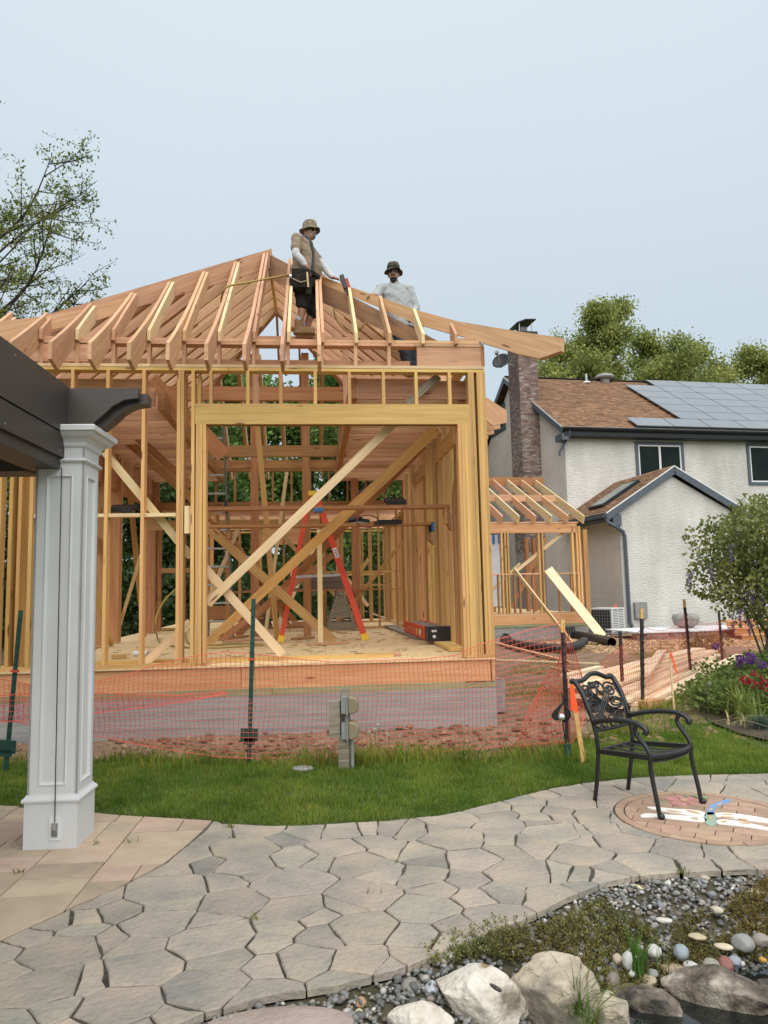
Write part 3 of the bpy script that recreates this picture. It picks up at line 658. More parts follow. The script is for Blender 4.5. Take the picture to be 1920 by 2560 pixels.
# ============================================================ the new timber building
FR = frame_thing('timber_house_frame', 'large timber frame of a new hip roofed building without walls, on a grey concrete foundation', 'building', BF)
XL, YB = -5.62, 7.4           # left wall, rear wall
ZF, ZP, ZU = .78, 4.22, 4.62  # floor, underside of the wall plates, top of the raised plates
def tb(n, p0, p1, w, h, m='stud_wood', up=(0, 0, 1)): return timber(n, FR, p0, p1, w, h, m, up)
def st(x, y, z0, z1, n='stud', w=.038, d=.14, m='stud_wood', lean=0.0):
    j_ = RN.uniform(-.007, .007) if z1 - z0 > 1 else 0
    return tb(n, (x, y + d / 2, z0), (x + lean + j_, y + d / 2, z1), w, d, m, (0, 1, 0))
MB().box(-5.95, .0, .0, 12.9, -.25, .435).build('foundation_wall', 'concrete', FR)
for x0, x1 in ((-5.95, -2.6), (-2.595, -.36), (-.355, .0)):
    tb('sill_plate', (x0, .075, .475 if x1 < -.1 else .47), (x1, .075, .475 if x1 < -.1 else .47), .15, .076 if x1 < -.1 else .06, 'treated_wood')
tb('rim_joist', (-5.95, .03, .635), (-2.95, .03, .635), .04, .245, 'rim_wood'); tb('rim_joist', (-2.945, .031, .635), (-.055, .031, .635), .04, .245, 'rim_wood')
tb('rim_joist', (-.02, .012, .635), (-.02, 12.8, .635), .04, .245, 'rim_wood')
for i in range(3):                                   # floor sheets with open joints
    for j in range(6):
        x0 = -5.9 + i * 1.97; y0 = -.012 + j * 2.13
        MB().box(x0, min(x0 + 1.965, 0), y0, y0 + 2.125, .760, .779 + .001 * ((i + j) % 2)).build('floor_panel', 'osb_floor', FR)
# --- front wall
tb('sole_plate', (-5.85, .07, .80), (-3.36, .07, .80), .14, .04); tb('sole_plate', (-.33, .07, .80), (-.002, .07, .80), .14, .04)
tb('sole_plate', (-5.4, .62, .80), (-1.15, .50, .80), .14, .04)
tb('sole_plate', (-3.3, .09, .788), (-1.9, .11, .788), .09, .012, 'pale_wood')
for x in (-5.82, -5.77, -5.69, -5.645, -5.30, -4.88, -4.475, -4.07): st(x, 0, .82, 4.225)
for x in (-5.60, -5.50): st(x, .2, .82, 4.2, w=.04, d=.19)
for x in (-3.665, -3.625): st(x, 0, .82, 4.225, 'king_stud')
st(-3.50, -.002, .82, 4.225, 'king_stud')
for x in (-3.455, -3.415, -3.365): st(x, 0, .79, 3.58, 'trimmer_stud', w=.037)
for x in (-.345, -.305, -.262, -.226): st(x, -.001, .79, 3.58, 'trimmer_stud', w=.037)
for x, d in ((-.188, .14), (-.148, .14), (-.085, .14), (-.045, .145), (-.012, .143)): st(x, 0, .82, 4.225, 'king_stud', w=.036, d=d)
tb('header', (-3.481, .022, 3.7025), (-.209, .022, 3.7025), .046, .245); tb('header', (-3.48, .10, 3.70), (-.209, .10, 3.70), .04, .245, 'beam_wood')
for x in (-3.30, -2.87, -2.48, -2.07, -1.66, -1.25, -.85, -.44): st(x, .0, 3.825, 4.225, 'cripple_stud', d=.09)
for x in (-3.62, -3.45): st(x, .1, 3.6, 4.2, 'cripple_stud')
for x0, x1 in ((-5.85, -3.1), (-3.095, -.001)):
    tb('top_plate', (x0, .07, 4.242), (x1, .07, 4.242), .14, .036)
for x0, x1 in ((-5.85, -4.0), (-3.995, -.002)):
    tb('top_plate', (x0, .068, 4.281), (x1, .068, 4.284), .14, .036, 'pale_wood')
for k in range(-7, 7):                                # short posts under the raised plate
    x = -2.80 + .4064 * k
    if x < -.9: st(x, .0, 4.302, 4.545, 'cripple_stud', w=.040, d=.1, m='rafter_wood')
tb('block', (-.83, .03, 4.424), (-.03, .03, 4.424), .04, .24, 'rafter_wood'); st(-.014, .0, 4.302, 4.545, 'cripple_stud', m='beam_wood')
tb('block', (-4.6, .16, 4.36), (-.9, .16, 4.36), .04, .09, 'rafter_wood'); tb('block', (-5.55, .03, 4.43), (-4.6, .03, 4.43), .04, .21, 'rafter_wood')
for x0, x1 in ((-5.35, -2.4), (-2.395, -.86), (-.855, -.001)):
    tb('top_plate', (x0, .07, 4.563), (x1, .07, 4.563), .14, .036, 'rafter_wood')
for x0, x1 in ((-5.35, -3.3), (-3.295, -1.1), (-1.095, -.03)):
    tb('top_plate', (x0, .072, 4.602), (x1, .072, 4.602), .14, .036, 'rafter_wood')
tb('block', (-.36, .08, 4.642), (-.01, .08, 4.642), .12, .038, 'rafter_wood')
zb = BF.aty(340, 1289, .07).z
for x0, x1 in ((-5.27, -4.90), (-4.86, -4.495), (-4.455, -4.09), (-4.05, -3.69)):
    tb('block', (x0, .06 + .03 * RN.random(), zb), (x1, .06, zb), .12, .04, 'pale_wood')
tb('block', (-3.57, .03, zb - .22), (-3.57, .03, zb + .10), .05, .05, 'pale_wood', (0, 1, 0)); tb('block', (-3.53, .035, zb - .22), (-3.53, .035, zb + .10), .035, .05, 'rafter_wood', (0, 1, 0))
# --- right wall, seen from inside
y = .42
while y < YB:
    st2 = timber('stud', FR, (-.07, y, .82), (-.07, y, ZP), .04, .14, 'shaded_stud', (1, 0, 0)); y += .4064
for yy in (1.36, 2.9, 2.94, 4.24, 5.9): timber('king_stud', FR, (-.075, yy, .82), (-.075, yy, 3.6), .038, .15, 'shaded_stud', (1, 0, 0))
tb('sole_plate', (-.07, .15, .80), (-.07, YB, .80), .14, .04); tb('top_plate', (-.07, .145, 4.242), (-.07, YB, 4.242), .14, .036); tb('top_plate', (-.07, .145, 4.281), (-.07, YB, 4.281), .14, .036)
tb('top_plate', (-.072, .145, 4.56), (-.072, YB, 4.56), .13, .036, 'rafter_wood')
tb('header', (-.13, 1.4, 3.72), (-.13, 2.86, 3.72), .04, .24); tb('header', (-.13, 4.3, 3.72), (-.13, 5.86, 3.72), .04, .24)
# --- left wall: wide posts between openings
for y0 in (.42, .82, 1.5, 2.6):
    for q in range(2): timber('stud', FR, (XL + .07, y0 + q * .04, .82), (XL + .07, y0 + q * .04, ZP), .038, .14, 'stud_wood', (1, 0, 0))
for y0 in (3.55, 4.45, 7.3):
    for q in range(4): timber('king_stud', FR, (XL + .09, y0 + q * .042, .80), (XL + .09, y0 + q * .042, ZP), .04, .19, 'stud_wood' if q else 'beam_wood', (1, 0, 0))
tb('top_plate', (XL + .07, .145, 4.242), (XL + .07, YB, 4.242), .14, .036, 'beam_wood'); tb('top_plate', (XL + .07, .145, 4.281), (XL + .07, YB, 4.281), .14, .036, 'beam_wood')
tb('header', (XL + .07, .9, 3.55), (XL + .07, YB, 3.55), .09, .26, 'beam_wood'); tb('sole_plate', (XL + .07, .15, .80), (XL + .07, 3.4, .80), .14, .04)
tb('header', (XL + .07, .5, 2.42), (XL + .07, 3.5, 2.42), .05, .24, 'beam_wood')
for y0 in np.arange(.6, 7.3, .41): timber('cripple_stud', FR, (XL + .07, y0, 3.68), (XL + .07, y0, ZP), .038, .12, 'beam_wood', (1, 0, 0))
# --- rear wall
for x in np.arange(XL + .2, -.1, .4064): st(float(x), YB, 3.55, ZP, 'cripple_stud', m='beam_wood', d=.12)
tb('header', (XL, YB + .05, 3.47), (-.1, YB + .05, 3.47), .09, .17, 'beam_wood')
tb('top_plate', (XL, YB + .06, 4.242), (0, YB + .06, 4.242), .14, .036, 'beam_wood'); tb('top_plate', (XL, YB + .06, 4.281), (0, YB + .06, 4.281), .14, .036, 'beam_wood')
for x in (-5.4, -5.36, -4.85, -1.92, -1.88, -1.5, -1.1, -.7, -.3, -.16): st(x, YB, .82, 3.385, d=.14, m='stud_wood' if x > -4 else 'beam_wood')
tb('sole_plate', (-2.0, YB + .07, .80), (0, YB + .07, .80), .14, .04)
tb('block', (-2.0, YB + .04, 2.0), (-.1, YB + .04, 2.0), .03, .04)
# --- posts and beams inside
for x, y, w in ((-3.22, 5.5, .145), (-2.24, 5.4, .145)):
    tb('post', (x, y, .785), (x, y, 6.2), w, w, 'beam_wood', (0, 1, 0))
tb('post', (-1.22, 7.1, .785), (-1.22, 7.1, 4.2), .16, .16, 'beam_wood', (0, 1, 0))
tb('beam', (-4.05, 4.42, 4.09), (-1.50, 4.42, 4.09), .09, .20, 'beam_wood'); tb('beam', (-5.5, 5.62, 4.06), (-.1, 5.62, 4.06), .09, .16, 'beam_wood')
tb('beam', (-1.60, .25, 4.09), (-1.60, YB, 4.09), .085, .26, 'beam_wood'); tb('beam', (-4.05, .9, 4.09), (-4.05, YB, 4.09), .085, .24, 'beam_wood')
tb('beam', (XL, 3.0, 4.75), (0, 3.0, 4.75), .09, .22, 'beam_wood')
for i, yy in enumerate(np.arange(.34, 7.3, .4064)):   # ceiling joists right and left of the open middle
    tb('ceiling_joist', (-1.555, float(yy), 4.09), (-.14, float(yy), 4.09 + .01 * (i % 2)), .04, .235, 'rafter_wood')
    tb('ceiling_joist', (XL + .14, float(yy), 4.09), (-4.095, float(yy), 4.09 + .012 * (i % 2)), .04, .235, 'rafter_wood')
for i, yy in enumerate(np.arange(.34, 7.3, .4064)):
    for x_, s_ in ((-1.552, 1), (-4.098, -1)):
        MB().box(min(x_, x_ + .004 * s_), max(x_, x_ + .004 * s_), float(yy) - .05, float(yy) + .05, 3.985, 4.16).build('joist_hanger', 'steel', FR)
# --- roof
S = .83
def zr(d): return 4.74 + S * d
def flare(d): return .17 * max(0.0, (1.2 - d) / 1.95) ** 2
VD = .225
XM = -2.75; XE = -5.5
ridge_y0, ridge_y1 = 2.75, YB - 2.75
def hipd(x): return min(x - XE, -x)
def slanted(n, pts2, o, ax, ay, w, m='rafter_wood'):
    """a sawn board: its outline pts2 in the plane (ax, ay), w thick; the mesh lies along the board so that its grain does too"""
    P = [Vector(p) for p in pts2]
    a, b = P[0], max(P, key=lambda q: (q - P[0]).length); dx = (b - a).normalized(); dy = Vector((-dx.y, dx.x))
    loc = [((p - a).dot(dx), (p - a).dot(dy)) for p in P]
    ax = Vector(ax).normalized(); ay = Vector(ay).normalized()
    X = ax * dx.x + ay * dx.y; Y = ax * dy.x + ay * dy.y; ZZ = X.cross(Y)
    ob = MB().prism(loc, -w / 2, w / 2).build(n, m, FR)
    org = Vector(o) + ax * a.x + ay * a.y
    R = Matrix((X, Y, ZZ)).transposed()
    ob.matrix_local = Matrix.Translation(org) @ R.to_4x4(); return ob
def rafter(o, dirv, d1, n='rafter', d0=-.06, w=.038, m='rafter_wood', s=S, vd=VD):
    pts = [(d0, zr(0) + s * d0 - vd + .10), (d0 + .10, zr(0) + s * d0 - vd + .09), (d1, zr(0) + s * d1 - vd), (d1, zr(0) + s * d1), (d0, zr(0) + s * d0)]
    return slanted(n, pts, (o[0], o[1], 0), dirv, (0, 0, 1), w, m)
def tail_pts(d1, ov=.78, drop=.0, k=1.0, dk=1.0):
    """flared eave board: concave top edge, plumb end, level soffit cut"""
    top = []
    for i in range(11):
        d = -ov + (d1 + ov) * i / 10
        top.append((d * k, zr(d) + flare(d) * 1.05 + .012))
    zt = zr(-ov) + flare(-ov)
    bot = [(d1 * k, zr(d1) - .23)]
    for dd in (.9, .55, .2):
        if dd < d1 - .1: bot.append((dd * k, zr(dd) - .23 + flare(dd) * .3))
    bot += [((-ov + .22) * k, zt - .215), (-ov * k, zt - .165)]
    return top[::-1] + bot[::-1]
for k in range(-7, 7):
    x = -2.85 + .4064 * k; d1 = max(hipd(x + .02) - .03, .25)
    if k == 0: d1 = ridge_y0
    rafter((x + .06, 0), (0, 1, 0), d1 - .02 if k < 3 else d1 - .12, m='pale_wood' if k % 2 else 'rafter_wood')
    if k <= 2:
        slanted('rafter_tail', tail_pts(min(d1, 2.62)), (x + .012, 0, 0), (0, 1, 0), (0, 0, 1), .04, 'rafter_wood')
def hip(x, y, dx, dy, n='hip_rafter', dm=2.75, m='rafter_wood'):
    q = math.sqrt(2); L2 = dm * q
    pts = [(.0, zr(0) - .20), (L2, zr(dm) - .29), (L2, zr(dm) + .03), (0, zr(0) + .03)]
    return slanted(n, pts, (x, y, 0), (dx / q, dy / q, 0), (0, 0, 1), .075, m)
slanted('hip_rafter', [(.36 * math.sqrt(2), 4.485), (2.75 * math.sqrt(2), 6.56), (2.75 * math.sqrt(2), 6.96), (.36 * math.sqrt(2), 4.665)], (0, 0, 0), (-1 / math.sqrt(2), 1 / math.sqrt(2), 0), (0, 0, 1), .085, 'stained_wood')
hip(XE, 0, 1, 1); hip(0, YB, -1, -1); hip(XE, YB, 1, -1)
q2 = math.sqrt(2)
TT = [(-.715, 4.405), (-.32, 4.62), (.24, 4.935), (.71, 5.262), (1.11, 5.582), (1.58, 5.95), (1.93, 6.23)]
def hiptail(x, y, dx, dy, d1, up=0.0):
    top = [(d * q2, z + up) for d, z in TT if d < d1] ; i = len(top); 
    bot = [(-.715, 4.25), (-.52, 4.222), (-.34, 4.332), (0, 4.574), (.23, 4.746), (.5, 4.925), (.71, 5.073), (.92, 5.251), (1.3, 5.58), (1.93, 6.12)]
    bot = [(d * q2, z + up) for d, z in bot if d < d1]
    return slanted('hip_tail', bot + top[::-1], (x, y, 0), (dx / q2, dy / q2, 0), (0, 0, 1), .09, 'rafter_wood')
hiptail(.02, -.02, -1, 1, 2.0); hiptail(XE - .02, -.02, 1, 1, 1.2, .0)
tb('ridge_board', (XM, ridge_y0 - .02, zr(2.75) - .14), (XM, ridge_y1 + .02, zr(2.75) - .14), .045, .32)
j = 0
for yy in np.arange(.42, YB - .2, .4064):             # side slopes
    yy = float(yy); d1 = min(yy, YB - yy, 2.75)
    for sx, x0 in ((-1, 0.0), (1, XE)):
        if sx == -1 and yy < 1.7: continue
        rafter((x0, yy), (sx, 0, 0), d1 - .03)
        if sx == -1 and 1.7 < yy < 4.4:
            slanted('rafter_tail', tail_pts(min(d1, 1.6), .82), (x0, yy + .042, 0), (sx, 0, 0), (0, 0, 1), .04, 'rafter_wood')
        if sx == 1 and yy > .9:
            slanted('rafter_tail', tail_pts(min(d1, 1.6), .80), (x0, yy + .042, 0), (sx, 0, 0), (0, 0, 1), .04, 'rafter_wood')
for k in range(-6, 7):                                # rear slope
    x = XM + .4064 * k; d1 = max(hipd(x) - .03, .25)
    rafter((x, YB), (0, -1, 0), d1)
    slanted('rafter_tail', tail_pts(min(d1, 1.8), .7), (x + .04, YB, 0), (0, -1, 0), (0, 0, 1), .04, 'pale_wood')
# trestle of boards that carries the men up in the roof
tb('beam', (-2.95, 1.70, 5.19), (-1.55, 1.70, 5.19), .24, .04, 'rafter_wood')
for x in (-2.9, -1.62): tb('post', (x, 1.70, 4.2), (x, 1.70, 5.17), .09, .04, 'rafter_wood', (0, 1, 0))
tb('beam', (-1.5, 2.02, 4.71), (-.2, 2.02, 4.71), .24, .04, 'rafter_wood')
for x in (-1.45, -.3): tb('post', (x, 2.0, 4.2), (x, 2.0, 4.69), .09, .04, 'rafter_wood', (0, 1, 0))
# --- braces
def fpt(u, v, y=None, z=None):
    return BF.aty(u, v, y) if y is not None else BF.atz(u, v, z)
def brace(a, b, w=.09, t=.03, m='stud_wood', n='brace'):
    a = Vector(a); b = Vector(b); ax = (b - a).normalized()
    return timber(n, FR, a, b, t, w, m, Vector((0, 1, 0)).cross(ax))
brace(fpt(518, 1509, .22), fpt(984, 1060, .26), .10, .025, 'pale_wood'); brace(fpt(505, 1412, .30), fpt(706, 1636, .30), .10, .025, 'pale_wood')
brace(fpt(519, 1609, z=.80), fpt(1094, 1069, .95), .14, .04, 'stud_wood'); brace(fpt(594, 1588, z=.80), fpt(1060, 1112, 2.9), .13, .04, 'beam_wood')
brace(fpt(505, 1305, 3.4), fpt(836, 1604, z=.80), .14, .04, 'stud_wood'); brace(fpt(505, 1283, 3.9), fpt(742, 1560, z=.80), .13, .04, 'beam_wood')
brace(fpt(262, 1130, .17), fpt(478, 1392, .17), .09, .03, 'pale_wood')
brace(fpt(270, 1060, 3.2), fpt(530, 1290, 3.6), .14, .04, 'beam_wood'); brace(fpt(295, 1050, 2.9), fpt(478, 1215, 3.2), .12, .04, 'beam_wood')
brace(fpt(375, 950, 1.2), fpt(470, 1055, 1.4), .24, .04, 'beam_wood'); brace(fpt(470, 1040, 3.0), fpt(560, 1140, 3.1), .24, .04, 'beam_wood')
brace(fpt(643, 1060, 3.6), fpt(693, 1597, z=.80), .09, .04, 'stud_wood'); brace(fpt(717, 1180, 6.4), fpt(664, 1580, z=.80), .07, .03, 'pale_wood')
brace(fpt(1026, 1170, 5.4), fpt(1086, 1575, z=.80), .06, .03, 'pale_wood'); brace(fpt(1140, 1080, 1.6), fpt(1112, 1310, 1.5), .09, .03, 'stud_wood')
brace(fpt(352, 1390, 3.4), fpt(288, 1600, z=.80), .05, .03, 'pale_wood'); brace(fpt(476, 1555, .5), fpt(362, 1658, z=.80), .10, .03, 'pale_wood')
brace(fpt(232, 1455, 1.9), fpt(278, 1612, z=.80), .07, .04, 'stud_wood')
brace(fpt(1190, 950, .35), fpt(1128, 1055, .4), .12, .04, 'beam_wood'); brace(fpt(1096, 940, .2), fpt(1017, 1010, .2), .09, .03, 'weathered_wood')
brace(fpt(700, 1330, 7.2), fpt(900, 1560, z=.80), .09, .03, 'pale_wood'); brace(fpt(850, 1395, 6.6), fpt(820, 1330, 6.6), .06, .03, 'pale_wood')
brace(fpt(553, 1600, z=.8), fpt(830, 1388, 4.6), .11, .04, 'beam_wood')
tb('brace', (-2.02, 2.8, .79), (-2.02, 2.8, 2.55), .075, .025, 'pale_wood', (0, 1, 0))
for a_, b_, w_, m_ in (((-4.6, 7.3, .8), (-3.6, 7.2, 3.2), .09, 'pale_wood'), ((-3.9, 7.35, 2.9), (-2.6, 7.3, .82), .09, 'shaded_stud'), ((-2.9, 7.9, .8), (-2.0, 9.5, 2.9), .09, 'pale_wood'), ((-1.75, 6.9, .8), (-.25, 6.6, 2.6), .07, 'shaded_stud'), ((-5.4, 6.2, .8), (-5.3, 4.4, 3.6), .09, 'shaded_stud'), ((-3.0, 9.9, .8), (-2.5, 10.3, 2.7), .05, 'pale_wood')): brace(a_, b_, w_, .035, m_)
for x, w in ((-4.35, .04), (-3.95, .09), (-2.75, .04)): st(x, YB, .82, 3.385, m='shaded_stud', w=w)
tb('block', (-5.4, YB + .05, 2.1), (-3.9, YB + .05, 2.1), .09, .10, 'shaded_stud'); tb('beam', (-5.5, 6.5, 2.98), (-2.0, 6.5, 2.98), .045, .19, 'shaded_stud')
# brackets that hold the staging planks to the right wall and the left jamb
for y0, z0 in ((1.35, 2.60), (3.0, 2.50)):
    tb('block', (-.30, y0 - .04, z0), (-.12, y0 + .55, z0 - .06), .04, .22, 'beam_wood'); tb('block', (-3.42, y0 - .04, z0), (-3.42, y0 + .3, z0), .04, .12, 'beam_wood')
# --- the low rear rooms behind the hip roofed part
for x, w in ((-5.2, .04), (-4.8, .09), (-4.0, .04), (-3.5, .13), (-2.25, .13), (-1.85, .04), (-1.5, .09), (-1.05, .04), (-.65, .09), (-.2, .13)): st(x, 10.4, .82, 3.3, m='shaded_stud', w=w)
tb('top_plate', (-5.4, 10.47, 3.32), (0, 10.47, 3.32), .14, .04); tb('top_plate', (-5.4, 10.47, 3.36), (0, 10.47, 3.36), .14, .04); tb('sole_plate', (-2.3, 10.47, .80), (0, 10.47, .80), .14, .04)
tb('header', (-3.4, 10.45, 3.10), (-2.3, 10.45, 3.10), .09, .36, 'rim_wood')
for yy in np.arange(7.95, 12.8, .4064): timber('stud', FR, (-.07, float(yy), .82), (-.07, float(yy), 3.3), .04, .14, 'shaded_stud', (1, 0, 0))
for yy in np.arange(7.95, 10.3, .4064): timber('stud', FR, (-1.9, float(yy), .82), (-1.9, float(yy), 3.3), .04, .14, 'shaded_stud', (1, 0, 0))
for x, w in ((-5.0, .09), (-4.2, .04), (-3.75, .09), (-1.3, .09), (-.7, .04)): st(x, 12.7, .82, 3.3, m='shaded_stud', w=w)
tb('top_plate', (-5.4, 12.77, 3.32), (0, 12.77, 3.32), .14, .04); tb('header', (-3.6, 12.75, 3.1), (-2.4, 12.75, 3.1), .09, .3, 'rim_wood')
tb('top_plate', (-.07, 7.6, 3.32), (-.07, 12.7, 3.32), .14, .04)
for yy in np.arange(7.8, 12.7, .4064): tb('ceiling_joist', (-5.4, float(yy), 3.48), (-.1, float(yy), 3.48), .04, .19, 'rafter_wood')
tb('block', (-4.6, 9.0, 1.15), (-3.1, 9.2, 1.15), .24, .30, 'beam_wood'); tb('block', (-2.6, 8.4, .86), (-1.2, 8.8, .86), .24, .12, 'rafter_wood')
for y0, z0 in ((8.6, 1.72), (10.2, 2.0)): tb('block', (-1.8, y0, z0), (-.3, y0, z0), .03, .05)
brace((-1.7, 10.3, 1.0), (-.7, 10.3, 2.4), .09, .03); brace((-.75, 10.2, 1.2), (-1.5, 10.2, 2.2), .09, .03, 'pale_wood')
# ============================================================ loose things in the building
def bw(p): return BF.world(p[0], p[1], p[2])
def bthing(n, l, c, x=0, y=0, z=0, g=None):
    return thing(n, l, c, BF.world(x, y, z), BF.a, g)
# orange stepladder standing open
SL = frame_thing('stepladder', 'tall orange stepladder with yellow cap standing open in the wide opening', 'ladder', BF)
ZT = .785
apx = BF.aty(787, 1236, 3.85); zt = apx.z
lf = BF.atz(701, 1606, ZT); rf = BF.atz(914, 1600, ZT)
def rail(nm, foot, top, par, w=.085, t=.03):
    o = MB().bar(foot, top, t, w, (0, 1, 0) if False else (1, 0, 0)).build(nm, 'orange_rail', par)
    d = (Vector(top) - Vector(foot)).normalized()
    MB().bar(Vector(foot) - d * .0, Vector(foot) + d * .11, t + .02, w + .02, (1, 0, 0)).build('foot', 'yellow_plastic', o); return o
yo = .55
rfoot = (V3(rf.x, 3.58, ZT), V3(rf.x + .02, 3.58 + yo, ZT)); rtop = (V3(apx.x + .03, 3.72, zt - .05), V3(apx.x + .03, 4.02, zt - .05))
lfoot = (V3(lf.x, 3.60, ZT), V3(lf.x - .02, 3.58 + yo, ZT)); ltop = (V3(apx.x - .10, 3.73, zt - .10), V3(apx.x - .10, 4.01, zt - .10))
for i in (0, 1):
    r_ = rail('rail', rfoot[i], rtop[i], SL, .10, .03); l_ = rail('rail', lfoot[i], ltop[i], SL, .075, .03)
    if i == 0:
        c = lerp(rfoot[0], rtop[0], .60); d = (rtop[0] - rfoot[0]).normalized(); up = Vector((0, 1, 0)).cross(d)
        MB().obox(c + V3(0, -.019, 0), (.17, .004, .07), axes((0, 0, 0), d, up)).build('label_plate', 'white_metal', r_)
        for q in range(4): MB().obox(c + d * (-.06 + .035 * q) + V3(0, -.0225, 0), (.012, .002, .05), axes((0, 0, 0), d, up)).build('label_line', 'black_plastic', r_)
        c = lerp(rfoot[0], rtop[0], .76); MB().obox(c + V3(0, -.019, 0), (.20, .004, .05), axes((0, 0, 0), d, up)).build('label_plate', 'black_plastic', r_)
        MB().obox(c + V3(0, -.022, 0), (.15, .002, .022), axes((0, 0, 0), d, up)).build('label_line', 'white_metal', r_)
for k in range(1, 8):
    t = k / 8.0; a = lerp(rfoot[0], rtop[0], t); b_ = lerp(rfoot[1], rtop[1], t)
    MB().bar(a + V3(-.0, .016, 0), b_ + V3(0, -.016, 0), .09, .022).build('step', 'dark_steel', SL)
for k in (1, 3, 5, 6.6):
    t = k / 8.0; a = lerp(lfoot[0], ltop[0], t); b_ = lerp(lfoot[1], ltop[1], t); MB().bar(a, b_, .03, .03).build('rear_bar', 'dark_steel', SL)
MB().obox(V3(apx.x, 3.87, zt), (.22, .42, .075)).build('top_cap', 'yellow_plastic', SL)
for i in (0, 1): MB().bar(lerp(rfoot[i], rtop[i], .45), lerp(lfoot[i], ltop[i], .45), .012, .035).build('spreader', 'steel', SL)
# grey extension ladder at the left of the opening
XL_ = frame_thing('extension_ladder', 'tall grey metal ladder leaning up behind the left jamb of the opening', 'ladder', BF)
b0, b1 = V3(-3.99, 4.86, ZT), V3(-3.55, 4.86, ZT); t1 = BF.aty(557, 1050, 4.30); t0 = t1 - V3(.44, 0, 0)
for a, b_ in ((b0, t0), (b1, t1)): MB().bar(a, b_, .032, .075, (0, 1, 0)).build('rail', 'dark_steel', XL_)
nr_ = 12
for k in range(1, nr_): 
    t = k / nr_; MB().tube([lerp(b0, t0, t), lerp(b1, t1, t)], .019, 6).build('rung', 'steel', XL_)
MB().bar(lerp(b1, t1, .60) + V3(0, -.07, -.1), lerp(b1, t1, .60) + V3(-.02, -.07, .14), .03, .05).build('rung_lock', 'black_plastic', XL_)
# orange ladder folded and lying on boards by the right wall
FL = frame_thing('folded_stepladder', 'folded orange stepladder with black top lying on boards beside the right stud wall', 'ladder', BF)
zl = ZT + .045
n0 = BF.atz(1102, 1602, zl); fy = n0.y + 2.7; fx = BF.aty(1030, 1566, fy).x
dirv = V3(fx - n0.x, fy - n0.y, 0).normalized(); sd_ = V3(dirv.y, -dirv.x, 0)
c0 = V3(n0.x, n0.y, zl)
for s_, w_ in ((-.19, 'rail'), (.19, 'rail')):
    for h in (.05, .16): MB().bar(c0 + sd_ * s_ + V3(0, 0, h) + dirv * .2, c0 + sd_ * s_ * .75 + V3(0, 0, h) + dirv * 2.65, .028, .085).build('rail', 'orange_rail', FL)
for k in range(6): MB().bar(c0 + sd_ * -.17 + V3(0, 0, .19) + dirv * (.45 + .36 * k), c0 + sd_ * .17 + V3(0, 0, .19) + dirv * (.45 + .36 * k), .08, .02).build('step', 'steel', FL)
cap = MB().obox(c0 + V3(0, 0, .105) + dirv * .07, (.28, .40, .21), axes((0, 0, 0), dirv)).build('top_cap', 'black_plastic', FL)
for a_, h_, r_ in ((-.13, .15, .02), (-.09, .15, .02), (-.11, .07, .026)):
    R_ = axes((0, 0, 0), dirv); q = c0 + sd_ * a_ + V3(0, 0, h_) - dirv * .071
    MB().tube([q, q - dirv * .006], r_, 8).build('cap_hole', 'white_metal', cap)
MB().obox(c0 + sd_ * -.206 + V3(0, 0, .1) + dirv * .62, (.16, .006, .09), axes((0, 0, 0), dirv)).build('label_plate', 'white_metal', FL)
MB().obox(c0 + sd_ * -.206 + V3(0, 0, .1) + dirv * .92, (.10, .006, .09), axes((0, 0, 0), dirv)).build('label_plate', 'yellow_plastic', FL)
# boards on the floor
def fb(label, a, b_, w, h, m='pale_wood', z=None, g='boards on the plywood floor', name='plank'):
    zz = (ZT if z is None else z) + h / 2
    p = BF.atz(a[0], a[1], zz); q = BF.atz(b_[0], b_[1], zz); return plank(name, label, g, (p.x, p.y, zz), (q.x, q.y, zz), w, h, m, fr=BF)
fb('dark brown board under the far end of the folded orange ladder', (972, 1565), (1058, 1596), .24, .04, 'weathered_wood')
fb('pale board under the near black end of the folded orange ladder', (1046, 1582), (1148, 1624), .24, .042, 'stud_wood')
fb('long thin strip of wood lying diagonally from the sawhorse to the folded ladder', (850, 1506), (1010, 1562), .05, .03, 'pale_wood', ZT + .02)
fb('short bent offcut lying alone at the front edge of the floor', (907, 1637), (1003, 1635), .09, .035, 'rafter_wood')
fb('thin board lying flat under the upright pale stick', (768, 1611), (872, 1606), .07, .035, 'rafter_wood', ZT)
fb('short offcut right of the left ladder foot', (732, 1597), (784, 1593), .09, .04, 'beam_wood')
fb('dark offcut lying flat beside the grey ladder feet', (552, 1598), (614, 1590), .14, .04, 'beam_wood')
fb('reddish board lying on the floor under the left sawhorse', (560, 1603), (690, 1597), .1, .03, 'rafter_wood')
fb('long board lying flat in the far middle of the floor', (640, 1571), (790, 1566), .14, .04, 'beam_wood')
fb('short block of wood near the left front studs', (280, 1642), (316, 1640), .09, .05, 'stud_wood')
for q, (u_, v_, w_) in enumerate(((845, 1580, .2), (880, 1573, .2), (658, 1583, .15))): fb(('small square offcut near the foot of the right sawhorse', 'small thin offcut behind the right sawhorse', 'small offcut between the two sawhorses')[q], (u_, v_), (u_ + 22, v_ + 1), .1, .03, 'pale_wood')
# can on the floor behind the front studs
cn = BF.atz(352, 1640, ZT); CN = bthing('spray_can', 'small white spray can lying on the floor behind the left front studs', 'can', cn.x, cn.y, ZT + .035)
MB().tube([(-.10, 0, 0), (.08, 0, 0)], .033, 10).build('body', 'white_metal', CN); MB().tube([(.08, 0, 0), (.12, 0, 0)], .022, 8).build('cap', 'grey_plastic', CN)
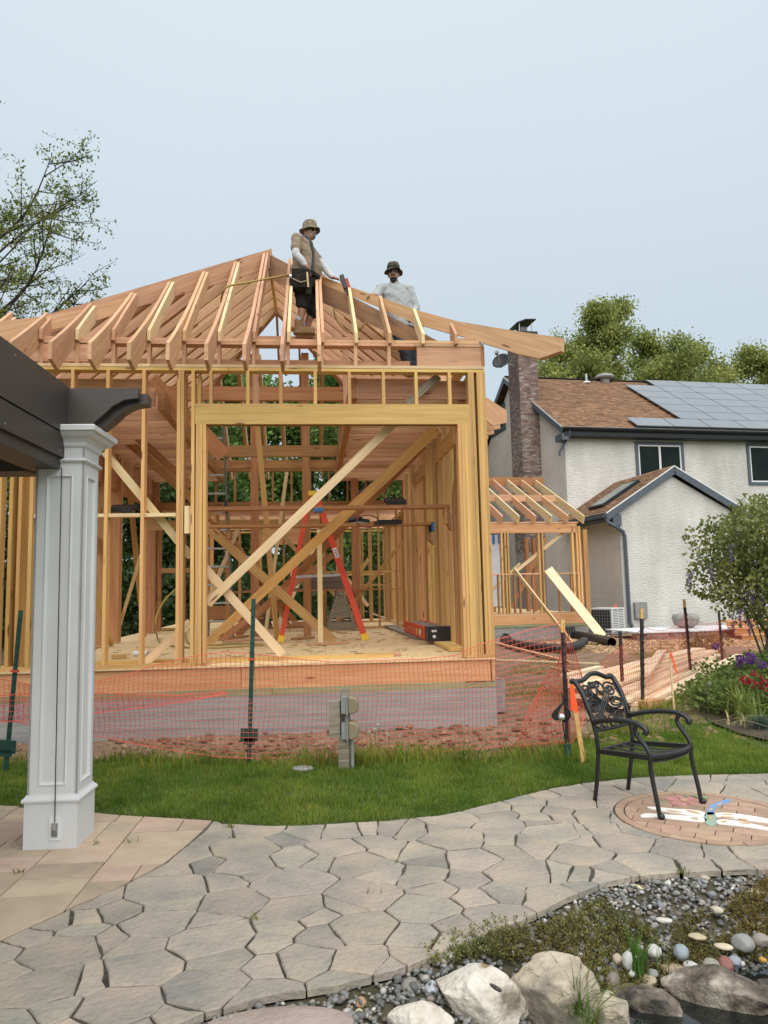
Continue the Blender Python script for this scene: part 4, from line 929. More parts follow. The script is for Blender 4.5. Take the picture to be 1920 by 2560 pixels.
# sawhorses, end on, with planks across
def sawhorse(lab, px, m):
    c = BF.atz(px[0], px[1], ZT); T = bthing('sawhorse', lab, 'sawhorse', c.x, c.y, ZT, 'sawhorses inside the frame')
    h = .80
    for yy in (0, .85):
        for s in (-1, 1): MB().bar((s * .30, yy, 0), (s * .045, yy, h), .05, .10, (0, 1, 0)).build('leg', m, T)
        MB().obox((0, yy - .035, .34), (.40, .022, .13)).build('crosspiece', m, T)
        MB().obox((0, yy - .036, .12), (.56, .022, .14)).build('crosspiece', m, T)
        MB().prism([(-.17, .40), (.17, .40), (.03, h), (-.03, h)], -.011, .011, o=(0, yy - .03, 0), ax=(1, 0, 0), ay=(0, 0, 1)).build('end_panel', m, T)
    MB().box(-.05, .05, -.06, .92, h - .08, h + .015).build('top_rail', m, T); return c
s1 = sawhorse('weathered grey sawhorse seen end on between the red ladder legs', (853, 1578), 'weathered_wood')
s2 = sawhorse('dark sawhorse on the left behind the crossing braces', (640, 1572), 'old_wood')
zt_ = ZT + .815; yy = s1.y + .3
for q, (dx0, dx1, h, oy, m, lab) in enumerate(((-.35, .55, .035, 0, 'beam_wood', 'lower plank lying across both sawhorses'), (-.1, .25, .035, .02, 'old_wood', 'upper plank lying across both sawhorses'), (-.6, 1.35, .03, .4, 'beam_wood', 'long rear plank across the sawhorses that sticks out to the right'))):
    zz = zt_ + (.0 if q != 1 else .036) + h / 2
    plank('plank', lab, 'planks across the sawhorses', (s2.x + dx0, yy + oy, zz), (s1.x + dx1, yy + oy, zz), .24, h, m, fr=BF)
plank('plank', 'short dark board standing on edge on top of the sawhorse planks', 'planks across the sawhorses', (s1.x - .62, yy + .1, zt_ + .195), (s1.x + .1, yy + .1, zt_ + .195), .04, .24, 'old_wood', fr=BF)
# staging planks across the opening
a = BF.aty(519, 1276, 1.35); c = BF.aty(1124, 1274, 1.35)
zpl = (a.z + c.z) / 2
plank('scaffold_plank', 'near staging plank across the opening, with a blue patch in the middle', 'staging planks', (a.x, 1.42, 2.73), (c.x, 1.42, 2.73), .22, .045, 'beam_wood', cat='scaffold plank', fr=BF)
a2 = BF.aty(521, 1321, 3.0); c2 = BF.aty(1080, 1318, 3.0)
plank('scaffold_plank', 'far staging plank with a blue painted end near the right wall', 'staging planks', (a2.x, 3.0, 2.63), (c2.x, 3.0, 2.63), .24, .04, 'beam_wood', cat='scaffold plank', fr=BF)
bt = BF.aty(797, 1281, 1.29); T = bthing('blue_clamp', 'blue tape patch wrapped on the near staging plank', 'tape', bt.x, 1.30, 2.705); MB().box(-.065, .065, -.002, .02, -.03, .012).build('tape_band', 'tape_blue', T); MB().box(-.065, .065, 0, .2, -.034, -.024).build('tape_fold', 'tape_blue', T)
bt = BF.aty(1079, 1319, 3.0); T = bthing('blue_clamp', 'blue painted end of the far staging plank by the right wall', 'tape', bt.x, 3.0, 2.60); MB().box(-.02, .025, -.13, .13, -.09, .055).build('tape_band', 'tape_blue', T); MB().box(-.024, .0, -.1, .1, .055, .06).build('tape_fold', 'tape_blue', T)
def slotted(lab, x, y, z, w, dep, tilt):
    T = bthing('slotted_tray', lab, 'tray', x, y, z, 'black slotted trays')
    R_ = Matrix.Rotation(tilt, 3, 'X')
    for yy in (0, dep): MB().obox(R_ @ V3(0, yy, 0), (w, .03, .07), R_).build('rail', 'black_plastic', T)
    MB().obox(R_ @ V3(0, dep * .5, .0), (w, .03, .04), R_).build('rail', 'black_plastic', T)
    for k in range(6):
        MB().obox(R_ @ V3(-w / 2 + .02 + k * (w - .04) / 5, dep / 2, 0), (.03, dep, .05), R_).build('slat', 'black_plastic', T)
t_ = BF.aty(990, 1266, 1.40); slotted('black slotted tray on the near staging plank at the right', t_.x, 1.36, 2.79, .28, .25, .25)
t_ = BF.aty(975, 1302, 2.2); slotted('black slotted tray hanging between the two staging planks', t_.x, 2.2, 2.60, .36, .7, .06)
t_ = BF.aty(302, 1274, .3); slotted('black slotted tray lying on the blocking between the left front studs', t_.x, .22, t_.z - .01, .30, .3, .2)
# framing nailer with a red hose on the far plank
ng = BF.aty(896, 1310, 3.0); T = bthing('nail_gun', 'black nail gun with coiled red hose on the far staging plank', 'nail gun', ng.x, 3.0, 2.68)
MB().tube([(-.16, 0, .02), (.06, 0, .06)], .04, 8).build('barrel', 'black_plastic', T); MB().bar((.0, 0, .04), (.18, 0, .01), .04, .05).build('handle', 'black_plastic', T); MB().bar((-.14, 0, .0), (.14, .02, -.015), .025, .04).build('magazine', 'steel', T)
MB().tube([(.14 + .17 * math.cos(w), -.12 + .05 * math.sin(w), .0 + .10 * math.sin(w)) for w in np.linspace(0, 2 * math.pi, 18)][:-1], .011, 6, closed=True).build('air_hose', 'hose_red', T)
# nailer standing on the hip by the men
ng = BF.aty(861, 712, 1.35); T = bthing('cordless_nailer', 'black and red cordless nailer resting upright on the hip board between the men', 'nail gun', ng.x, ng.y, ng.z - .06)
MB().obox((-.01, 0, .10), (.055, .07, .20), Matrix.Rotation(-.3, 3, 'Y')).build('battery', 'black_plastic', T); MB().obox((.045, .0, .06), (.055, .06, .17), Matrix.Rotation(-.3, 3, 'Y')).build('motor_housing', 'tool_red', T); MB().bar((.0, 0, .0), (.08, 0, -.10), .03, .035).build('magazine', 'black_plastic', T)
# hoses
def smooth(P, n=6):
    P = [Vector(p) for p in P]; out = []
    for i in range(len(P) - 1):
        p0 = P[max(i - 1, 0)]; p1 = P[i]; p2 = P[i + 1]; p3 = P[min(i + 2, len(P) - 1)]
        for k in range(n):
            t = k / n; out.append(.5 * ((2 * p1) + (-p0 + p2) * t + (2 * p0 - 5 * p1 + 4 * p2 - p3) * t * t + (-p0 + 3 * p1 - 3 * p2 + p3) * t ** 3))
    out.append(P[-1]); return out
H = MB().tube(smooth([BF.aty(553, 756, 1.5), BF.aty(556, 735, 1.1), BF.aty(570, 716, 1.0), BF.aty(620, 706, 1.15), BF.aty(700, 691, 1.5), BF.aty(745, 686, 1.9), BF.aty(790, 690, 2.4), BF.aty(830, 740, 2.2), BF.aty(838, 790, 1.9), BF.aty(862, 825, 1.7), BF.aty(890, 830, 1.7), BF.aty(911, 810, 1.7), BF.aty(918, 775, 1.9)]), .014, 6).build('air_hose', 'hose_yellow', None, True)
H.location = BF.o; H.rotation_euler = (0, 0, BF.a); tag(H, 'yellow air hose draped across the front rafters behind the standing man', 'hose', 'yellow air hoses')
zz = ZT + .014
P = [BF.aty(440, 1472, 3.2), BF.aty(412, 1500, 3.0), BF.aty(391, 1540, 2.8), BF.aty(390, 1570, 2.7)] + [BF.atz(u, v, zz) for u, v in ((394, 1596), (404, 1608), (440, 1616), (520, 1620), (600, 1616), (660, 1612), (600, 1608), (520, 1613), (470, 1606))]
for w in np.linspace(0, 12, 30):
    c_ = BF.atz(415, 1576, zz); P.append(V3(c_.x + .5 * math.cos(w) * (1 - .01 * w) + .01 * w, c_.y + .5 * math.sin(w), zz + .003 * w)) if w > 0.5 else None
H = MB().tube(smooth(P, 5), .014, 6).build('air_hose', 'hose_yellow', None, True); H.location = BF.o; H.rotation_euler = (0, 0, BF.a); tag(H, 'yellow air hose coiled on the floor behind the left front studs', 'hose', 'yellow air hoses')

# ============================================================ the two men
def remeshed(b, name, m, parent, voxel=.012, sm=4):
    o = b.build(name + '_tmp', m); md = o.modifiers.new('r', 'REMESH'); md.mode = 'VOXEL'; md.voxel_size = voxel; md.use_smooth_shade = True
    s = o.modifiers.new('s', 'SMOOTH'); s.factor = .5; s.iterations = sm
    dg = bpy.context.evaluated_depsgraph_get(); me = bpy.data.meshes.new_from_object(o.evaluated_get(dg)); me.name = name
    if 'shirt' in name or name in ('trousers', 'shorts', 'sleeve'):
        for v_ in me.vertices:
            q_ = v_.co; f_ = noise.noise(Vector((q_.x * 5 + q_.z * 9, q_.y * 5 - q_.z * 7, q_.z * 9 + q_.x * 6))) + .35 * noise.noise(Vector((q_.x * 12 - q_.z * 14, q_.y * 12, q_.z * 16)))
            v_.co = q_ + v_.normal * (.009 * f_)
    me.materials.clear(); me.materials.append(M_[m]); me.polygons.foreach_set('use_smooth', [True] * len(me.polygons))
    od = o.data; bpy.data.objects.remove(o); bpy.data.meshes.remove(od)
    q = bpy.data.objects.new(name, me); link(q, parent); return q
def limb(b, pts, rs, n=10):
    b.tube(pts, rs, n)
    for p, r in zip(pts, rs): b.ico(p, r * .98, 2)
def rings(b, L_, n=18, rz=0.0):
    """torso from elliptical rings (cx, cy, z, rx, ry)"""
    ca, sa = math.cos(rz), math.sin(rz); V = []
    for cx, cy, z, rx, ry in L_:
        for j in range(n):
            w = 2 * math.pi * j / n; px, py = rx * math.cos(w), ry * math.sin(w)
            V.append((cx + px * ca - py * sa, cy + px * sa + py * ca, z))
    k = len(L_); Fc = [(i * n + j, i * n + (j + 1) % n, (i + 1) * n + (j + 1) % n, (i + 1) * n + j) for i in range(k - 1) for j in range(n)]
    Fc += [tuple(reversed(range(n))), tuple((k - 1) * n + j for j in range(n))]; b.add(V, Fc)
def head(b, c, yaw, tilt=0.0):
    """head with brow, nose, chin, ears; yaw 0 looks along +x"""
    c = Vector(c); R_ = Matrix.Rotation(yaw, 3, 'Z') @ Matrix.Rotation(tilt, 3, 'Y')
    def P(x, y, z): return c + R_ @ V3(x, y, z)
    b.ico(P(0, 0, .02), V3(.098, .078, .115), 3, R_); b.ico(P(.035, 0, -.055), V3(.062, .058, .062), 3, R_); b.ico(P(.06, 0, -.088), V3(.032, .034, .026), 2, R_)
    b.tube([P(.085, 0, .02), P(.112, 0, -.022), P(.098, 0, -.03)], [.012, .017, .010], 8)
    b.ico(P(.082, 0, .03), V3(.02, .055, .014), 2, R_); b.ico(P(.088, 0, -.058), V3(.014, .026, .010), 2, R_)
    for s in (-1, 1): b.ico(P(-.005, s * .08, -.01), V3(.022, .010, .032), 2, R_); b.ico(P(.07, s * .04, -.015), V3(.025, .022, .02), 2, R_)
    return P
def hand(b, wr, d, pn, curl=.5, spread=1, L_=.185, thumb=1):
    """palm and five fingers; d along the hand, pn the palm's facing"""
    wr = Vector(wr); d = Vector(d).normalized(); pn = Vector(pn); pn = (pn - d * pn.dot(d)).normalized(); s = d.cross(pn)
    pl = L_ * .52
    b.obox(wr + d * pl * .55, (pl * 1.05, .076, .030), Matrix((d, s, pn)).transposed())
    for i, (o, ln) in enumerate(((-.030, .80), (-.010, .96), (.011, .90), (.031, .70))):
        p = wr + d * pl + s * o; r = .0105; q = [p - d * .02, p]; a = 0
        for k in range(3):
            a += curl * (.55 + .35 * k); p = p + (d * math.cos(a) + pn * math.sin(a)) * L_ * .175 * ln; q.append(p)
        b.tube(q, [r * 1.1, r * 1.1, r, r * .92, r * .8], 6)
    p = wr + d * pl * .25 + s * (-.030 * thumb); q = [p, p + (s * -thumb + d * .7).normalized() * .045, p + (s * -.55 * thumb + d * 1.0 + pn * .5).normalized() * .045 + (s * -thumb + d * .7).normalized() * .035]
    b.tube(q, [.016, .013, .010], 6)
def hat(par, c, yaw, m, R_=.098):
    o = MB(); prof = [(R_ * 1.58, -.036), (R_ * 1.56, -.029), (R_ * 1.32, -.010), (R_ * 1.12, .006), (R_ * 1.10, .03), (R_ * 1.06, .075), (R_ * .92, .106), (R_ * .5, .118), (.004, .120)]
    n = 28; V = []
    for i, (r, z) in enumerate(prof):
        for j in range(n):
            w = 2 * math.pi * j / n; wave = .016 * math.sin(2 * w + .6) * (max(0, r - R_ * 1.15) / (R_ * .6)) + .006 * math.sin(5 * w)*(r > R_*1.2)
            V.append((r * math.cos(w) * 1.08, r * math.sin(w) * .92, z + wave))
    k = len(prof); o.add(V, [(i * n + j, i * n + (j + 1) % n, (i + 1) * n + (j + 1) % n, (i + 1) * n + j) for i in range(k - 1) for j in range(n)] + [tuple((k - 1) * n + j for j in range(n))])
    h = o.build('hat', m, par, True); h.location = c; h.rotation_euler = (0, .02, yaw); s = h.modifiers.new('solid', 'SOLIDIFY'); s.thickness = .006
    bd = MB().lathe([(R_ * 1.135, .004), (R_ * 1.13, .030)], 28, (0, 0, 0), 0, 1.08, .92).build('hat_band', 'leather' if m == 'dark_hat' else 'shirt_tan', h)
    return h
def glasses(par, P):
    b = MB()
    for s in (-1, 1): b.tube([P(.104 + .0 * abs(w), s * (.036 + .026 * math.cos(w)), .012 + .019 * math.sin(w)) for w in np.linspace(0, 2 * math.pi, 10)[:-1]], .0035, 5, closed=True); b.bar(P(.10, s * .062, .018), P(.0, s * .084, .015), .005, .008)
    b.bar(P(.108, -.012, .016), P(.108, .012, .016), .005, .005); g = b.build('glasses', 'black_plastic', par)
    for s in (-1, 1): MB().lathe([(.02, -.001), (.02, .001)], 10).build('lens', 'glass_dark', g).matrix_local = Matrix.Translation(P(.1035, s * .036, .012)) @ (axes((0, 0, 0), P(1, 0, 0) - P(0, 0, 0)) @ Matrix.Rotation(math.pi / 2, 3, 'Y')).to_4x4()
# ---- man standing, turned to the right, right hand at his tool pouch
A = bthing('person', 'man in tan t-shirt, brown bucket hat and black shorts standing among the rafters', 'person', -2.23, 1.66, 5.212, 'men on the roof frame')
yaw = -.85
sh = V3(-.075, -.19, 1.40); el = V3(-.085, -.27, 1.13); wr = V3(.05, -.27, .965)
sh2 = V3(.11, .17, 1.40); el2 = V3(.30, .16, 1.16); wr2 = V3(.44, .04, .93)
hp1 = V3(-.02, -.10, .86); kn1 = V3(.01, -.13, .46); an1 = V3(-.055, -.13, .09)
hp2 = V3(.06, .09, .86); kn2 = V3(.14, .08, .47); an2 = V3(.02, .12, .09)
b = MB()
P = head(b, (.115, -.02, 1.565), yaw)
limb(b, [V3(.075, -.01, 1.50), V3(.04, 0, 1.40)], [.062, .068])
rings(b, [(.03, 0, .80, .13, .16), (.04, 0, .95, .16, .17), (.05, 0, 1.1, .17, .17), (.02, 0, 1.3, .12, .18), (.02, 0, 1.42, .08, .12)])
for s_, e_, w_ in ((sh, el, wr), (sh2, el2, wr2)): limb(b, [V3(.01, (s_.y) * .5, 1.41), s_, e_, lerp(e_, w_, .4), w_], [.06, .055, .042, .041, .028])
hand(b, wr, (.25, -.05, -1), (1, .2, 0), .35, thumb=-1); hand(b, wr2, (.9, -.3, -.35), (0, .1, -1), .45)
for h_, k_, a_ in ((hp1, kn1, an1), (hp2, kn2, an2)):
    limb(b, [h_, lerp(h_, k_, .5), k_, lerp(k_, a_, .3), lerp(k_, a_, .7), a_], [.098, .085, .060, .062, .046, .04])
    b.ico(a_ + V3(.06, -.02, -.045), V3(.12, .042, .035), 2)
remeshed(b, 'body', 'skin', A, .0085, 2)
b = MB(); rings(b, [(.045, 0, .86, .215, .19), (.05, 0, .93, .215, .195), (.065, 0, 1.04, .225, .20), (.06, 0, 1.15, .205, .20), (.035, 0, 1.28, .165, .205), (.025, 0, 1.38, .13, .20), (.03, 0, 1.445, .085, .12), (.045, 0, 1.465, .06, .08)])
limb(b, [V3(0, -.10, 1.40), sh, lerp(sh, el, .45), lerp(sh, el, .62)], [.075, .083, .080, .082]); limb(b, [V3(.06, .10, 1.40), sh2, lerp(sh2, el2, .55)], [.075, .08, .078])
remeshed(b, 'tshirt', 'shirt_tan', A, .013, 3)
b = MB(); limb(b, [lerp(sh, el, .5), el, lerp(el, wr, .5), lerp(el, wr, .93)], [.066, .060, .056, .044]); remeshed(b, 'sleeve', 'sleeve_white', A, .011, 3)
b = MB(); limb(b, [lerp(sh2, el2, .45), el2, lerp(el2, wr2, .5), lerp(el2, wr2, .93)], [.064, .058, .053, .043]); remeshed(b, 'sleeve', 'sleeve_white', A, .011, 3)
b = MB(); rings(b, [(.03, 0, .70, .17, .19), (.04, 0, .80, .19, .195), (.045, 0, .91, .20, .185)])
for h_, k_, e_ in ((hp1, kn1, 1.02), (hp2, kn2, 1.12)): limb(b, [h_, lerp(h_, k_, .5), lerp(h_, k_, e_)], [.125, .118, .105])
remeshed(b, 'shorts', 'cloth_black', A, .013, 3)
for k_, a_ in ((kn1, an1), (kn2, an2)):
    b = MB(); limb(b, [a_ + V3(0, 0, .145), a_ + V3(0, 0, .06)], [.056, .058]); remeshed(b, 'sock', 'sleeve_white', A, .01, 1)
    b = MB(); limb(b, [a_ + V3(-.005, 0, .10), a_ + V3(0, 0, .0)], [.062, .064]); b.ico(a_ + V3(.085, -.03, -.035), V3(.145, .056, .055), 3); b.box(a_.x - .075, a_.x + .225, a_.y - .085, a_.y + .03, 0.0, .03)
    remeshed(b, 'boot', 'boot', A, .010, 2)
hat(A, P(-.004, 0, .068), yaw, 'camo_hat'); glasses(A, P)
b = MB(); b.ico(P(.088, 0, -.075), V3(.026, .036, .03), 2); b.bar(P(.104, -.028, -.042), P(.104, .028, -.042), .012, .012); b.build('goatee', 'grey_beard', A, True)
b = MB(); b.tube([V3(.0, -.11, 1.475), V3(.075, -.135, 1.45), V3(.135, -.175, 1.34), V3(.165, -.19, 1.18), V3(.155, -.205, 1.0), V3(.14, -.20, .90)], .024, 6, flat=.35); b.build('suspender', 'black_plastic', A)
b = MB(); b.bar((-.18, -.02, .885), (-.10, -.19, .885), .03, .06); b.bar((-.10, -.195, .885), (.16, -.205, .885), .03, .06); b.bar((.16, -.205, .885), (.24, -.05, .885), .03, .06); b.build('tool_belt', 'leather', A)
b = MB(); b.obox((-.02, -.285, .74), (.26, .10, .32)); b.obox((-.02, -.345, .70), (.21, .05, .20)); b.obox((.09, -.31, .62), (.09, .07, .22)); pch = b.build('tool_pouch', 'leather', A); bv = pch.modifiers.new('bevel', 'BEVEL'); bv.width = .02; bv.segments = 2
MB().tube([(-.13, -.375, .72), (-.02, -.385, .665), (.09, -.375, .70)], .012, 6).build('pouch_trim', 'shirt_tan', A); MB().bar((.085, -.385, .60), (.07, -.375, .82), .016, .02).build('hammer_handle', 'pale_wood', A); MB().bar((-.165, -.30, .80), (-.16, -.31, .42), .025, .03).build('hammer', 'black_plastic', A); MB().tube([(-.17, -.33, .77), (-.14, -.34, .77)], .028, 8).build('tape_measure', 'silver', A)
# ---- man behind the hip board, facing the camera, one hand on the board
B_ = bthing('person', 'bearded man in light grey shirt and dark bucket hat behind the hip board', 'person', -.86, 2.08, 4.73, 'men on the roof frame')
ht = BF.aty(990, 660, 2.08).z - 4.73
hz = ht - .20
yaw2 = -1.75
hb = BF.aty(928, 736, 1.27); hb = V3(hb.x + .86, hb.y - 2.08, hb.z - 4.73)
s1_ = V3(-.20, -.02, hz - .20); e1_ = V3(-.30, -.14, hz - .40); w1_ = hb + V3(.07, .04, .0)
s2_ = V3(.24, .02, hz - .19); e2_ = V3(.33, -.02, hz - .50); w2_ = V3(.27, -.15, hz - .66)
hpL = V3(.02, .05, hz - .80); hpR = V3(.20, .05, hz - .80)
kL = V3(.12, -.10, .48); aL = V3(.20, .0, .09); kR = V3(.28, -.06, .48); aR = V3(.30, .05, .09)
b = MB(); P = head(b, (-.0, -.05, hz + .005), yaw2)
limb(b, [V3(.01, -.02, hz - .08), V3(.03, 0, hz - .19)], [.066, .075])
rings(b, [(.11, .03, hz - .85, .17, .12), (.09, .02, hz - .68, .17, .13), (.05, .0, hz - .45, .18, .125), (.03, 0, hz - .25, .19, .10), (.03, 0, hz - .17, .11, .075)])
for s_, e_, w_ in ((s1_, e1_, w1_), (s2_, e2_, w2_)): limb(b, [V3(s_.x * .4, 0, s_.z), s_, e_, lerp(e_, w_, .4), w_], [.07, .06, .047, .045, .031])
hand(b, w1_, (-.8, -.35, -.12), (.1, -.35, -1), .5); hand(b, w2_, (-.25, -.4, -.8), (-1, 0, .2), .4)
for h_, k_, a_ in ((hpL, kL, aL), (hpR, kR, aR)): limb(b, [h_, lerp(h_, k_, .5), k_, lerp(k_, a_, .3), a_], [.10, .088, .062, .062, .04]); b.ico(a_ + V3(0, -.08, -.045), V3(.045, .125, .038), 2)
remeshed(b, 'body', 'skin', B_, .0085, 2)
b = MB(); rings(b, [(.11, .03, hz - .82, .20, .15), (.10, .025, hz - .70, .205, .155), (.07, .01, hz - .5, .21, .15), (.035, 0, hz - .30, .215, .135), (.03, 0, hz - .20, .17, .11), (.02, -.008, hz - .125, .095, .085), (.015, -.015, hz - .105, .075, .075)])
limb(b, [V3(-.09, 0, hz - .21), s1_, e1_, lerp(e1_, w1_, .5), lerp(e1_, w1_, .88)], [.085, .08, .064, .058, .046]); limb(b, [V3(.13, 0, hz - .20), s2_, e2_, lerp(e2_, w2_, .5), lerp(e2_, w2_, .9)], [.085, .082, .068, .060, .046])
remeshed(b, 'shirt', 'shirt_grey', B_, .012, 3)
b = MB(); rings(b, [(.11, .03, hz - .98, .185, .15), (.11, .03, hz - .80, .19, .15)])
for h_, k_, a_ in ((hpL, kL, aL), (hpR, kR, aR)): limb(b, [h_, lerp(h_, k_, .5), k_, lerp(k_, a_, .5), lerp(k_, a_, .96)], [.12, .108, .085, .082, .075])
remeshed(b, 'trousers', 'jeans', B_, .013, 3)
for a_ in (aL, aR):
    b = MB(); limb(b, [a_ + V3(0, 0, .06), a_], [.058, .06]); b.ico(a_ + V3(0, -.085, -.035), V3(.055, .145, .055), 3); b.box(a_.x - .05, a_.x + .05, a_.y - .22, a_.y + .07, 0, .03); remeshed(b, 'boot', 'boot', B_, .010, 2)
hat(B_, P(-.006, 0, .072), yaw2, 'dark_hat'); glasses(B_, P)
b = MB(); b.ico(P(.040, 0, -.082), V3(.054, .060, .040), 3); b.ico(P(.050, 0, -.105), V3(.036, .044, .034), 3); b.bar(P(.10, -.035, -.045), P(.10, .035, -.045), .016, .016); b.build('beard', 'beard', B_, True)
b = MB(); q0 = hz - .83; b.tube([(.11 + .205 * math.cos(w), .03 + .165 * math.sin(w), q0) for w in np.linspace(0, 2 * math.pi, 20)[:-1]], .028, 6, closed=True); b.build('tool_belt', 'leather', B_)
b = MB(); b.obox((.36, -.08, q0 - .12), (.12, .16, .22)); b.obox((-.10, -.06, q0 - .1), (.1, .16, .2)); b.obox((.40, -.10, q0 - .06), (.05, .06, .3)); pc = b.build('tool_pouch', 'boot', B_); bv = pc.modifiers.new('bevel', 'BEVEL'); bv.width = .02
# ============================================================ patio: flagstones, tan pavers, round medallion
PT = bpy.data.objects.new('patio', None); COL.objects.link(PT); PT['kind'] = 'structure'
def clip(P, px, py, nx, ny):
    """keep the side where (p - (px,py)).n <= 0"""
    out = []; n = len(P)
    for i in range(n):
        a = P[i]; b = P[(i + 1) % n]; da = (a[0] - px) * nx + (a[1] - py) * ny; db = (b[0] - px) * nx + (b[1] - py) * ny
        if da <= 0: out.append(a)
        if (da < 0 < db) or (db < 0 < da): t = da / (da - db); out.append((a[0] + (b[0] - a[0]) * t, a[1] + (b[1] - a[1]) * t))
    return out
def area(P): return .5 * sum(P[i][0] * P[(i + 1) % len(P)][1] - P[(i + 1) % len(P)][0] * P[i][1] for i in range(len(P)))
MC = (2.178, 5.32); MR = .60
BORDER = [(-1.24, 5.6), (-1.26, 5.44), (-1.29, 5.1), (-1.36, 4.63), (-1.50, 4.29), (-1.66, 4.02), (-1.85, 3.67), (-2.2, 3.05), (-3.2, 1.6)]
flag_area = [(p.x, p.y - .015) for p in top_w if p.x > -1.22]
flag_area = [(-1.225, 5.43)] + flag_area + [(p.x, p.y) for p in reversed(grav_w)] + [(-.9, 2.6), (-1.5, 1.7), (-3.1, 1.7)] + [(x + .015, y) for x, y in reversed(BORDER[1:])]
z4 = lambda a, b, w: (a * .6028, 2000 + b * .6028, w * .6028)
z8 = lambda a, b, w: (1000 + a * .5546, 2050 + b * .5546, w * .5546)
zc = lambda a, b, w: (1380 + a * .3255, 1640 + b * .3255, w * .3255)
zq = lambda a, b, w: (860 + a * .4581, 1940 + b * .4581, w * .4581)
ST = [z4(*q) for q in ((870, 140, 180), (1060, 120, 180), (1020, 200, 300), (1185, 160, 70), (1280, 130, 180), (1420, 128, 230), (1520, 168, 120), (1620, 118, 110), (1400, 192, 260), (790, 232, 120), (860, 262, 140),
    (730, 282, 100), (1020, 268, 270), (1225, 235, 220), (1320, 250, 110), (1490, 255, 260), (1620, 205, 140), (1065, 298, 140), (940, 332, 120), (1200, 345, 360), (690, 370, 380), (975, 420, 290), (1500, 392, 300), (1610, 305, 140), (705, 428, 230),
    (500, 455, 180), (345, 488, 120), (395, 405, 160), (245, 505, 120), (1215, 445, 300), (1310, 478, 160), (1165, 520, 150), (660, 505, 340), (860, 508, 200), (880, 572, 430), (320, 546, 190), (455, 572, 110), (580, 592, 180), (1430, 428, 150),
    (1350, 560, 200), (1490, 530, 310), (250, 620, 390), (20, 632, 60), (590, 690, 350), (920, 650, 260), (1098, 588, 120), (1265, 655, 250), (1098, 685, 120), (870, 775, 400), (1500, 665, 270), (190, 765, 390), (50, 705, 150), (345, 745, 170),
    (480, 860, 400), (215, 870, 170), (50, 930, 200), (1060, 815, 320), (1450, 745, 200), (1610, 690, 150), (720, 905, 150), (50, 600, 120), (140, 570, 120), (560, 960, 200), (300, 960, 220))]
ST += [z8(*q) for q in ((50, 45, 150), (240, 80, 320), (450, 22, 240), (80, 140, 190), (140, 178, 130), (325, 175, 270), (455, 88, 130), (600, 120, 170), (690, 52, 320), (490, 135, 150), (820, 150, 270), (940, 45, 160), (1005, 95, 310), (1255, 130, 250), (1110, 195, 320),
    (95, 250, 240), (295, 270, 160), (540, 230, 340), (712, 235, 110), (815, 248, 110), (940, 262, 200), (985, 215, 150), (450, 322, 190), (170, 308, 140), (340, 345, 190), (695, 345, 270), (848, 298, 110), (125, 395, 320), (425, 435, 320), (275, 470, 190), (75, 522, 190), (235, 545, 150), (50, 615, 120), (1420, 145, 90), (1475, 165, 120), (1600, 150, 160), (1640, 190, 110), (1360, 205, 200), (1490, 205, 160))]
ST += [zc(*q) for q in ((170, 1035, 290), (400, 1020, 220), (590, 1000, 180), (400, 960, 200), (790, 962, 240), (1110, 1000, 400), (1150, 928, 160), (1270, 938, 150), (1490, 962, 360), (1480, 1045, 330), (150, 1120, 380), (470, 1130, 150), (70, 1230, 170), (310, 1225, 340), (520, 1240, 130), (130, 1350, 290), (400, 1300, 190), (430, 1358, 280), (640, 1340, 330), (250, 1425, 200), (1640, 1040, 150), (1640, 920, 200), (1750, 980, 250))]
ST += [zq(*q) for q in ((110, 290, 170), (90, 340, 200), (220, 310, 100), (330, 290, 240), (600, 240, 270), (540, 290, 160), (790, 175, 260), (840, 205, 200), (870, 262, 280), (600, 330, 340), (860, 345, 150), (990, 130, 190), (1000, 180, 130), (1060, 220, 150), (1160, 195, 170), (1090, 105, 70), (1180, 150, 160), (1230, 80, 250), (1080, 260, 160), (1150, 305, 330), (1030, 355, 200))]
seeds = []
for u, v, w in ST:
    p = gnd(u, v); dp = (p - CP).dot(CF); wr_ = .5 * w * dp / F
    if math.hypot(p.x - MC[0], p.y - MC[1]) < MR - .05: continue
    if any((p.x - q[0]) ** 2 + (p.y - q[1]) ** 2 < .10 ** 2 for q in seeds): continue
    seeds.append((p.x, p.y, wr_ * wr_ * .55))
for p in ((2.95, 4.95), (3.1, 5.5), (3.0, 5.9), (3.5, 5.2), (3.6, 5.8), (3.4, 6.2), (4.0, 5.5), (2.6, 4.6), (3.0, 4.5), (-1.7, 2.6), (-1.9, 2.9), (-1.3, 2.2), (-2.2, 2.5)): seeds.append((p[0], p[1], .03))
def rough(P, step, amp, seed):
    out = []; n = len(P)
    for i in range(n):
        a = Vector(P[i]); b = Vector(P[(i + 1) % n]); d = b - a; k = max(1, int(d.length / step)); nn = Vector((-d.y, d.x)).normalized() if d.length > 1e-6 else Vector((0, 0))
        for j in range(k):
            t = j / k; p = a + d * t
            f = noise.noise(Vector((p.x * 7 + seed, p.y * 7, seed))) * amp + noise.noise(Vector((p.x * 23, p.y * 23 + seed, seed))) * amp * .5
            p = p + nn * f * (1 if 0 < j else .6); out.append((p.x, p.y))
    return out
